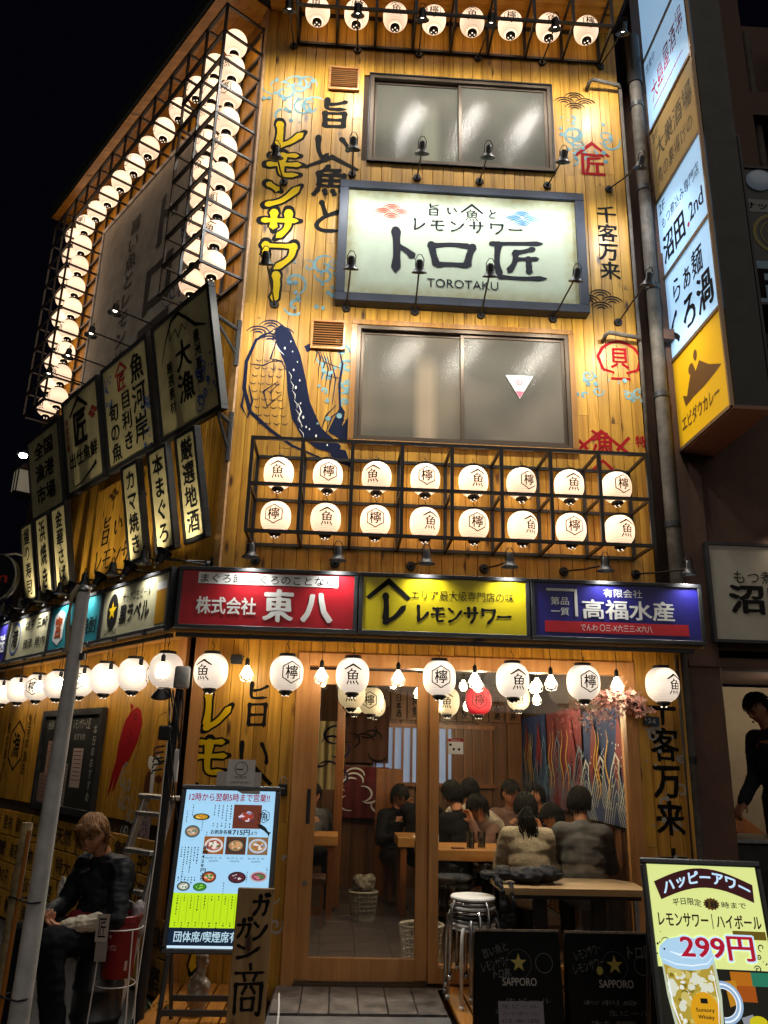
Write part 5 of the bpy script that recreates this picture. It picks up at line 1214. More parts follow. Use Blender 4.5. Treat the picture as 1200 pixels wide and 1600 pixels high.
# ================================================================ people
M_skin = mat('skin', lin('#b07a5c'), .5, noise_amt=.08, noise_scale=30); M_hairb = mat('black_hair', (.008, .007, .006), .6, spec=.25, noise_amt=.6, noise_scale=1, nz=(170, 170, 24), bump=.8); M_hairl = mat('bleached_hair', lin('#8e6030'), .55, noise_amt=.8, noise_scale=1, nz=(170, 170, 26), bump=.8)
def person(label, hip, yaw, top, trouser=M_dark, hair=M_hairb, seat=True, arms='table', lean=.08, turn=0, nod=.15, hairkw=None, glasses=False, voxel=.010, s=1, group=None, stand_z=0):
    t = thing('person', label, 'person', (hip[0], hip[1], 0), (0, 0, yaw), group); hz = hip[2]
    P = lambda x, y, z: Vector((x*s, (y-lean*max(0, z-.05)*1.6)*s, hz+z*s))
    sh = [P(-.165, 0, .44), P(.165, 0, .44)]; nk = P(0, .0, .51); hd = P(0, -.045, .645)
    body = MB(); T = add_head(body, hd, turn, nod, s*.98, 40, 32)
    chain(body, (P(0, .01, .42), .07*s), (nk, .053*s), (hd+Vector((0, .02, -.03)), .055*s))
    chain(body, (P(0, 0, 0), (.15*s, .11*s, .11*s)), (P(0, 0, .2), (.13*s, .095*s, .12*s)), (P(0, 0, .36), (.15*s, .10*s, .11*s)))
    if arms == 'table': el = [P(-.225, -.12, .17), P(.225, -.12, .17)]; wr = [P(-.15, -.36, .22), P(.13, -.37, .22)]
    elif arms == 'face': el = [P(-.24, -.12, .17), P(.21, -.22, .24)]; wr = [P(-.14, -.35, .22), P(.09, -.22, .50)]
    elif arms == 'out': el = [P(-.32, -.12, .30), P(.25, -.12, .2)]; wr = [P(-.20, -.36, .32), P(.15, -.36, .22)]
    elif arms == 'down': el = [P(-.22, -.03, .16), P(.22, -.03, .16)]; wr = [P(-.20, -.22, -.04), P(.20, -.22, -.04)]
    for i, sd in ((0, -1), (1, 1)):
        chain(body, (sh[i], .050*s), (el[i], .038*s), (wr[i], .026*s))
        dv = (wr[i]-el[i]).normalized(); hand(body, wr[i]+dv*.01, dv, (0, .3, -1) if arms != 'face' or i == 0 else (0, -1, 0), .6, s, sd)
    if seat:
        kn = [P(-.12, -.42, .03), P(.12, -.42, .03)]; ft = [Vector((-.12, -.42, .08)), Vector((.12, -.42, .08))]
    else:
        kn = [P(-.10, -.02, -.42), P(.10, -.02, -.42)]; ft = [Vector((-.10, .02, stand_z+.08)), Vector((.10, .02, stand_z+.08))]
    for i, sd in ((0, -1), (1, 1)): chain(body, (P(sd*.09, 0, 0), .085*s), (kn[i], .058*s), (ft[i], .040*s))
    remesh(body, 'body', M_skin, voxel*.8, t, 2)
    c = MB(); chain(c, (P(0, .005, -.03), (.19*s, .14*s, .10*s)), (P(0, .01, .10), (.185*s, .135*s, .13*s)), (P(0, .01, .22), (.185*s, .13*s, .13*s)), (P(0, .01, .34), (.185*s, .12*s, .12*s)), (P(0, .012, .45), (.11*s, .088*s, .07*s)), (P(0, .008, .50), (.066*s, .066*s, .04*s)))
    for i in (0, 1): chain(c, (P(0, .01, .42), .085*s), (sh[i]+Vector((0, .01, -.012)), .078*s), ((sh[i]+el[i])/2, .072*s), (el[i], .064*s), (wr[i], .047*s))
    remesh(c, 'shirt', top, voxel*1.2, t, 5, .007, 9)
    c = MB()
    for i, sd in ((0, -1), (1, 1)): chain(c, (P(sd*.08, 0, 0), .115*s), (kn[i], .075*s), (ft[i]+Vector((0, 0, .02)), .06*s))
    remesh(c, 'trousers', trouser, voxel*1.5, t, 3, .005, 8)
    c = MB()
    for i in (0, 1): chain(c, (ft[i]+Vector((0, .03, -.04)), .045), (ft[i]+Vector((0, -.13, -.05)), (.04, .05, .03)))
    remesh(c, 'shoes', M_rubber, voxel*1.3, t, 2)
    add_hair(T, t, hair, s, **(hairkw or {}))
    f = MB()
    for k in (-1, 1):
        f.tube([T @ Vector((k*.013*s, -.104*s, .028*s)), T @ Vector((k*.030*s, -.100*s, .034*s)), T @ Vector((k*.048*s, -.085*s, .028*s))], .0028*s, 5)
        f.ell((k*.030*s, -.0865*s, .007*s), (.011*s, .006*s, .0045*s), 8, 6, T)
    f.obj('eyes_and_brows', M_hairb, t)
    m_ = MB(); m_.ell((0, -.1005*s, -.058*s), (.020*s, .006*s, .005*s), 10, 6, T); m_.obj('lips', mat('lips', lin('#8a4a40'), .5), t)
    if glasses:
        f = MB()
        for k in (-1, 1): f.tube([T @ Vector((k*.032*s+.023*math.cos(a), -.108*s, .006*s+.018*math.sin(a))) for a in [v*.5236 for v in range(13)]], .0022, 4); f.tube([T @ Vector((k*.055, -.108, .01)), T @ Vector((k*.078, 0, .01))], .002, 4)
        f.tube([T @ Vector((-.009, -.108, .008)), T @ Vector((.009, -.108, .008))], .002, 4); f.obj('glasses', M_black, t)
    return t
M_blk = mat('black_cloth', (.012, .012, .014), .9, spec=.1, noise_amt=.3, noise_scale=10, bump=.3); M_wht = mat('cream_knit', lin('#cfc6b6'), .95, spec=.1, noise_amt=.25, noise_scale=45, bump=.8); M_gry = mat('grey_fleece', lin('#6c6e74'), .95, spec=.1, noise_amt=.3, noise_scale=12, bump=.4)
M_grn = mat('sage_cloth', lin('#7d9880'), .85); M_brn = mat('taupe_cloth', lin('#6a5048'), .85); M_nvy = mat('navy_cloth', (.012, .016, .03), .85)
G_ = 'guests at the dining tables'
person('guest in black suit seen from behind at the short inside table', (.90, 2.62, .5), R(150), M_blk, arms='face', group=G_, turn=.3, s=1.02)
person('guest with hand at the mouth beside the black suited guest', (.66, 3.0, .46), R(20), M_blk, arms='face', group=G_, s=.95, hairkw=dict(length=.065, fringe=.1))
person('guest with a cream sleeve and black hair facing away, behind the long table', (1.34, 2.15, .52), R(160), M_wht, arms='out', group=G_)
person('guest with broad black back leaning left of the long table', (1.28, 1.72, .46), R(205), M_blk, arms='table', lean=.25, group=G_, s=1.05)
person('guest in taupe top raising a hand, in front of the black back', (1.48, 1.92, .42), R(-55), M_brn, arms='face', group=G_, s=.95, nod=.3, hairkw=dict(length=.07, fringe=.1))
person('guest with glasses facing the window from the far side of the long table', (1.80, 2.25, .50), R(-10), M_brn, arms='table', group=G_, glasses=True, s=1.02)
person('guest in black with full black hair on the far right side of the long table', (2.05, 1.85, .50), R(-60), M_blk, arms='face', group=G_, hairkw=dict(n=480, length=.045))
person('guest in sage green top holding a glass on the right of the long table', (2.12, 1.42, .40), R(-80), M_grn, arms='face', group=G_, s=.92, hairkw=dict(length=.065, fringe=.1))
t = person('woman with a ponytail and cream knit sweater, back to the window', (1.62, .68, .45), R(176), M_wht, arms='table', group=G_, s=1.0, nod=.25, hairkw=dict(length=.05, fringe=.2))
k = MB()
for i in range(60):
    q = rnd.gauss(0, .016); q2 = rnd.gauss(0, .012); p = Vector((q*.5, -.015+q2, .665)); pts = [p+Vector((q*1.6*math.sin(u*2.6)+.015*math.sin(u*5), .045*math.sin(u*2.6)+q2*u, -rnd.uniform(.24, .30)*u**1.1)) for u in [v/7 for v in range(8)]]; k.tube([Vector((a.x, a.y, a.z+.45)) for a in pts], 0, 5, [.004, .006, .007, .007, .006, .005, .004, .001])
k.obj('ponytail', M_hairb, t, smooth=True)
person('guest in grey fleece with dark hair, back to the window', (2.06, .62, .47), R(168), M_gry, arms='table', group=G_, s=1.05, turn=-.5, hairkw=dict(n=480, length=.042))
person('guest seated at the left wall table seen through the door', (-.28, 2.75, .46), R(15), M_gry, arms='table', group=G_, s=.95)
# ================================================================ pipes on the facade edge
M_pipe = mat('grey_pipe', (.115, .10, .085), .65, spec=.2, noise_amt=.5, noise_scale=9, bump=.15)
t = thing('drain_pipe', 'wide weathered grey drain pipe at the right edge of the timber front', 'pipe', (2.72, 0, 0))
k = MB(); k.cyl((.0, -.10, -.1), (0.0, -.10, 2.33), .045, n=14); k.cyl((.03, -.08, 2.84), (.03, -.08, 8.1), .058, n=14); k.obj('pipe', M_pipe, t, smooth='auto')
for z in (.6, 1.5, 3.4, 4.6, 5.7, 6.8, 7.8): k = MB(); c_ = (.0, -.10) if z < 2.4 else (.03, -.08); k.cyl((c_[0], c_[1], z), (c_[0], c_[1], z+.05), .066 if z > 2.4 else .052, n=14); k.obj('collar', M_dark, t, smooth='auto')
k = MB(); k.cyl((.03, -.08, 8.1), (.03, -.08, 8.7), .075, n=12); k.obj('top_joint', M_black, t, smooth='auto')
t = thing('conduit', 'thin grey conduit with two bent arms along the right edge of the timber front', 'pipe', (2.605, 0, 0))
k = MB(); k.tube([(0, -.045, 2.82), (0, -.045, 8.06)], .018, 8); k.tube([(.0, -.05, -.1), (0, -.27, .0), (0, -.27, 2.3)], .018, 8); k.obj('pipe', M_pipe, t, smooth=True)
for z in (8.06, 5.17): k = MB(); k.tube([(0, -.045, z), (-.02, -.07, z+.03), (-.30, -.10, z+.05), (-.33, -.08, z+.03), (-.335, -.01, z)], .020, 8); k.obj('arm', M_pipe, t, smooth=True)
# ================================================================ neighbouring building
M_plas = mat('pink_brown_plaster', lin('#5f4438'), .75, noise_amt=.35, noise_scale=5, bump=.25)
NBD = thing('neighbour_building', 'dark pink brown plastered building next door with signs', 'building', (2.80, 0, 0))
k = MB()
for (x0, x1, z0, z1) in ((0, .24, -.15, 9.5), (.24, 4, 2.27, 5.2), (.24, 4, 5.2, 5.25), (.24, 1.2, 5.25, 9.5)): k.box((x0+x1)/2, .20, (z0+z1)/2, x1-x0, .4, z1-z0)
k.box(2.6, .45, 7.4, 2.8, .1, 4.3); k.box(2.4, .30, 8.1, 3.2, .5, .30); k.obj('wall', M_plas, NBD)
k = MB(); k.box(.12, -.01, 3.0, .30, .05, 6.3, b=.01); k.obj('pilaster', M_plas, NBD)
k = MB(); k.box(2.0, -.06, 5.22, 4.0, .14, .10); k.obj('ledge', M_plas, NBD); k = MB(); k.box(2.0, -.02, 2.28, 4.0, .06, .06); k.obj('door_head', M_plas, NBD)
k = MB(); k.box(2.2, .36, 4.6, 1.9, .06, .9); k.obj('dark_window', mat('dark_window', (.01, .012, .015), .1), NBD)
for x in (1.0, 1.35, 1.7): k = MB(); k.cyl((x, .2, 6.0), (x, .2, 9.2), .05); k.obj('duct', M_pipe, NBD, smooth='auto')
k = MB(); k.box(2.1, 2.2, 1.1, 3.9, .08, 2.4); k.obj('stair_wall', mat('stair_plaster', lin('#8f8068'), .8, noise_amt=.2, noise_scale=4), NBD)
k = MB(); k.box(2.1, 1.2, -.1, 3.9, 2.2, .1); k.obj('stair_floor', M_conc, NBD); k = MB(); k.box(2.1, 1.1, 2.36, 3.9, 2.2, .06); k.obj('stair_ceiling', M_plas, NBD)
k = MB(); k.box(.27, 1.2, 1.1, .06, 2.1, 2.4); k.obj('inner_side', M_plas, NBD)
k = MB(); k.poly([(.30, 1.75), (1.7, .75), (1.7, .55), (.30, 1.55)], 2.08, .05); k.obj('stair_string', M_brown, NBD)
bk = MB(); bk.box(0, 0, 0, .20, .03, .056, b=.003); bm_ = bk.mesh('brick', mat('brown_brick', lin('#6e5238'), .8, noise_amt=.4, noise_scale=18, bump=.3))
for r_ in range(12):
    for c_ in range(5):
        x = .42+c_*.21+(.105 if r_ % 2 else 0); z = .80+r_*.062
        if z < 1.62-(x-.3)*.71: link('brick', bm_, NBD, loc=(x, 2.12, z))
t = thing('counter', 'dark steel counter across the next door entrance', 'counter', (3.75, .35, -.15)); k = MB(); k.box(0, 0, .53, 1.4, .5, 1.06, b=.01); k.obj('body', mat('dark_steel_sheet', (.03, .032, .034), .4, metal=.4, noise_amt=.4, noise_scale=8), t)
k = MB(); k.box(0, -.01, 1.08, 1.44, .56, .03, b=.004); k.obj('top', M_steel, t)
person('man in dark patterned shirt looking down in the next door entrance', (3.80, .55, 1.24), R(-75), M_nvy, seat=False, arms='down', stand_z=.38, nod=.5, lean=.12, s=1.12, hairkw=dict(n=520, length=.034))
# entrance sign next door, lit by one small lamp
def signbox(name, label, x0, x1, z0, z1, y, dp, fm, frm=M_dark, fw=.025):
    t = thing(name, label, 'sign', ((x0+x1)/2, y, z0)); w_, h = x1-x0, z1-z0; f = MB()
    for (x, z, sx, sz) in ((0, fw/2, w_, fw), (0, h-fw/2, w_, fw), (-w_/2+fw/2, h/2, fw, h-2*fw), (w_/2-fw/2, h/2, fw, h-2*fw)): f.box(x, -dp/2, z, sx, dp, sz)
    f.obj('frame', frm, t); p = MB(); p.box(0, -dp*.42, h/2, w_-2*fw, dp*.8, h-2*fw); p.obj('panel', fm, t); return t, w_, h, -(dp*.82+.003)
t, w_, h, y = signbox('entrance_sign', 'off white stew restaurant sign over the next door entrance', 3.0, 4.35, 2.44, 3.28, -.06, .06, face('offwhite_panel', '#a8a294', na=.12))
k = MB(); htext(k, 'もつ煮込み専門', -.46, .49, .35, .60, .01, y, brush=.04); htext(k, '沼田', -.52, .24, .10, .48, .05, y, brush=.05); htext(k, '本店', .2, .10, .42, .20, .01, y); L(t, k, M_ink)
t = thing('sign_lamp', 'small bar lamp above the next door entrance sign', 'lamp', (3.75, -.05, 3.42)); k = MB(); k.box(0, -.13, .06, .34, .05, .05, b=.01); k.tube([(0, 0, 0), (0, -.07, .08), (0, -.12, .07)], .012, 6); k.obj('housing', M_plas, t)
spot('light', t, (0, -.13, .02), (0, .30, -1), 8, (1, .80, .58), 130); t['label'] = 'small bar lamp above the next door entrance sign'
# stair ceiling lamp (lit wall behind the man)
t = thing('ceiling_lamp', 'small round lamp on the stairwell ceiling next door', 'lamp', (4.5, 1.1, 2.30)); k = MB(); k.rev([(.09, 0), (.09, .03), (.02, .035)], 16); k.obj('housing', M_white, t)
l = bpy.data.lights.new('light', 'POINT'); l.energy = 26; l.color = (1, .85, .65); l.shadow_soft_size = .08; lo = bpy.data.objects.new('light', l); COL.objects.link(lo); lo.parent = t; lo.location = (0, 0, -.07)
# ================================================================ tall projecting sign tower
BX, BY0, BY1 = 2.90, -.98, .02
BS = thing('projecting_sign_tower', 'tall projecting lit sign with five stacked panels beside the timber front', 'sign', (BX, (BY0+BY1)/2, 4.12), (0, 0, R(-90)))
# local x runs from the wall (-) ... to the street (+) ; local -y faces the timber front
bw = BY1-BY0; TH = .30; HT = 5.3
k = MB(); k.box(0, TH/2+.02, HT/2, bw, TH-.02, HT); k.obj('casing', mat('tower_casing', (.02, .018, .016), .45, noise_amt=.3, noise_scale=6), BS)
k = MB(); k.box(0, TH/2+.01, -.01, bw+.02, TH+.01, .03); k.obj('underside', mat('tower_bottom', lin('#a8745e'), .5, noise_amt=.2), BS)
k = MB()
for x in (-bw/2, bw/2): k.box(x, 0, HT/2, .022, .03, HT)
zb = [0, .87, 1.74, 2.60, 3.45, 4.36, 5.3]
for z in zb: k.box(0, 0, z, bw-.024, .028, .03)
k.obj('edge_trim', mat('tower_trim', lin('#8f7a64'), .35, metal=.7), BS)
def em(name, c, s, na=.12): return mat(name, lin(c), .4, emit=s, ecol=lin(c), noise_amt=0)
cols = [em('amber_lit_panel', '#cfa012', .26), em('blue_white_panel', '#a4cdf2', .62), em('blue_white_panel', '#a4cdf2', .62), em('tan_dim_glow_panel', '#a58a5a', .14), em('blue_white_panel', '#a4cdf2', .62), em('blue_white_panel', '#a4cdf2', .62)]  # the tan panel too has a faint glow put into its material
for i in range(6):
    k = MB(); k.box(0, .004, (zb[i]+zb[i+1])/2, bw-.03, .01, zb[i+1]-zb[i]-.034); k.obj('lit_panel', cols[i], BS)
y = -.003
def rt(k, *a, **kw): htext(k, *a, **kw)
k = MB(); htext(k, 'らぁ麺', -.30, 1.36, .30, 1.62, .02, y, brush=.04); htext(k, 'くろ渦', -.42, .98, .42, 1.32, .04, y, brush=.05)
htext(k, '2F', -.44, 2.43, -.30, 2.54, .01, y); htext(k, 'もつ煮込み専門店', -.40, 2.24, .40, 2.37, .01, y, brush=.03); htext(k, '沼田', -.42, 1.86, .05, 2.16, .04, y, brush=.05); htext(k, '2nd', .15, 1.92, .42, 2.10, .02, y, brush=.04)
htext(k, '営業中', -.44, 4.15, -.22, 4.26, .01, y); L(BS, k, M_ink)
k = MB(); htext(k, '3F', -.44, 3.28, -.30, 3.38, .005, y); htext(k, '大衆酒場', -.38, 3.00, .42, 3.26, .02, y, brush=.05); htext(k, '鳥の素揚げの', -.40, 2.74, .38, 2.92, .01, y, brush=.05); L(BS, k, mat('worn_ink', (.10, .08, .05), .6))
k = MB(); 
for i in range(5): htext(k, '大島屋酒場'[i], -.36+i*.155, 3.70+.04*i, -.22+i*.155, 3.95+.05*i, .005, y, brush=.06)
k.rect(0, 3.64, .7, .012, y); disc(k, .12, 1.92, .022, .022, y); L(BS, k, mat('red_ink', lin('#c03040'), .5))
k = MB(); k.poly([(-.26, .34), (-.30, .46), (-.22, .42), (-.16, .52), (-.06, .66), (-.02, .56), (.06, .62), (.22, .50), (.42, .40), (.30, .38), (.1, .36), (-.1, .36)], y); disc(k, -.10, .62, .05, .05, y-.0004); disc(k, .0, .70, .035, .05, y-.0006)
htext(k, 'エビダウカレー', -.36, .14, .34, .28, .03, y, brush=.04); L(BS, k, mat('brown_ink', lin('#5a3a14'), .5))
for z in (.3, 2.4, 4.6): k = MB(); k.box(-bw/2-.03, .12, z, .10, .16, .30, b=.01); k.obj('wall_bracket', M_pipe, BS)
# dark signs further right
t, w_, h, y = signbox('side_sign', 'dark beer advertisement on the right side building with a capital F', 3.54, 4.5, 5.43, 6.93, -.28, .08, face('dark_panel', '#101216'))
k = MB(); k.rect(.0, .24, w_-.06, .44, y+.001); k.obj('blue_print', em('dim_blue_panel', '#48606e', .15), t)
k = MB(); htext(k, 'F', -.42, .07, -.20, .38, .03, y, brush=0); L(t, k, M_ink)
k = MB(); ring(k, -.18, .76, .20, .035, y-.001); star(k, -.18, .76, .10, y-.001); ring(k, -.18, .76, .14, .012, y-.001); L(t, k, mat('olive_print', lin('#8a8030'), .5), 'emblem')
k = MB(); k.rect(0, 1.06, w_-.06, .14, y); L(t, k, mat('dim_white', (.22, .24, .24), .5), 'band'); k = MB(); htext(k, 'サッポロラガー', -.45, 1.02, .40, 1.10, .03, y-.001); L(t, k, M_ink)
for i in range(2): k = MB(); k.ell((-.27+.36*i, y-.01, 1.34), (.13, .05, .11), 16, 10); k.obj('lamp_globe', mat('dim_globe', lin('#8a9098'), .3, emit=.12, ecol=lin('#9aa6b4')), t, smooth=True)
t, w_, h, y = signbox('side_sign', 'olive striped dark sign end plate right of the projecting sign', 3.26, 3.56, 4.4, 7.2, -.35, .10, mat('olive_stripes', lin('#23260f'), .6))
for i in range(9): k = MB(); k.rect(0, .25+.27*i, w_-.06, .09, y); k.obj('stripe', mat('olive_dark', lin('#2c2e16'), .6), t)
# ================================================================ leaning grey pole, near left
t = thing('steel_pole', 'weathered pale grey steel pole standing in front of the side wall', 'pole', (-1.265, -2.6, -.1))
k = MB(); k.tube([(.0, 0, 0), (.015, 0, 1.2), (.03, 0, 2.30)], 0, 20, [.046, .037, .030]); k.obj('tube', mat('pole_paint', (.64, .62, .61), .45, noise_amt=.35, noise_scale=7, bump=.15), t, smooth='auto')
k = MB(); k.rev([(.032, 0), (.030, .02), (.015, .035), (0, .037)], 16, Matrix.Translation((.03, 0, 2.30))); k.obj('cap', M_steel, t, smooth=True)
k = MB(); k.tube([(.0, -.02, 2.02), (-.014, -.03, 2.16), (-.012, -.03, 2.28), (.01, -.02, 2.33)], .012, 8); k.obj('bracket', mat('cream_bracket', lin('#a89c80'), .5), t); k = MB(); k.box(.05, 0, 2.0, .05, .03, .03); k.obj('stud', M_dark, t)
k = MB(); k.tube([(-.10, -.01, 0), (-.085, -.01, .5), (-.07, -.01, 1.28)], .023, 10); k.obj('side_pipe', mat('rusty_pipe', lin('#8a7650'), .6, noise_amt=.75, noise_scale=16, bump=.3), t, smooth=True)
k = MB(); k.tube([(-.075, -.03, .0), (-.06, -.03, .6), (-.05, -.03, 1.25)], .009, 6); k.obj('orange_cable', mat('orange_cable', lin('#a8641e'), .5), t)
for z in (.25, .62, .98): k = MB(); k.tube([(-.03+.075*math.cos(a), .065*math.sin(a), z+.012*math.sin(a*2)) for a in [v*.5236 for v in range(13)]], .004, 5); k.obj('wire_tie', M_black, t)
# black pole with camera gear beside the corner
t = thing('black_post', 'black post with white camera, round horn and cables at the building corner', 'post', (-1.11, -1.0, -.1))
k = MB(); k.tube([(0, 0, 0), (.03, 0, 1.2), (.055, 0, 1.98)], 0, 12, [.035, .028, .026]); k.obj('pole', M_black, t, smooth='auto')
k = MB(); k.rev([(.045, 0), (.052, .01), (.050, .13), (.044, .14)], 20, Matrix.Translation((.065, -.01, 1.985))); k.obj('camera_housing', mat('dirty_white', (.5, .49, .46), .5, noise_amt=.3), t, smooth='auto')
k = MB(); k.rev([(.02, .05), (.04, .03), (.065, 0), (.06, -.01), (.0, -.005)], 20, Matrix.Translation((-.055, -.03, 1.93)) @ Matrix.Rotation(R(20), 4, 'X')); k.tube([(0, 0, 1.95), (-.05, -.02, 1.96)], .012, 6); k.obj('horn', M_black, t, smooth='auto')
k = MB(); k.box(.0, -.045, 1.70, .075, .07, .09, b=.008); k.obj('junction_box', M_black, t); k = MB(); k.box(.085, -.03, 1.50, .03, .02, .20, b=.004); k.obj('white_plate', M_wpaint, t)
for i in range(7):
    a = rnd.uniform(0, 6.28); k = MB(); k.tube([(.04+.045*math.cos(a+u*2.2)+.01*i*u, -.03+.03*math.sin(a+u*2), 1.97-u*(.25+.09*i)) for u in [v/8 for v in range(9)]], .0045, 5); k.obj('cable', M_rubber, t)
for i in range(5): k = MB(); z = 1.62-.035*i; k.tube([(-.0, -.03, z), (-.05, -.06, z-.01), (-.06, -.04, z-.03)], .006, 5); k.obj('cable_clip', M_rubber, t)
k = MB(); k.tube([(.02, -.045, 1.95), (.015, -.04, 1.0), (-.02, -.05, .1)], .004, 5); k.obj('white_cable', M_wpaint, t)
# little flood lamp on the corner pillar
t = thing('flood_lamp', 'small black flood lamp on the pillar right of the corner lantern', 'lamp', (-.79, -.24, 2.16)); k = MB(); k.box(0, -.06, 0, .085, .04, .07, b=.005)
for i in range(4): k.box(0, -.035, -.027+.018*i, .08, .02, .005)
k.obj('housing', M_black, t); k = MB(); k.tube([(-.045, -.06, 0), (-.05, -.01, .03), (.05, -.01, .03), (.045, -.06, 0)], .005, 5); k.obj('bracket', M_black, t)
# framed menu blackboard on the side wall
t = fthing(FL, 'wall_blackboard', 'framed blackboard with taped paper menus on the side wall', 'blackboard', -2.12, .235, .92)
f = MB(); W_, H_ = 1.50, .92
for (x, z, sx, sz) in ((0, .03, W_, .06), (0, H_-.03, W_, .06), (-W_/2+.03, H_/2, .06, H_-.12), (W_/2-.03, H_/2, .06, H_-.12)): f.box(x, -.025, z, sx, .05, sz, b=.003)
f.obj('frame', M_dark, t); k = MB(); k.box(0, -.012, H_/2, W_-.12, .015, H_-.12); k.obj('board', mat('chalkboard', (.018, .020, .020), .6, noise_amt=.4, noise_scale=5), t)
M_chalk = mat('chalk', (.45, .45, .43), .9)
k = MB(); y = -.022; htext(k, 'レモンサワーと匠', .05, .74, .45, .83, .005, y, brush=.06); htext(k, 'おすすめ', .1, .64, .36, .70, .005, y, brush=.06); vtext(k, '本日のおすすめ', .58, .78, .12, .08, .005, y, brush=.05); htext(k, '全品', -.62, .74, -.48, .82, .005, y); L(t, k, M_chalk)
k = MB(); htext(k, '揚げ物 お刺身', -.42, .76, -.12, .82, .01, y); L(t, k, M_blue2, 'blue_lettering')
for (x, z, a, b, c_) in ((.25, .40, .24, .34, '#b8a4a0'), (-.42, .48, .26, .30, '#a88478'), (-.56, .20, .22, .26, '#8f7468'), (-.02, .22, .14, .42, '#8f8a80')):
    k = MB(); k.rect(x, z, a, b, y-.001); k.obj('paper', mat('paper_'+c_[1:], lin(c_), .7), t)
    k = MB()
    for i in range(int(b/.035)-1): k.rect(x+rnd.uniform(-.01, .01), z+b/2-.03-.035*i, a*rnd.uniform(.6, .85), .007, y-.002)
    k.obj('print', mat('red_brown_print', lin('#6a3a34'), .7), t)
# paper slips on the side wall
def slip(fr, x, d, z, w_, h, c_, lb, s_=None, tilt=0):
    t = fthing(fr, 'paper_slip', lb, 'paper', x, d, z); k = MB(); k.rect(0, 0, w_, h, 0, .001); k.obj('sheet', mat('slip_'+c_[1:], lin(c_), .7, noise_amt=.1), t); t.rotation_euler[1] = tilt
    if s_: k = MB(); vtext(k, s_, 0, h*.42, -h*.42, w_*.7, .01, -.003); L(t, k, M_ink)
slip(FL, -.42, .228, .86, .17, .40, '#a08c98', 'mauve paper slip with handwriting under the painted fisherman', 'アルバイト募集', R(2)); slip(FL, -2.55, .26, .80, .15, .26, '#8f8c58', 'yellowed paper slip hanging below the wall blackboard', '営業中')
for i, (s, z) in enumerate(((2.95, .63), (1.85, .28))):
    t = fthing(FL, 'oval_vent', ('upper', 'lower')[i]+' oval white grille on the dark name boards', 'vent', -s, .235, z); k = MB(); k.tube([(.07*math.cos(a), -.01, .13*math.sin(a)) for a in [v*.349 for v in range(19)]], .010, 6); k.obj('rim', M_wpaint, t)
    k = MB(); disc(k, 0, 0, .07, .13, -.002); k.obj('backing', M_black, t)
    for j in range(7): k = MB(); x = -.045+.015*j; hh = .13*math.sqrt(max(.05, 1-(x/.07)**2)); k.box(x, -.008, 0, .005, .006, 2*hh*.95); k.obj('slat', M_wpaint, t)
# ================================================================ lit menu board on legs
LM = thing('lit_menu_board', 'tall lit menu board with blue and green panel beside the entrance', 'menu board', (-.66, -1.27, -.05), (0, 0, 0))
lean = R(-12)
TB = Matrix.Translation((0, .03, .43)) @ Matrix.Rotation(lean, 4, 'X')
LMs = MB()
def lm(k, name, m, **kw):
    k.v = [tuple(TB @ Vector(p)) for p in k.v]; return k.obj(name, m, LM, **kw)
W_, H_ = .615, .93
f = MB(); fw = .03
for (x, z, sx, sz) in ((0, fw/2, W_, fw), (0, H_-fw/2, W_, fw), (-W_/2+fw/2, H_/2, fw, H_-2*fw), (W_/2-fw/2, H_/2, fw, H_-2*fw)): f.box(x, 0, z, sx, .035, sz, b=.006)
f.box(0, .012, H_/2, W_-.02, .02, H_-.02); lm(f, 'frame', mat('slate_frame', (.06, .065, .07), .35, metal=.5))
iw, ih = W_-2*fw, H_-2*fw; zb0 = fw
def lr(name, x0, x1, z0, z1, m, y):  # fractions of the poster
    k = MB(); k.rect((x0+x1-1)/2*iw, zb0+(z0+z1)/2*ih, (x1-x0)*iw, (z1-z0)*ih, y); return lm(k, name, m)
E_ = lambda n, c, s=.95: mat(n, lin(c), .3, emit=s, ecol=lin(c), spec=.3)
lr('blue_panel', 0, 1, .33, 1, E_('menu_blue', '#9cccec'), -.008); lr('green_panel', 0, 1, .12, .33, E_('menu_green', '#b4dc18'), -.008); lr('dark_panel', 0, 1, .015, .12, E_('menu_navy', '#0a1c30'), -.008); lr('white_strip', 0, 1, 0, .015, E_('menu_white', '#c4e0f4'), -.008)
LX = lambda u: (u-.5)*iw; LZ = lambda v: zb0+v*ih
k = MB(); htext(k, '12時から翌朝5時まで営業!!', LX(.04), LZ(.925), LX(.94), LZ(.98), .025, -.010); lm(k, 'headline', E_('menu_crimson', '#a01c3c', .6))
k = MB(); htext(k, '団体席/喫煙席有り', LX(.06), LZ(.035), LX(.80), LZ(.10), .02, -.010); lm(k, 'footline', E_('menu_pale', '#bcdcec', .8))
k = MB(); htext(k, 'お刺身各種', LX(.32), LZ(.705), LX(.55), LZ(.735), .03, -.010); htext(k, '715円', LX(.56), LZ(.70), LX(.75), LZ(.738), .04, -.010); htext(k, 'より', LX(.76), LZ(.705), LX(.83), LZ(.728), .03, -.010)
vtext(k, '串焼429円より', LX(.285), LZ(.63), LZ(.40), .035, .04, -.010); hexring(k, LX(.89), LZ(.83), .040, .004, -.010); htext(k, '魚', LX(.84), LZ(.80), LX(.94), LZ(.86), .02, -.010); lm(k, 'lettering', M_ink)
k = MB(); q = random.Random(3)
def col_marks(x, z1, z0, wd=.008):
    z = z1
    while z > z0:
        h = q.uniform(.006, .013); k.rect(LX(x), LZ(z)-h/2, wd*q.uniform(.5, 1), h*.75, -.0098); z -= (h+.004)/ih
for i in range(5): col_marks(.34+.045*i, .90, .90-q.uniform(.05, .11))
for i in range(5): col_marks(.34+.045*i, .78, .755)
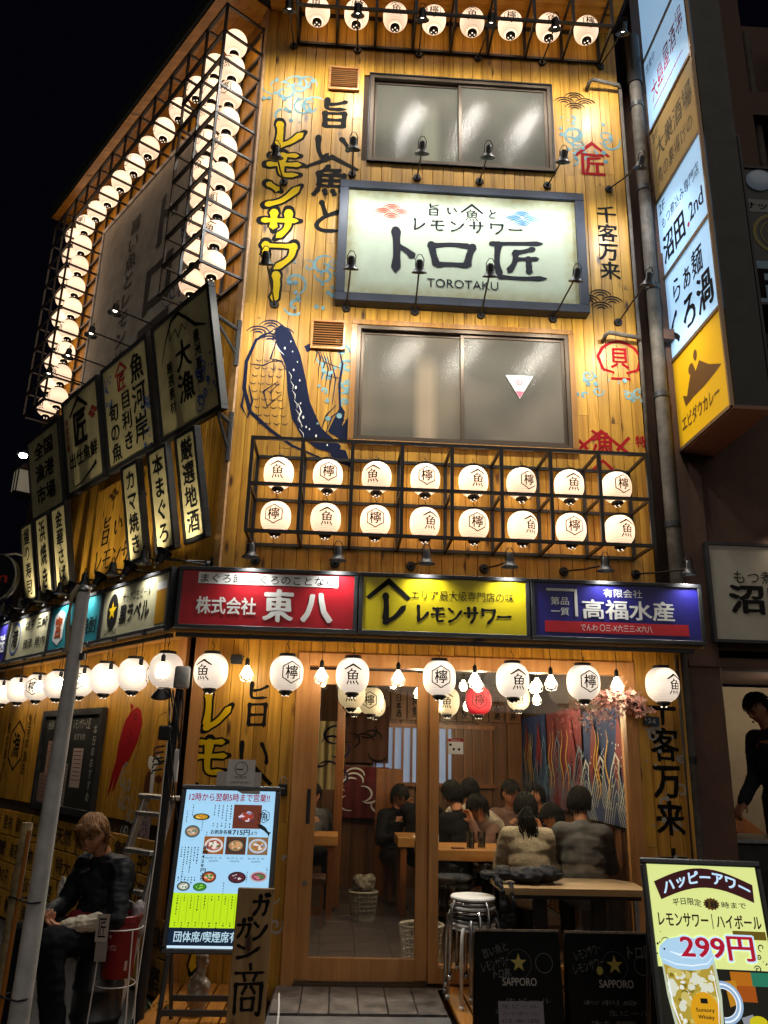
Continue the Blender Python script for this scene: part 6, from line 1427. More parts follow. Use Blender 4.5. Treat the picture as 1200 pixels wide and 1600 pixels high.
for i in range(6): col_marks(.03+.035*i, .62, .62-q.uniform(.06, .20))
for i in range(6): col_marks(.03+.035*i, .43, .40)
for i in range(13): col_marks(.05+.072*i, .315, .315-q.uniform(.03, .14)); col_marks(.05+.072*i, .155, .125)
for (x, z) in ((.04, .86), (.10, .90), (.22, .80), (.28, .72), (.52, .40), (.76, .47), (.97, .5)): col_marks(x, z, z-.07, .006)
for x in (.38, .61, .84): htext(k, 'ねぎとろ', LX(x-.09), LZ(.545), LX(x+.09), LZ(.557), .01, -.0098); htext(k, '429円', LX(x-.05), LZ(.525), LX(x+.05), LZ(.537), .01, -.0098)
for i in range(13): k.rect(LX(.085+.072*i), LZ(.225), .0012, .17*ih, -.0096)
lm(k, 'small_print', mat('menu_ink', (.02, .03, .04), .5))
def food(name, c, e, sc):
    m = mat(name, c, .4); nt = m.node_tree; N = nt.nodes; Lk = nt.links; b = N['Principled BSDF']; tc = N.new('ShaderNodeTexCoord'); v = N.new('ShaderNodeTexNoise'); v.inputs['Scale'].default_value = sc*.55; v.inputs['Detail'].default_value = 7; v.inputs['Roughness'].default_value = .7; v.inputs['Distortion'].default_value = 1.2; Lk.new(tc.outputs['Object'], v.inputs[0])
    r = N.new('ShaderNodeValToRGB'); el = r.color_ramp.elements; el[0].color = lin(e[0]); el[1].color = lin(e[2]); el[0].position = .36; el[1].position = .64; x_ = el.new(.5); x_.color = lin(e[1]); Lk.new(v.outputs['Fac'], r.inputs[0])
    Lk.new(r.outputs[0], b.inputs['Base Color']); Lk.new(r.outputs[0], b.inputs['Emission Color']); b.inputs['Emission Strength'].default_value = .6; return m
f1 = food('food_a', '#806040', ('#3a2010', '#c88a50', '#e8d0b0'), 60); f2 = food('food_b', '#806040', ('#203018', '#c0665a', '#e0c8c0'), 80); f3 = food('food_c', '#504050', ('#5a2010', '#7a6a88', '#b8c0d8'), 60); f4 = food('food_d', '#407030', ('#102808', '#5a9a30', '#b8d080'), 70)
def dish(u0, u1, v0, v1, bgc, plate, foods, seed, round_=False):
    q = random.Random(seed); cx, cz = LX((u0+u1)/2), LZ((v0+v1)/2); rx, rz = (u1-u0)*iw/2, (v1-v0)*ih/2
    if bgc: lr('photo', u0, u1, v0, v1, E_('bg'+bgc[1:], bgc, .7), -.0100)
    y = -.0103
    if plate: k = MB(); disc(k, cx, cz, rx*.92, rz*.82, y, 22); lm(k, 'plate_print', E_('pl'+plate[1:], plate, .8)); k = MB(); disc(k, cx, cz, rx*.72, rz*.60, y-.0002, 20); lm(k, 'plate_well', E_('pw'+foods[0][1:], foods[0], .45))
    for j, c_ in enumerate(foods):
        k = MB()
        for i in range(9):
            a = q.uniform(0, 6.28); r = q.uniform(0, .55)**.6*.62; w1 = q.uniform(.10, .24); k.poly([(cx+rx*(r*math.cos(a)+w1*q.uniform(.7, 1.2)*math.cos(t_)), cz+rz*(r*.8*math.sin(a)+w1*.8*q.uniform(.7, 1.2)*math.sin(t_))) for t_ in [v*.785 for v in range(8)]], y-.0004-.0002*j-.00002*i)
        lm(k, 'food_print', E_('fd'+c_[1:], c_, .75))
dish(.55, .86, .745, .905, '#6a3424', None, ['#8a5a6a', '#b8b4d0', '#4a3a5a', '#e0d8e8', '#a03a28'], 1)
dish(.26, .48, .575, .69, '#a05a24', '#d8d4d0', ['#c86a5a', '#e8c0b8', '#4a7a3a', '#f0e8e0'], 2)
dish(.50, .72, .575, .69, '#5a3420', '#3a3430', ['#c89a6a', '#e8dcc0', '#6a7a4a', '#d8a070'], 3)
dish(.74, .96, .575, .69, '#8a6a48', '#b8c4d8', ['#d0a050', '#7a90b0', '#e8e4e0', '#a87040'], 4)
dish(.03, .21, .67, .77, None, '#4a5a58', ['#c8a080', '#e0c8b0', '#7a8a70'], 5); dish(.10, .30, .79, .845, None, '#2a2420', ['#e0b030', '#f0d060', '#c08020'], 6)
dish(.27, .44, .385, .475, None, '#5a2a1a', ['#e06a3a', '#f0a080', '#e8c8b0', '#4a8a3a'], 7); dish(.55, .76, .385, .475, None, '#3a2028', ['#6a3040', '#e8e0e0', '#502030'], 8); dish(.78, .99, .395, .48, None, '#b8b0b4', ['#b04a68', '#d88098', '#4a7a40'], 9)
dish(.02, .17, .335, .405, None, '#2a3a28', ['#d8e0d0', '#5a7a50', '#e8f0e8'], 10); dish(.19, .35, .335, .40, None, '#2a6a28', ['#5ab030', '#a8e060', '#3a8a28'], 11)
k = MB(); k.poly([(LX(.82), LZ(.775)), (LX(.87), LZ(.775)), (LX(.92), LZ(.755)), (LX(.955), LZ(.725)), (LX(.985), LZ(.725)), (LX(.965), LZ(.71)), (LX(.965), LZ(.69)), (LX(.945), LZ(.712)), (LX(.90), LZ(.735)), (LX(.85), LZ(.75))], -.0105); lm(k, 'fish_print', mat('menu_ink', (.02, .03, .04), .5))
for sx in (-1, 1):
    k = MB(); k.tube([(sx*.255, -.02, .44), (sx*.265, -.05, .20), (sx*.275, -.07, .0)], .014, 8); k.obj('leg', mat('slate_frame'), LM)
    k = MB(); k.tube([(sx*.255, .05, .46), (sx*.26, .30, .0)], .012, 8); k.obj('rear_leg', mat('slate_frame'), LM)
k = MB(); k.box(0, -.06, .16, .54, .02, .03); k.box(0, .22, .16, .52, .02, .03); k.obj('cross_rail', mat('slate_frame'), LM)
# smoking notice on top of it
t = thing('smoking_notice', 'smoking allowed notice in a plastic sleeve on top of the lit menu board', 'notice', (-.62, -1.06, 1.29), (R(-6), 0, R(-3)))
k = MB(); k.box(0, .004, .02, .28, .004, .13); k.obj('plastic_sleeve', mat('milky_plastic', (.55, .52, .5), .3), t); k = MB(); k.rect(.01, .075, .175, .17, 0, .002); k.obj('sheet', M_wpaint, t)
k = MB(); ring(k, .01, .105, .040, .005, -.001); k.rect(.0, .100, .045, .009, -.0012); k.ribbon([(.02, .112), (.026, .122), (.018, .13)], .003, -.0012); htext(k, '喫煙席', -.03, .045, .05, .060, .01, -.001); htext(k, '20歳未満お断り', -.055, .015, .075, .028, .005, -.001); L(t, k, mat('grey_print', (.12, .11, .09), .6))
# plank sign
t = thing('plank_sign', 'upright wooden plank sign with thick black brush lettering before the lit menu board', 'sign', (-.40, -2.0, -.08), (R(-4), R(1.0), R(2)))
k = MB(); k.box(0, 0, .46, .185, .022, .92, b=.004); k.obj('plank', M_ply, t); k = MB(); y = -.0135
bchar(k, 'ガ', -.015, .79, .075, .89, .021, y); bchar(k, 'ン', .0, .68, .075, .775, .021, y); bchar(k, 'ガ', -.082, .69, -.005, .78, .019, y); bchar(k, 'ン', -.078, .60, .05, .67, .021, y)
bchar(k, '商', -.075, .36, .08, .575, .019, y); bchar(k, 'い', -.055, .25, .065, .33, .024, y); bchar(k, '中', -.05, .10, .06, .22, .022, y); L(t, k, M_ink)
k = MB(); k.poly([(-.06, 0), (.06, 0), (0, .3)], .10, .012); k.box(0, .055, .01, .16, .13, .02); k.obj('foot', M_ply, t)
k = MB(); k.tube([(-.62+.10*math.cos(a)*(1-.02*i), -1.5+.05*math.sin(a), -.015+.004*(i % 3)) for i, a in enumerate([v*.5 for v in range(34)])], .005, 5); o = k.obj('black_cable', M_rubber, smooth=True); tag(o, 'coiled black cable lying on the deck under the lit menu board', 'cable')
k = MB(); k.tube([(-.30+.02*math.sin(u*4), -.9-.9*u, .0+.10*(1-u)**2) for u in [v/14 for v in range(15)]], .006, 6); o = k.obj('white_cable', M_wpaint, smooth=True); tag(o, 'white cable running down past the plank sign onto the tiles', 'cable')
k = MB()
for (p, r) in (((0, 0, .14), (.075, .05, .12)), ((.01, 0, .30), (.045, .035, .08))): chain(k, (p, r))
o = remesh(k, 'plastic_bag', mat('clear_plastic', (.30, .24, .18), .15, spec=.8), .012, None, 1, .015, 25); o.location = (-.78, -.95, -.02); tag(o, 'translucent plastic bag standing behind the lit menu board', 'bag')
# ================================================================ happy hour board
HH = thing('happy_hour_board', 'tall lit yellow happy hour board with beer mug at the right edge', 'menu board', (1.98, -1.95, -.08), (0, 0, R(-8)))
TB = Matrix.Translation((0, -.02, .16)) @ Matrix.Rotation(R(-14), 4, 'X'); LM_keep = LM; LM = HH
W_, H_ = .64, .94; fw = .032; iw, ih = W_-2*fw, H_-2*fw; zb0 = fw
f = MB()
for (x, z, sx, sz) in ((0, fw/2, W_, fw), (0, H_-fw/2, W_, fw), (-W_/2+fw/2, H_/2, fw, H_-2*fw), (W_/2-fw/2, H_/2, fw, H_-2*fw)): f.box(x, 0, z, sx, .04, sz, b=.008)
f.box(0, .014, H_/2, W_-.02, .02, H_-.02); lm(f, 'frame', mat('slate_frame'))
lr('yellow_panel', 0, 1, .44, 1, E_('hh_yellow', '#d6e08c', .95), -.008); lr('photo_panel', 0, 1, .10, .44, E_('hh_dark', '#1c1c14', .5), -.008); lr('foot_panel', 0, 1, 0, .10, E_('hh_yellow'.replace('yellow', 'yellow_b'), '#e2dc74', .95), -.008)
k = MB(); n = 14; up_ = [(LX(.05+.9*i/n), LZ(.90+.085*math.sin(math.pi*i/n))) for i in range(n+1)]; dn = [(LX(.10+.84*i/n), LZ(.80+.075*math.sin(math.pi*i/n))) for i in range(n+1)]
for i in range(n): k.poly([up_[i], up_[i+1], dn[i+1], dn[i]], -.010)
lm(k, 'banner_print', E_('hh_maroon', '#401018', .5))
k = MB(); htext(k, 'ハッピーアワー', LX(.13), LZ(.825), LX(.92), LZ(.90), .05, -.012, arc=.062); lm(k, 'banner_lettering', E_('hh_pale', '#c2e2fa', .9))
k = MB(); htext(k, '平日限定', LX(.20), LZ(.765), LX(.46), LZ(.805), .02, -.010, arc=.01); htext(k, '時まで', LX(.64), LZ(.765), LX(.86), LZ(.80), .02, -.010); L_ = lm(k, 'lettering', mat('menu_ink'))
k = MB(); k.poly([(LX(.55)+(.045 if i % 2 else .036)*math.cos(i*math.pi/14), LZ(.785)+(.032 if i % 2 else .025)*math.sin(i*math.pi/14)) for i in range(28)], -.0105); lm(k, 'burst', mat('burst_brown', lin('#6a4a14'), .5, emit=.4, ecol=lin('#6a4a14'))); k = MB(); htext(k, '18', LX(.50), LZ(.765), LX(.60), LZ(.80), .03, -.0115); lm(k, 'lettering', mat('menu_ink'))
k = MB(); htext(k, 'レモンサワー', LX(.05), LZ(.655), LX(.50), LZ(.73), .035, -.010); k.rect(LX(.535), LZ(.69), .004, .07, -.010); htext(k, 'ハイボール', LX(.57), LZ(.655), LX(.97), LZ(.73), .035, -.010); lm(k, 'drink_names', E_('hh_brown', '#3c1208', .4))
k = MB(); htext(k, '299円', LX(.20), LZ(.475), LX(.88), LZ(.625), .085, -.0105); lm(k, 'price_edge', E_('hh_pale', '#c2e2fa', .9)); k = MB(); htext(k, '299円', LX(.215), LZ(.485), LX(.865), LZ(.615), .035, -.0125); lm(k, 'price', E_('hh_red', '#b4102e', .75))
k = MB(); cloud(k, LX(.10), LZ(.56), .10, .13, 4, 61, .006, -.0095); cloud(k, LX(.93), LZ(.52), .11, .13, 4, 62, .006, -.0095); lm(k, 'scrolls', mat('menu_ink'))
lr('sticker', .70, .99, .60, .645, mat('olive_sticker', lin('#8a7418'), .5, emit=.35, ecol=lin('#8a7418')), -.0100)
# mug photograph
MU = lambda pts: [(LX(a), LZ(b)) for a, b in pts]
k = MB(); ring(k, LX(.525), LZ(.27), .080, .034, -.0101, -95, 95, 16, 1.0); lm(k, 'handle_photo', E_('hh_glassy', '#9ab8d8', .75)); k = MB(); ring(k, LX(.525), LZ(.27), .082, .008, -.0103, -95, 95, 16, 1.0); ring(k, LX(.525), LZ(.27), .064, .004, -.0103, -95, 95, 16, 1.0); lm(k, 'handle_shine', E_('hh_shine', '#e8f4ff', .9))
k = MB(); k.poly(MU(((.03, .52), (.05, .30), (.09, .14), (.14, .085), (.30, .065), (.44, .085), (.50, .15), (.52, .30), (.50, .52))), -.0105); lm(k, 'mug_glass', E_('hh_mug', '#c8d4b8', .75))
k = MB(); k.poly(MU(((.05, .46), (.07, .30), (.11, .16), (.16, .12), (.30, .105), (.43, .12), (.48, .17), (.495, .30), (.48, .46))), -.0107); lm(k, 'highball_drink', E_('hh_drink', '#b8a03a', .75))
q = random.Random(77)
for c_, n_, w1, w2 in (('#e8ecd8', 26, .035, .06), ('#d8c870', 22, .03, .05), ('#8a7a1c', 18, .012, .05), ('#f8fcf4', 16, .010, .03)):
    k = MB()
    for i in range(n_):
        u, v = q.uniform(.09, .46), q.uniform(.13, .44); a0 = q.uniform(0, 3.1); w_a, w_b = q.uniform(w1, w2)*.5, q.uniform(w1, w2)*.28
        k.poly([(LX(u)+w_a*math.cos(a0+t_)*q.uniform(.8, 1.1), LZ(v)+w_b*math.sin(a0+t_)*1.6) for t_ in (0, 1.2, 2.3, 3.4, 4.6, 5.5)], -.0108-.00001*i)
    lm(k, 'ice_print', E_('ic'+c_[1:], c_, .7))
k = MB(); k.poly(MU(((.02, .50), (.03, .545), (.10, .585), (.25, .605), (.40, .59), (.49, .55), (.50, .48), (.44, .44), (.30, .425), (.16, .43), (.05, .455))), -.0112); lm(k, 'foam_photo', E_('hh_foam', '#aed4f0', .85))
k = MB(); k.ribbon(MU(((.05, .48), (.16, .455), (.30, .45), (.44, .465), (.49, .50))), .006, -.0114); k.ribbon(MU(((.12, .52), (.20, .505), (.28, .51), (.32, .53))), .010, -.0114); k.ribbon(MU(((.07, .40), (.09, .25), (.14, .14))), .010, -.0114); k.ribbon(MU(((.47, .42), (.485, .28), (.46, .16))), .006, -.0114); lm(k, 'glass_shine', E_('hh_shine', '#e8f4ff', .9))
k = MB(); k.poly(MU(((.12, .105), (.20, .075), (.32, .068), (.42, .08), (.48, .11), (.40, .10), (.25, .095))), -.0116); lm(k, 'glass_base', E_('hh_glassy', '#9ab8d8', .75))
k = MB(); k.poly(MU(((.56, .38), (.66, .385), (.66, .27), (.58, .25))), -.0099); lm(k, 'second_drink', E_('hh_amber', '#c88a1c', .7)); k = MB(); k.poly(MU(((.66, .20), (.76, .22), (.80, .12), (.70, .10))), -.0099); lm(k, 'chrome_print', E_('hh_chrome', '#a8acb8', .5))
k = MB(); disc(k, LX(.36), LZ(.22), .072, .088, -.0112); lm(k, 'whisky_label', E_('hh_label', '#dca016', .8)); k = MB(); htext(k, 'Suntory', LX(.28), LZ(.215), LX(.44), LZ(.24), .03, -.012); htext(k, 'Whisky', LX(.29), LZ(.18), LX(.43), LZ(.205), .03, -.012); k.rect(LX(.36), LZ(.275), .035, .022, -.012); htext(k, '1937', LX(.33), LZ(.145), LX(.40), LZ(.16), .02, -.012); lm(k, 'lettering', mat('menu_ink'))
for (a, b_, c_, d_, m) in ((.62, .80, .36, .43, '#d07a14'), (.80, 1, .36, .43, '#2a8a6a'), (.66, .82, .28, .36, '#b85a10')): lr('photo', a, b_, c_, d_, E_('hh'+m[1:], m, .55), -.0096)
k = MB(); disc(k, LX(.80), LZ(.18), .045, .03, -.0100); lm(k, 'lemon_photo', E_('hh_lemon', '#d8cc18', .7))
k = MB(); htext(k, '土日祝 12時から', LX(.10), LZ(.02), LX(.92), LZ(.08), .03, -.010); lm(k, 'lettering', E_('hh_navy', '#0c3a6a', .4))
LM = LM_keep
for sx in (-1, 1):
    k = MB(); k.tube([(sx*.30, -.02, .2), (sx*.31, -.05, 0)], .014, 8); k.obj('leg', mat('slate_frame'), HH)
    k = MB(); k.tube([(sx*.29, .18, .95), (sx*.30, .40, 0)], .012, 8); k.obj('rear_leg', mat('slate_frame'), HH)
# ================================================================ beer blackboards
def bboard(x0, x1, y, ht, seed, lb, rz):
    t = thing('beer_blackboard', lb, 'blackboard', ((x0+x1)/2, y, -.02), (R(-9), 0, rz), group='blackboards on the deck'); w_ = x1-x0
    k = MB(); k.box(0, 0, ht/2, w_, .018, ht, b=.003); k.obj('board', mat('black_board', (.004, .005, .006), .6, spec=.12, noise_amt=.4, noise_scale=6), t)
    k = MB(); k.box(0, 0, ht+.006, w_, .024, .012); k.obj('top_rail', mat('worn_rail', (.22, .17, .13), .6, noise_amt=.6, noise_scale=30), t)
    k = MB(); k.box(0, .17, ht/2-.02, w_, .015, ht-.03, T=Matrix.Rotation(R(16), 4, 'X')); k.obj('back_board', M_black, t)
    y_ = -.011; k = MB(); star(k, 0, ht-.16, .050, y_); k.obj('star', mat('dull_gold', lin('#9a9040'), .5), t)
    k = MB(); htext(k, 'SAPPORO', -.10, ht-.275, .10, ht-.235, .02, y_); L(t, k, mat('dim_letter', (.30, .31, .31), .6))
    k = MB(); q = random.Random(seed)
    htext(k, '旨い魚と' if seed == 1 else 'レモンサワー', -w_*.42, ht-.12, -w_*.12, ht-.07, .01, y_, brush=.06, rot=.3); htext(k, 'レモンサワー', -w_*.44, ht-.19, -w_*.1, ht-.14, .01, y_, brush=.06, rot=.25)
    htext(k, 'トロ匠', -w_*.3 if seed == 1 else w_*.15, ht-.24 if seed == 1 else ht-.13, -w_*.1 if seed == 1 else w_*.42, ht-.19 if seed == 1 else ht-.06, .03, y_, brush=.05)
    for i in range(5): htext(k, q.choice(['お刺身', '生ビール', '牡蠣', '串焼き', 'おすすめ', '鯛かま']), q.uniform(-.4, 0)*w_, ht-.36-.05*i, q.uniform(.1, .42)*w_, ht-.335-.05*i, .005, y_, brush=.08)
    L(t, k, mat('dim_chalk', (.09, .10, .11), .8), 'chalk_writing'); k = MB(); ring(k, w_*.3, ht-.16, .05, .004, y_); ring(k, 0, ht-.165, .075, .002, y_); L(t, k, mat('dim_chalk'), 'chalk_ring')
    if seed == 1:
        k = MB(); k.rect(.0, .10, .26, .20, y_-.001); k.obj('taped_sheet', mat('bluish_sheet', (.16, .17, .24), .6), t); k = MB(); 
        for i in range(5): htext(k, q.choice(['生ビール', '日本酒', 'ハイボール']), -.11, .165-.035*i, .10, .185-.035*i, .005, y_-.002, brush=.06)
        L(t, k, mat('menu_ink'))
    else: k = MB(); disc(k, -.09, ht-.19, .018, .022, y_); k.obj('lemon_print', mat('dull_gold'), t)
bboard(.845, 1.345, -1.32, .55, 1, 'black beer board with a taped paper sheet, nearer the stools', R(1)); bboard(1.375, 1.93, -1.34, .55, 2, 'black beer board with a small lemon drawing, nearer the happy hour board', R(-1))
# outside table, bag, stools
t = thing('outside_table', 'pale oak table standing on the deck outside the shop window', 'table', (1.60, -.56, -.02)); k = MB(); k.poly([(-.49, -.24), (.46, -.24), (.50, .16), (.43, .25), (-.49, .25)], 0, 0)
k = MB(); pts = [(-.49, -.24), (.46, -.24), (.49, .10), (.40, .25), (-.49, .25)]; vs = [(p[0], p[1], z) for z in (.675, .715) for p in pts]; k.add(vs, [(4, 3, 2, 1, 0), (5, 6, 7, 8, 9)]+[(i, (i+1) % 5, 5+(i+1) % 5, 5+i) for i in range(5)]); k.obj('tabletop', M_oak, t)
k = MB(); k.box(0, 0, .66, .86, .40, .03); k.obj('apron', M_black, t)
for i in (-1, 1): k = MB(); k.box(i*.20, 0, .33, .09, .05, .64); k.box(i*.20, 0, .02, .10, .42, .04); k.obj('leg', M_black, t)
k = MB(); k.box(.46, .0, .4, .03, .03, .5); k.obj('side_rail', M_steel, t)
k = MB()
for (p, r) in (((-.30, -.02, .765), (.15, .13, .055)), ((-.16, .0, .775), (.14, .12, .06)), ((-.45, -.02, .775), (.08, .10, .045)), ((-.56, -.05, .77), (.06, .05, .03))): chain(k, (p, r))
chain(k, ((-.52, -.12, .76), .024), ((-.505, -.26, .70), .020), ((-.50, -.27, .58), .022), ((-.49, -.26, .48), .03)); chain(k, ((-.44, -.20, .74), .018), ((-.43, -.27, .64), .018), ((-.45, -.27, .50), .022))
o = remesh(k, 'black_bag', mat('black_nylon', (.008, .008, .010), .6, spec=.2, bump=.5, noise_scale=14, noise_amt=.3), .008, None, 3, .014, 14); o.location = (1.60, -.56, -.02); tag(o, 'slumped black bag with hanging straps on the outside table', 'bag')
def pstool(x, y, z, rz, lb, topm, legm, h=.46):
    t = thing('stacking_stool', lb, 'stool', (x, y, z), (0, 0, rz), group='stacked round stools by the shop window'); k = MB(); k.rev([(0, h), (.135, h), (.148, h+.006), (.150, h+.016), (.144, h+.024), (.10, h+.028), (0, h+.028)], 28, caps=False); k.obj('seat', topm, t, smooth='auto')
    k = MB(); k.tube([(.14*math.cos(a), .14*math.sin(a), h-.012) for a in [v*.3142 for v in range(21)]], .010, 6); k.obj('seat_ring', legm, t, smooth=True)
    for i in range(4):
        a = math.pi/4+i*math.pi/2; c, s = math.cos(a), math.sin(a); k = MB(); k.tube([(.10*c, .10*s, h), (.150*c, .150*s, h-.005), (.168*c, .168*s, h-.04), (.175*c, .175*s, h-.10), (.185*c, .185*s, .012)], .012, 8); k.cyl((.185*c, .185*s, 0), (.185*c, .185*s, .03), .016, n=8); k.obj('leg', legm, t, smooth=True)
M_chr = mat('chrome_tube', (.55, .55, .55), .22, metal=1.0, noise_amt=.1)
for i, (z, tm_, lm_) in enumerate(((0, M_wpaint, M_wpaint), (.05, M_black, M_steel), (.10, M_wpaint, M_chr), (.155, M_wpaint, M_chr))):
    pstool(.935, -.62, -.02+z, .2+.35*i, ('lowest stool with white legs', 'second stool from the bottom with black seat', 'third stool from the bottom with white seat', 'topmost stool with worn white seat')[i]+' in the stack by the shop window', tm_, lm_)
# cherry blossom branch and number plate
t = thing('blossom_branch', 'artificial pink cherry blossom branch hanging by the last lantern of the shop window', 'flowers', (2.33, -.30, 1.84)); q = random.Random(5); k = MB(); tips = []
for i in range(9):
    p = Vector((0, 0, 0)); pts = [p.copy()]; dx = -.036-.010*(i % 4)
    for j in range(9): p = p+Vector((dx*q.uniform(.6, 1.3), q.uniform(-.028, .008), [.034, .012, -.020, -.042, -.055][min(4, j//2)]*q.uniform(.5, 1.4)+.010*(i % 3))); pts.append(p.copy()); tips.append(p.copy())
    k.tube(pts, 0, 5, [.008*(1-u/11) for u in range(len(pts))])
k.obj('twigs', mat('twig', (.05, .03, .02), .7), t)
pm = [mat('pink_petals', lin('#e6a4a0'), .7), mat('pale_petals', lin('#f0cdc4'), .7)]
for s_ in range(2):
    k = MB()
    for i in range(210):
        c = q.choice(tips[6:])+Vector((q.gauss(0, .030), q.gauss(0, .03), q.gauss(0, .032))); nrm = Vector((q.gauss(0, 1), q.gauss(-.8, 1), q.gauss(0, 1))).normalized(); qq = nrm.to_track_quat('Z', 'Y'); r = q.uniform(.011, .020)
        for a in range(5):
            a0 = a*1.2566; P0 = c; P1 = c+qq @ Vector((r*math.cos(a0-.4), r*math.sin(a0-.4), r*.25)); P2 = c+qq @ Vector((r*1.15*math.cos(a0), r*1.15*math.sin(a0), r*.4)); P3 = c+qq @ Vector((r*math.cos(a0+.4), r*math.sin(a0+.4), r*.25)); k.add([P0, P1, P2, P3], [(0, 1, 2, 3)])
    k.obj('blossoms', pm[s_], t, kind='stuff')
t = thing('number_plate', 'small dark blue house number plate behind the blossom branch', 'plate', (2.385, -.245, 1.80), (0, R(3), 0)); k = MB(); k.rect(0, 0, .12, .065, 0, .003); k.obj('plate', mat('plate_blue', lin('#1c3448'), .4), t); k = MB(); htext(k, '2-6', -.03, -.017, .03, .017, .02, -.001); L(t, k, M_chalk)
# ================================================================ round side sign, lantern lamp, far lamp
t = fthing(FL, 'round_sign', 'round dark side sign with red lettering at the far left edge', 'sign', -3.86, .70, 3.30, yaw=R(35)); k = MB(); k.cyl((0, 0, 0), (0, .07, 0), .27, n=36); k.obj('body', M_black, t); k = MB(); k.tube([(.27*math.cos(a), -.005, .27*math.sin(a)) for a in [v*.1745 for v in range(37)]], .010, 6); k.obj('rim', M_steel, t, smooth=True)
k = MB(); htext(k, 'in', -.02, -.06, .17, .06, .01, -.004, brush=.05); L(t, k, mat('dim_red', lin('#7a2a1c'), .5, emit=.1, ecol=lin('#a03020'))); k = MB(); k.tube([(0, .03, .27), (.05, .2, .33), (.1, .6, .34)], .014, 6); k.obj('bracket', M_steel, t)
t = fthing(FL, 'street_lantern', 'small framed wall lantern hanging past the far end of the signs', 'lamp', -4.88, .30, 4.62); k = MB(); k.box(0, 0, .16, .20, .20, .30); k.obj('shade', mat('dim_lamp_glass', (.35, .32, .26), .4, emit=.10, ecol=(1, .85, .6, 1)), t)
k = MB(); 
for (x, y_) in ((-.1, -.1), (.1, -.1), (.1, .1), (-.1, .1), (0, -.105), (-.105, 0)): k.box(x, y_, .16, .014, .014, .32)
for z in (0, .32): k.box(0, 0, z, .24, .24, .02)
k.rev([(.14, .33), (.04, .42), (0, .43)], 4, Matrix.Rotation(R(45), 4, 'Z')); k.obj('frame', M_black, t)
t = thing('far_street_lamp', 'bright distant white street lamp at the far left', 'lamp', (-8.24, 12.81, 8.50)); k = MB(); k.ell((0, 0, 0), (.10, .10, .06), 12, 8); k.obj('bulb', mat('street_lamp_glow', (1, 1, 1), .3, emit=60, ecol=(1, .97, .92, 1)), t); k = MB(); k.rev([(.16, .02), (.14, .08), (.04, .14)], 12); k.tube([(0, 0, .12), (.3, .2, .25), (.9, .6, .1)], .03, 6); k.obj('shade', M_black, t)
k = MB(); k.box(0, 0, 3.6, .12, .12, 7.4); k.v = [(a+.9, b+.6, c-7.4) for a, b, c in k.v]; k.obj('post', M_black, t)
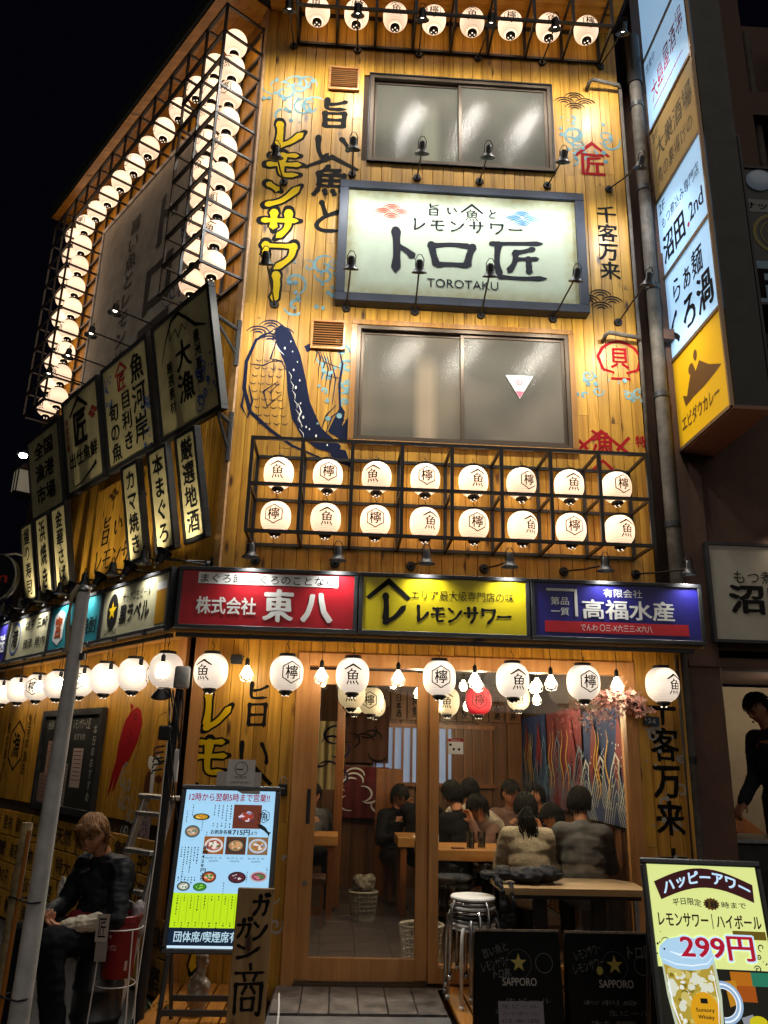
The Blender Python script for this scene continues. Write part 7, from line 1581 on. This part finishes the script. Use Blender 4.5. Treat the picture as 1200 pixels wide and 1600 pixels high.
# ================================================================ seated man with phone, keg, bucket, rack, ladder
KX, KY = -1.40, -1.05
t = thing('beer_keg', 'dark steel beer keg the seated man sits on', 'keg', (KX+.05, KY+.02, -.05)); t.scale = (1, 1, .90); k = MB(); k.rev([(.10, 0), (.135, .01), (.14, .05), (.147, .06), (.147, .08), (.14, .09), (.14, .22), (.147, .23), (.147, .25), (.14, .26), (.14, .38), (.12, .42), (.10, .42)], 28); k.obj('body', mat('dark_keg', (.07, .07, .075), .35, metal=.7, noise_amt=.3, noise_scale=12), t, smooth='auto')
k = MB(); k.tube([(.115*math.cos(a), .115*math.sin(a), .45) for a in [v*.3142 for v in range(21)]], .012, 6); k.obj('rim', M_steel, t, smooth=True)
def seated_man():
    t = thing('person', 'young man with bleached hair in black jacket and red apron, sitting with a phone', 'person', (KX, KY, -.05)); s = 1.0
    yaw = R(-38); Q = lambda x, y, z: rotz((x, y, 0), yaw)+Vector((0, 0, z))
    hipz = .52; lean = .16
    P = lambda x, y, z: Q(x, y-lean*max(0, z-.6), z)
    hd = P(.0, -.10, 1.13)+Vector((.02, 0, 0)); body = MB(); T = add_head(body, hd, yaw+R(34), .20, .98, 56, 46)
    nk = P(0, .01, 1.0); chain(body, (P(0, .02, .93), .065), (nk, .054), (hd+Vector((.01, .03, -.035)), .056))
    chain(body, (P(0, 0, hipz), (.15, .12, .11)), (P(0, .02, .70), (.13, .10, .12)), (P(0, .02, .86), (.15, .10, .11)))
    sh = [P(-.17, .02, .93), P(.17, .02, .93)]; el = [P(-.27, -.10, .68), P(.27, -.09, .66)]; wr = [P(-.13, -.34, .635), P(.085, -.33, .625)]
    for i, sd in ((0, -1), (1, 1)): chain(body, (sh[i], .05), (el[i], .04), (wr[i], .027))
    hand(body, wr[0], P(.05, -.40, .66)-P(-.13, -.36, .62), (0, .2, 1), 1.0, 1.0, -1); hand(body, wr[1], P(-.12, -.42, .645)-P(.085, -.34, .625), (0, .1, 1), .75, 1.0, 1)
    kn = [P(-.20, -.40, .56), P(.10, -.43, .56)]; ft = [Q(-.22, -.46, .09), Q(.12, -.36, .09)]
    for i, sd in ((0, -1), (1, 1)): chain(body, (P(sd*.09, 0, hipz-.01), .08), (kn[i], .055), (ft[i], .038))
    remesh(body, 'body', mat('skin_warm', lin('#b9805f'), .48, noise_amt=.08, noise_scale=30), .0055, t, 2)
    c = MB(); chain(c, (P(0, .01, .53), (.18, .15, .09)), (P(0, .02, .68), (.185, .15, .15)), (P(0, .03, .84), (.20, .14, .14)), (P(0, .03, .96), (.12, .10, .055)))
    for i in (0, 1): chain(c, (P(0, .03, .92), .09), (sh[i], .086), ((sh[i]+el[i])/2, .072), (el[i], .068), (el[i]+(wr[i]-el[i])*(.95 if i == 0 else .35), .056))
    chain(c, (nk+Vector((0, 0, -.03)), .075)); remesh(c, 'jacket', mat('black_shell', (.009, .010, .013), .6, spec=.25, noise_amt=.4, noise_scale=10, bump=.3), .008, t, 4, .011, 11)
    c = MB(); a, b = el[1], wr[1]; pr = [(a+(b-a)*u, .050+.007*math.sin(u*38)) for u in (.38, .5, .6, .7, .8, .9, .97)]; chain(c, *pr); remesh(c, 'padded_sleeve', mat('beige_padding', lin('#b8ac98'), .75, noise_amt=.15, noise_scale=16, bump=.3), .006, t, 2, .006, 22)
    c = MB(); chain(c, (P(-.02, -.09, .64), (.15, .08, .05)), (P(.03, -.15, .61), (.16, .09, .035)), (P(.20, .06, .60), (.06, .09, .06))); remesh(c, 'red_apron', mat('red_cloth', lin('#7a1424'), .7, noise_amt=.3, noise_scale=10), .009, t, 3, .010, 12)
    c = MB(); chain(c, (P(.23, .10, .66), (.05, .07, .09)), (P(.22, .10, .58), (.05, .07, .07))); remesh(c, 'grey_lining', mat('grey_lining', lin('#8a8486'), .6), .010, t, 3, .010, 16)
    c = MB()
    for i, sd in ((0, -1), (1, 1)): chain(c, (P(sd*.08, 0, hipz), .115), (kn[i], .088), (ft[i]+Vector((0, 0, .03)), .075))
    chain(c, (P(-.09, 0, hipz), .115), (P(.09, 0, hipz), .115)); remesh(c, 'trousers', mat('black_trousers', (.008, .008, .010), .85, spec=.12, noise_amt=.3, noise_scale=12, bump=.2), .010, t, 3, .010, 10)
    for i, sd in ((0, -1), (1, 1)):
        c = MB(); fd = Q(sd*.04, -1, 0).normalized(); chain(c, (ft[i]+Vector((0, 0, -.045)), .045), (ft[i]+fd*.09+Vector((0, 0, -.05)), (.046, .046, .034)), (ft[i]+fd*.16+Vector((0, 0, -.06)), (.04, .04, .026))); so = remesh(c, 'shoe', mat('shoe_black', (.015, .015, .016), .5), .007, t, 3)
        for j in range(3): c = MB(); m_ = ft[i]+fd*(.045+.028*j); nrm = fd.cross(Vector((0, 0, 1))); c.tube([m_+nrm*.043+Vector((0, 0, -.065)), m_+nrm*.036+Vector((0, 0, -.030)), m_+Vector((0, 0, -.014)), m_-nrm*.036+Vector((0, 0, -.030)), m_-nrm*.043+Vector((0, 0, -.065))], .007, 5); c.obj('stripe', M_wpaint, so)
    add_hair(T, t, M_hairl, 1.0, 900, .060, -.16, .42, 4, .28, 0, 'hair', .0065)
    # curtain fringe
    k = MB(); q = random.Random(9)
    for i in range(90):
        u = (i/89-.5)*2; d0 = Vector((u*.050+.01, -.066, .088)); k.tube([T @ (d0+Vector((u*.030*v+.016*math.sin(v*3+u*4), -.040*math.sin(v*1.5)-.002*q.random(), -.040*v*v-.004*v))) for v in [j/6 for j in range(7)]], 0, 5, [.006, .0065, .0065, .006, .005, .004, .0015])
    k.obj('fringe', M_hairl, t, smooth=True)
    f = MB()
    for kk in (-1, 1):
        f.tube([T @ Vector((kk*.014, -.103, .020)), T @ Vector((kk*.031, -.100, .027)), T @ Vector((kk*.050, -.084, .021))], .0026, 5)
        f.tube([T @ Vector((kk*.019, -.0905, -.001)), T @ Vector((kk*.031, -.0935, -.004)), T @ Vector((kk*.044, -.083, -.001))], .0024, 5)
    f.obj('eyes_and_brows', M_hairb, t); m_ = MB(); m_.ell((0, -.1015, -.058), (.021, .006, .0048), 12, 6, T); m_.obj('lips', mat('lips'), t)
    return t, P, wr
man, PM, WR = seated_man(); man.scale = (.93, .93, .93); man.location.x += .035
ph = thing('phone', 'black smartphone held in both hands by the seated man', 'phone', Vector((KX+.035, KY, -.05))+.93*PM(-.05, -.405, .665), (R(35), 0, R(-38))); k = MB(); k.box(0, 0, 0, .072, .009, .148, b=.004); k.obj('case', M_black, ph); k = MB(); k.rect(0, 0, .064, .136, .0051); k.v = [(a, .0052, c) for a, b, c in k.v]; k.obj('screen', mat('phone_screen', (.02, .02, .03), .1, emit=.05, ecol=(.5, .6, .8, 1)), ph)
# red bucket on a white wire stand
BKX, BKY = -1.215, -1.20
t = thing('wire_stand', 'thin white wire stand holding the red bucket', 'stand', (BKX, BKY, -.05)); k = MB(); r_ = .122; k.tube([(r_*math.cos(a), r_*math.sin(a), .56) for a in [v*.2618 for v in range(25)]], .004, 6); k.obj('ring', M_wpaint, t)
for i in range(4):
    a = math.pi/4+i*math.pi/2; k = MB(); k.tube([(r_*math.cos(a), r_*math.sin(a), .56), (r_*1.1*math.cos(a), r_*1.1*math.sin(a), .3), (r_*1.25*math.cos(a), r_*1.25*math.sin(a), 0)], .004, 6); k.obj('leg', M_wpaint, t)
k = MB(); k.tube([(r_*.9*math.cos(a), r_*.9*math.sin(a), .27) for a in [v*.2618 for v in range(25)]], .003, 6); k.obj('lower_ring', M_wpaint, t)
M_rb = mat('red_plastic', lin('#7c1018'), .4, noise_amt=.15, noise_scale=8)
t = thing('red_bucket', 'red round beer bucket with white print in the wire stand', 'bucket', (BKX, BKY, .255)); t.scale = (.80, .80, .98); k = MB(); k.rev([(.0, 0), (.105, 0), (.110, .01), (.125, .29), (.137, .295), (.139, .325), (.130, .33), (.12, .32), (.118, .30), (.0, .295)], 32, caps=False); k.obj('bucket', M_rb, t, smooth='auto')
def wrap(mbx, r0, r1, h): mbx.v = [((r0+(r1-r0)*c/h)*math.sin(a/r0), -(r0+(r1-r0)*c/h)*math.cos(a/r0), c) for a, b, c in mbx.v]
k = MB(); htext(k, 'サッポロ', -.085, .15, .005, .185, .02, 0); star(k, -.04, .225, .017, 0); k.rect(.085, .07, .022, .05, 0); wrap(k, .1135, .1275, .29); k.obj('lettering', mat('pale_print', (.5, .35, .33), .5), t)
k = MB(); k.tube([(.137*math.cos(a), .02*math.sin(a)-.05, .31+.10*math.sin(a)) for a in [v*.3142 for v in range(11)]], .004, 5); k.obj('handle', M_steel, t)
slip(FF, -1.285, 1.35, .53, .07, .14, '#b0a69c', 'upper small paper tag on the wire stand', '匠'); slip(FF, -1.28, 1.345, .41, .065, .10, '#8f8880', 'lower small paper tag on the wire stand')
# folded silver step ladder leaning on the wall behind him
t = thing('step_ladder', 'folded aluminium step ladder leaning on the wall behind the seated man', 'ladder', (-1.42, -.62, -.05), (0, 0, R(-42)))
M_al = mat('brushed_aluminium', (.55, .53, .50), .35, metal=.8, noise_amt=.2, noise_scale=20)
for sx in (-1, 1): k = MB(); k.box(0, 0, 0, .035, .05, 1.22, T=Matrix.Translation((sx*.18, .12, .62)) @ Matrix.Rotation(R(-14), 4, 'X') @ Matrix.Rotation(sx*R(-3), 4, 'Y'), b=.004); k.obj('rail', M_al, t)
for i in range(5): z = .18+.235*i; k = MB(); k.box(0, -.02+.25*(z/1.2)-.0, z, .36-.02*i, .06, .03, b=.004); k.obj('step', M_al, t)
k = MB(); k.box(0, .27, 1.23, .40, .07, .035, b=.008); k.obj('top_cap', M_al, t)
# weeds at the foot of the wall
k = MB(); q = random.Random(8)
for i in range(60):
    a = q.uniform(0, 6.28); l_ = q.uniform(.04, .11); c = Vector((q.gauss(0, .03), q.gauss(0, .03), 0)); d = Vector((math.cos(a), math.sin(a), q.uniform(.3, 1.2))).normalized(); p = c+d*l_; s_ = Vector((-math.sin(a), math.cos(a), 0))*.012; k.add([c, p*.6+s_*.8+c*.4, p, p*.6-s_*.8+c*.4], [(0, 1, 2, 3)])
o = k.obj('weed_tuft', mat('weed_green', lin('#2c4a1c'), .7), None, loc=(-1.06, -.75, -.05), kind='stuff'); o['label'] = 'small green weeds at the foot of the black post'; 
# power cables across the top of the street, rubbish by the far wall
t = thing('tied_sacks', 'pale tied sacks against the far end of the side wall', 'sacks', (-2.75, .15, -.05))
k = MB()
for (p, r) in (((0, 0, .12), (.22, .16, .13)), ((.02, .05, .32), (.18, .14, .11))): chain(k, (p, r))
remesh(k, 'sack', mat('pale_sack', lin('#6a6058'), .7, noise_amt=.3), .02, t, 3, .03, 7)
bpy.data.scenes.remove(WORK)
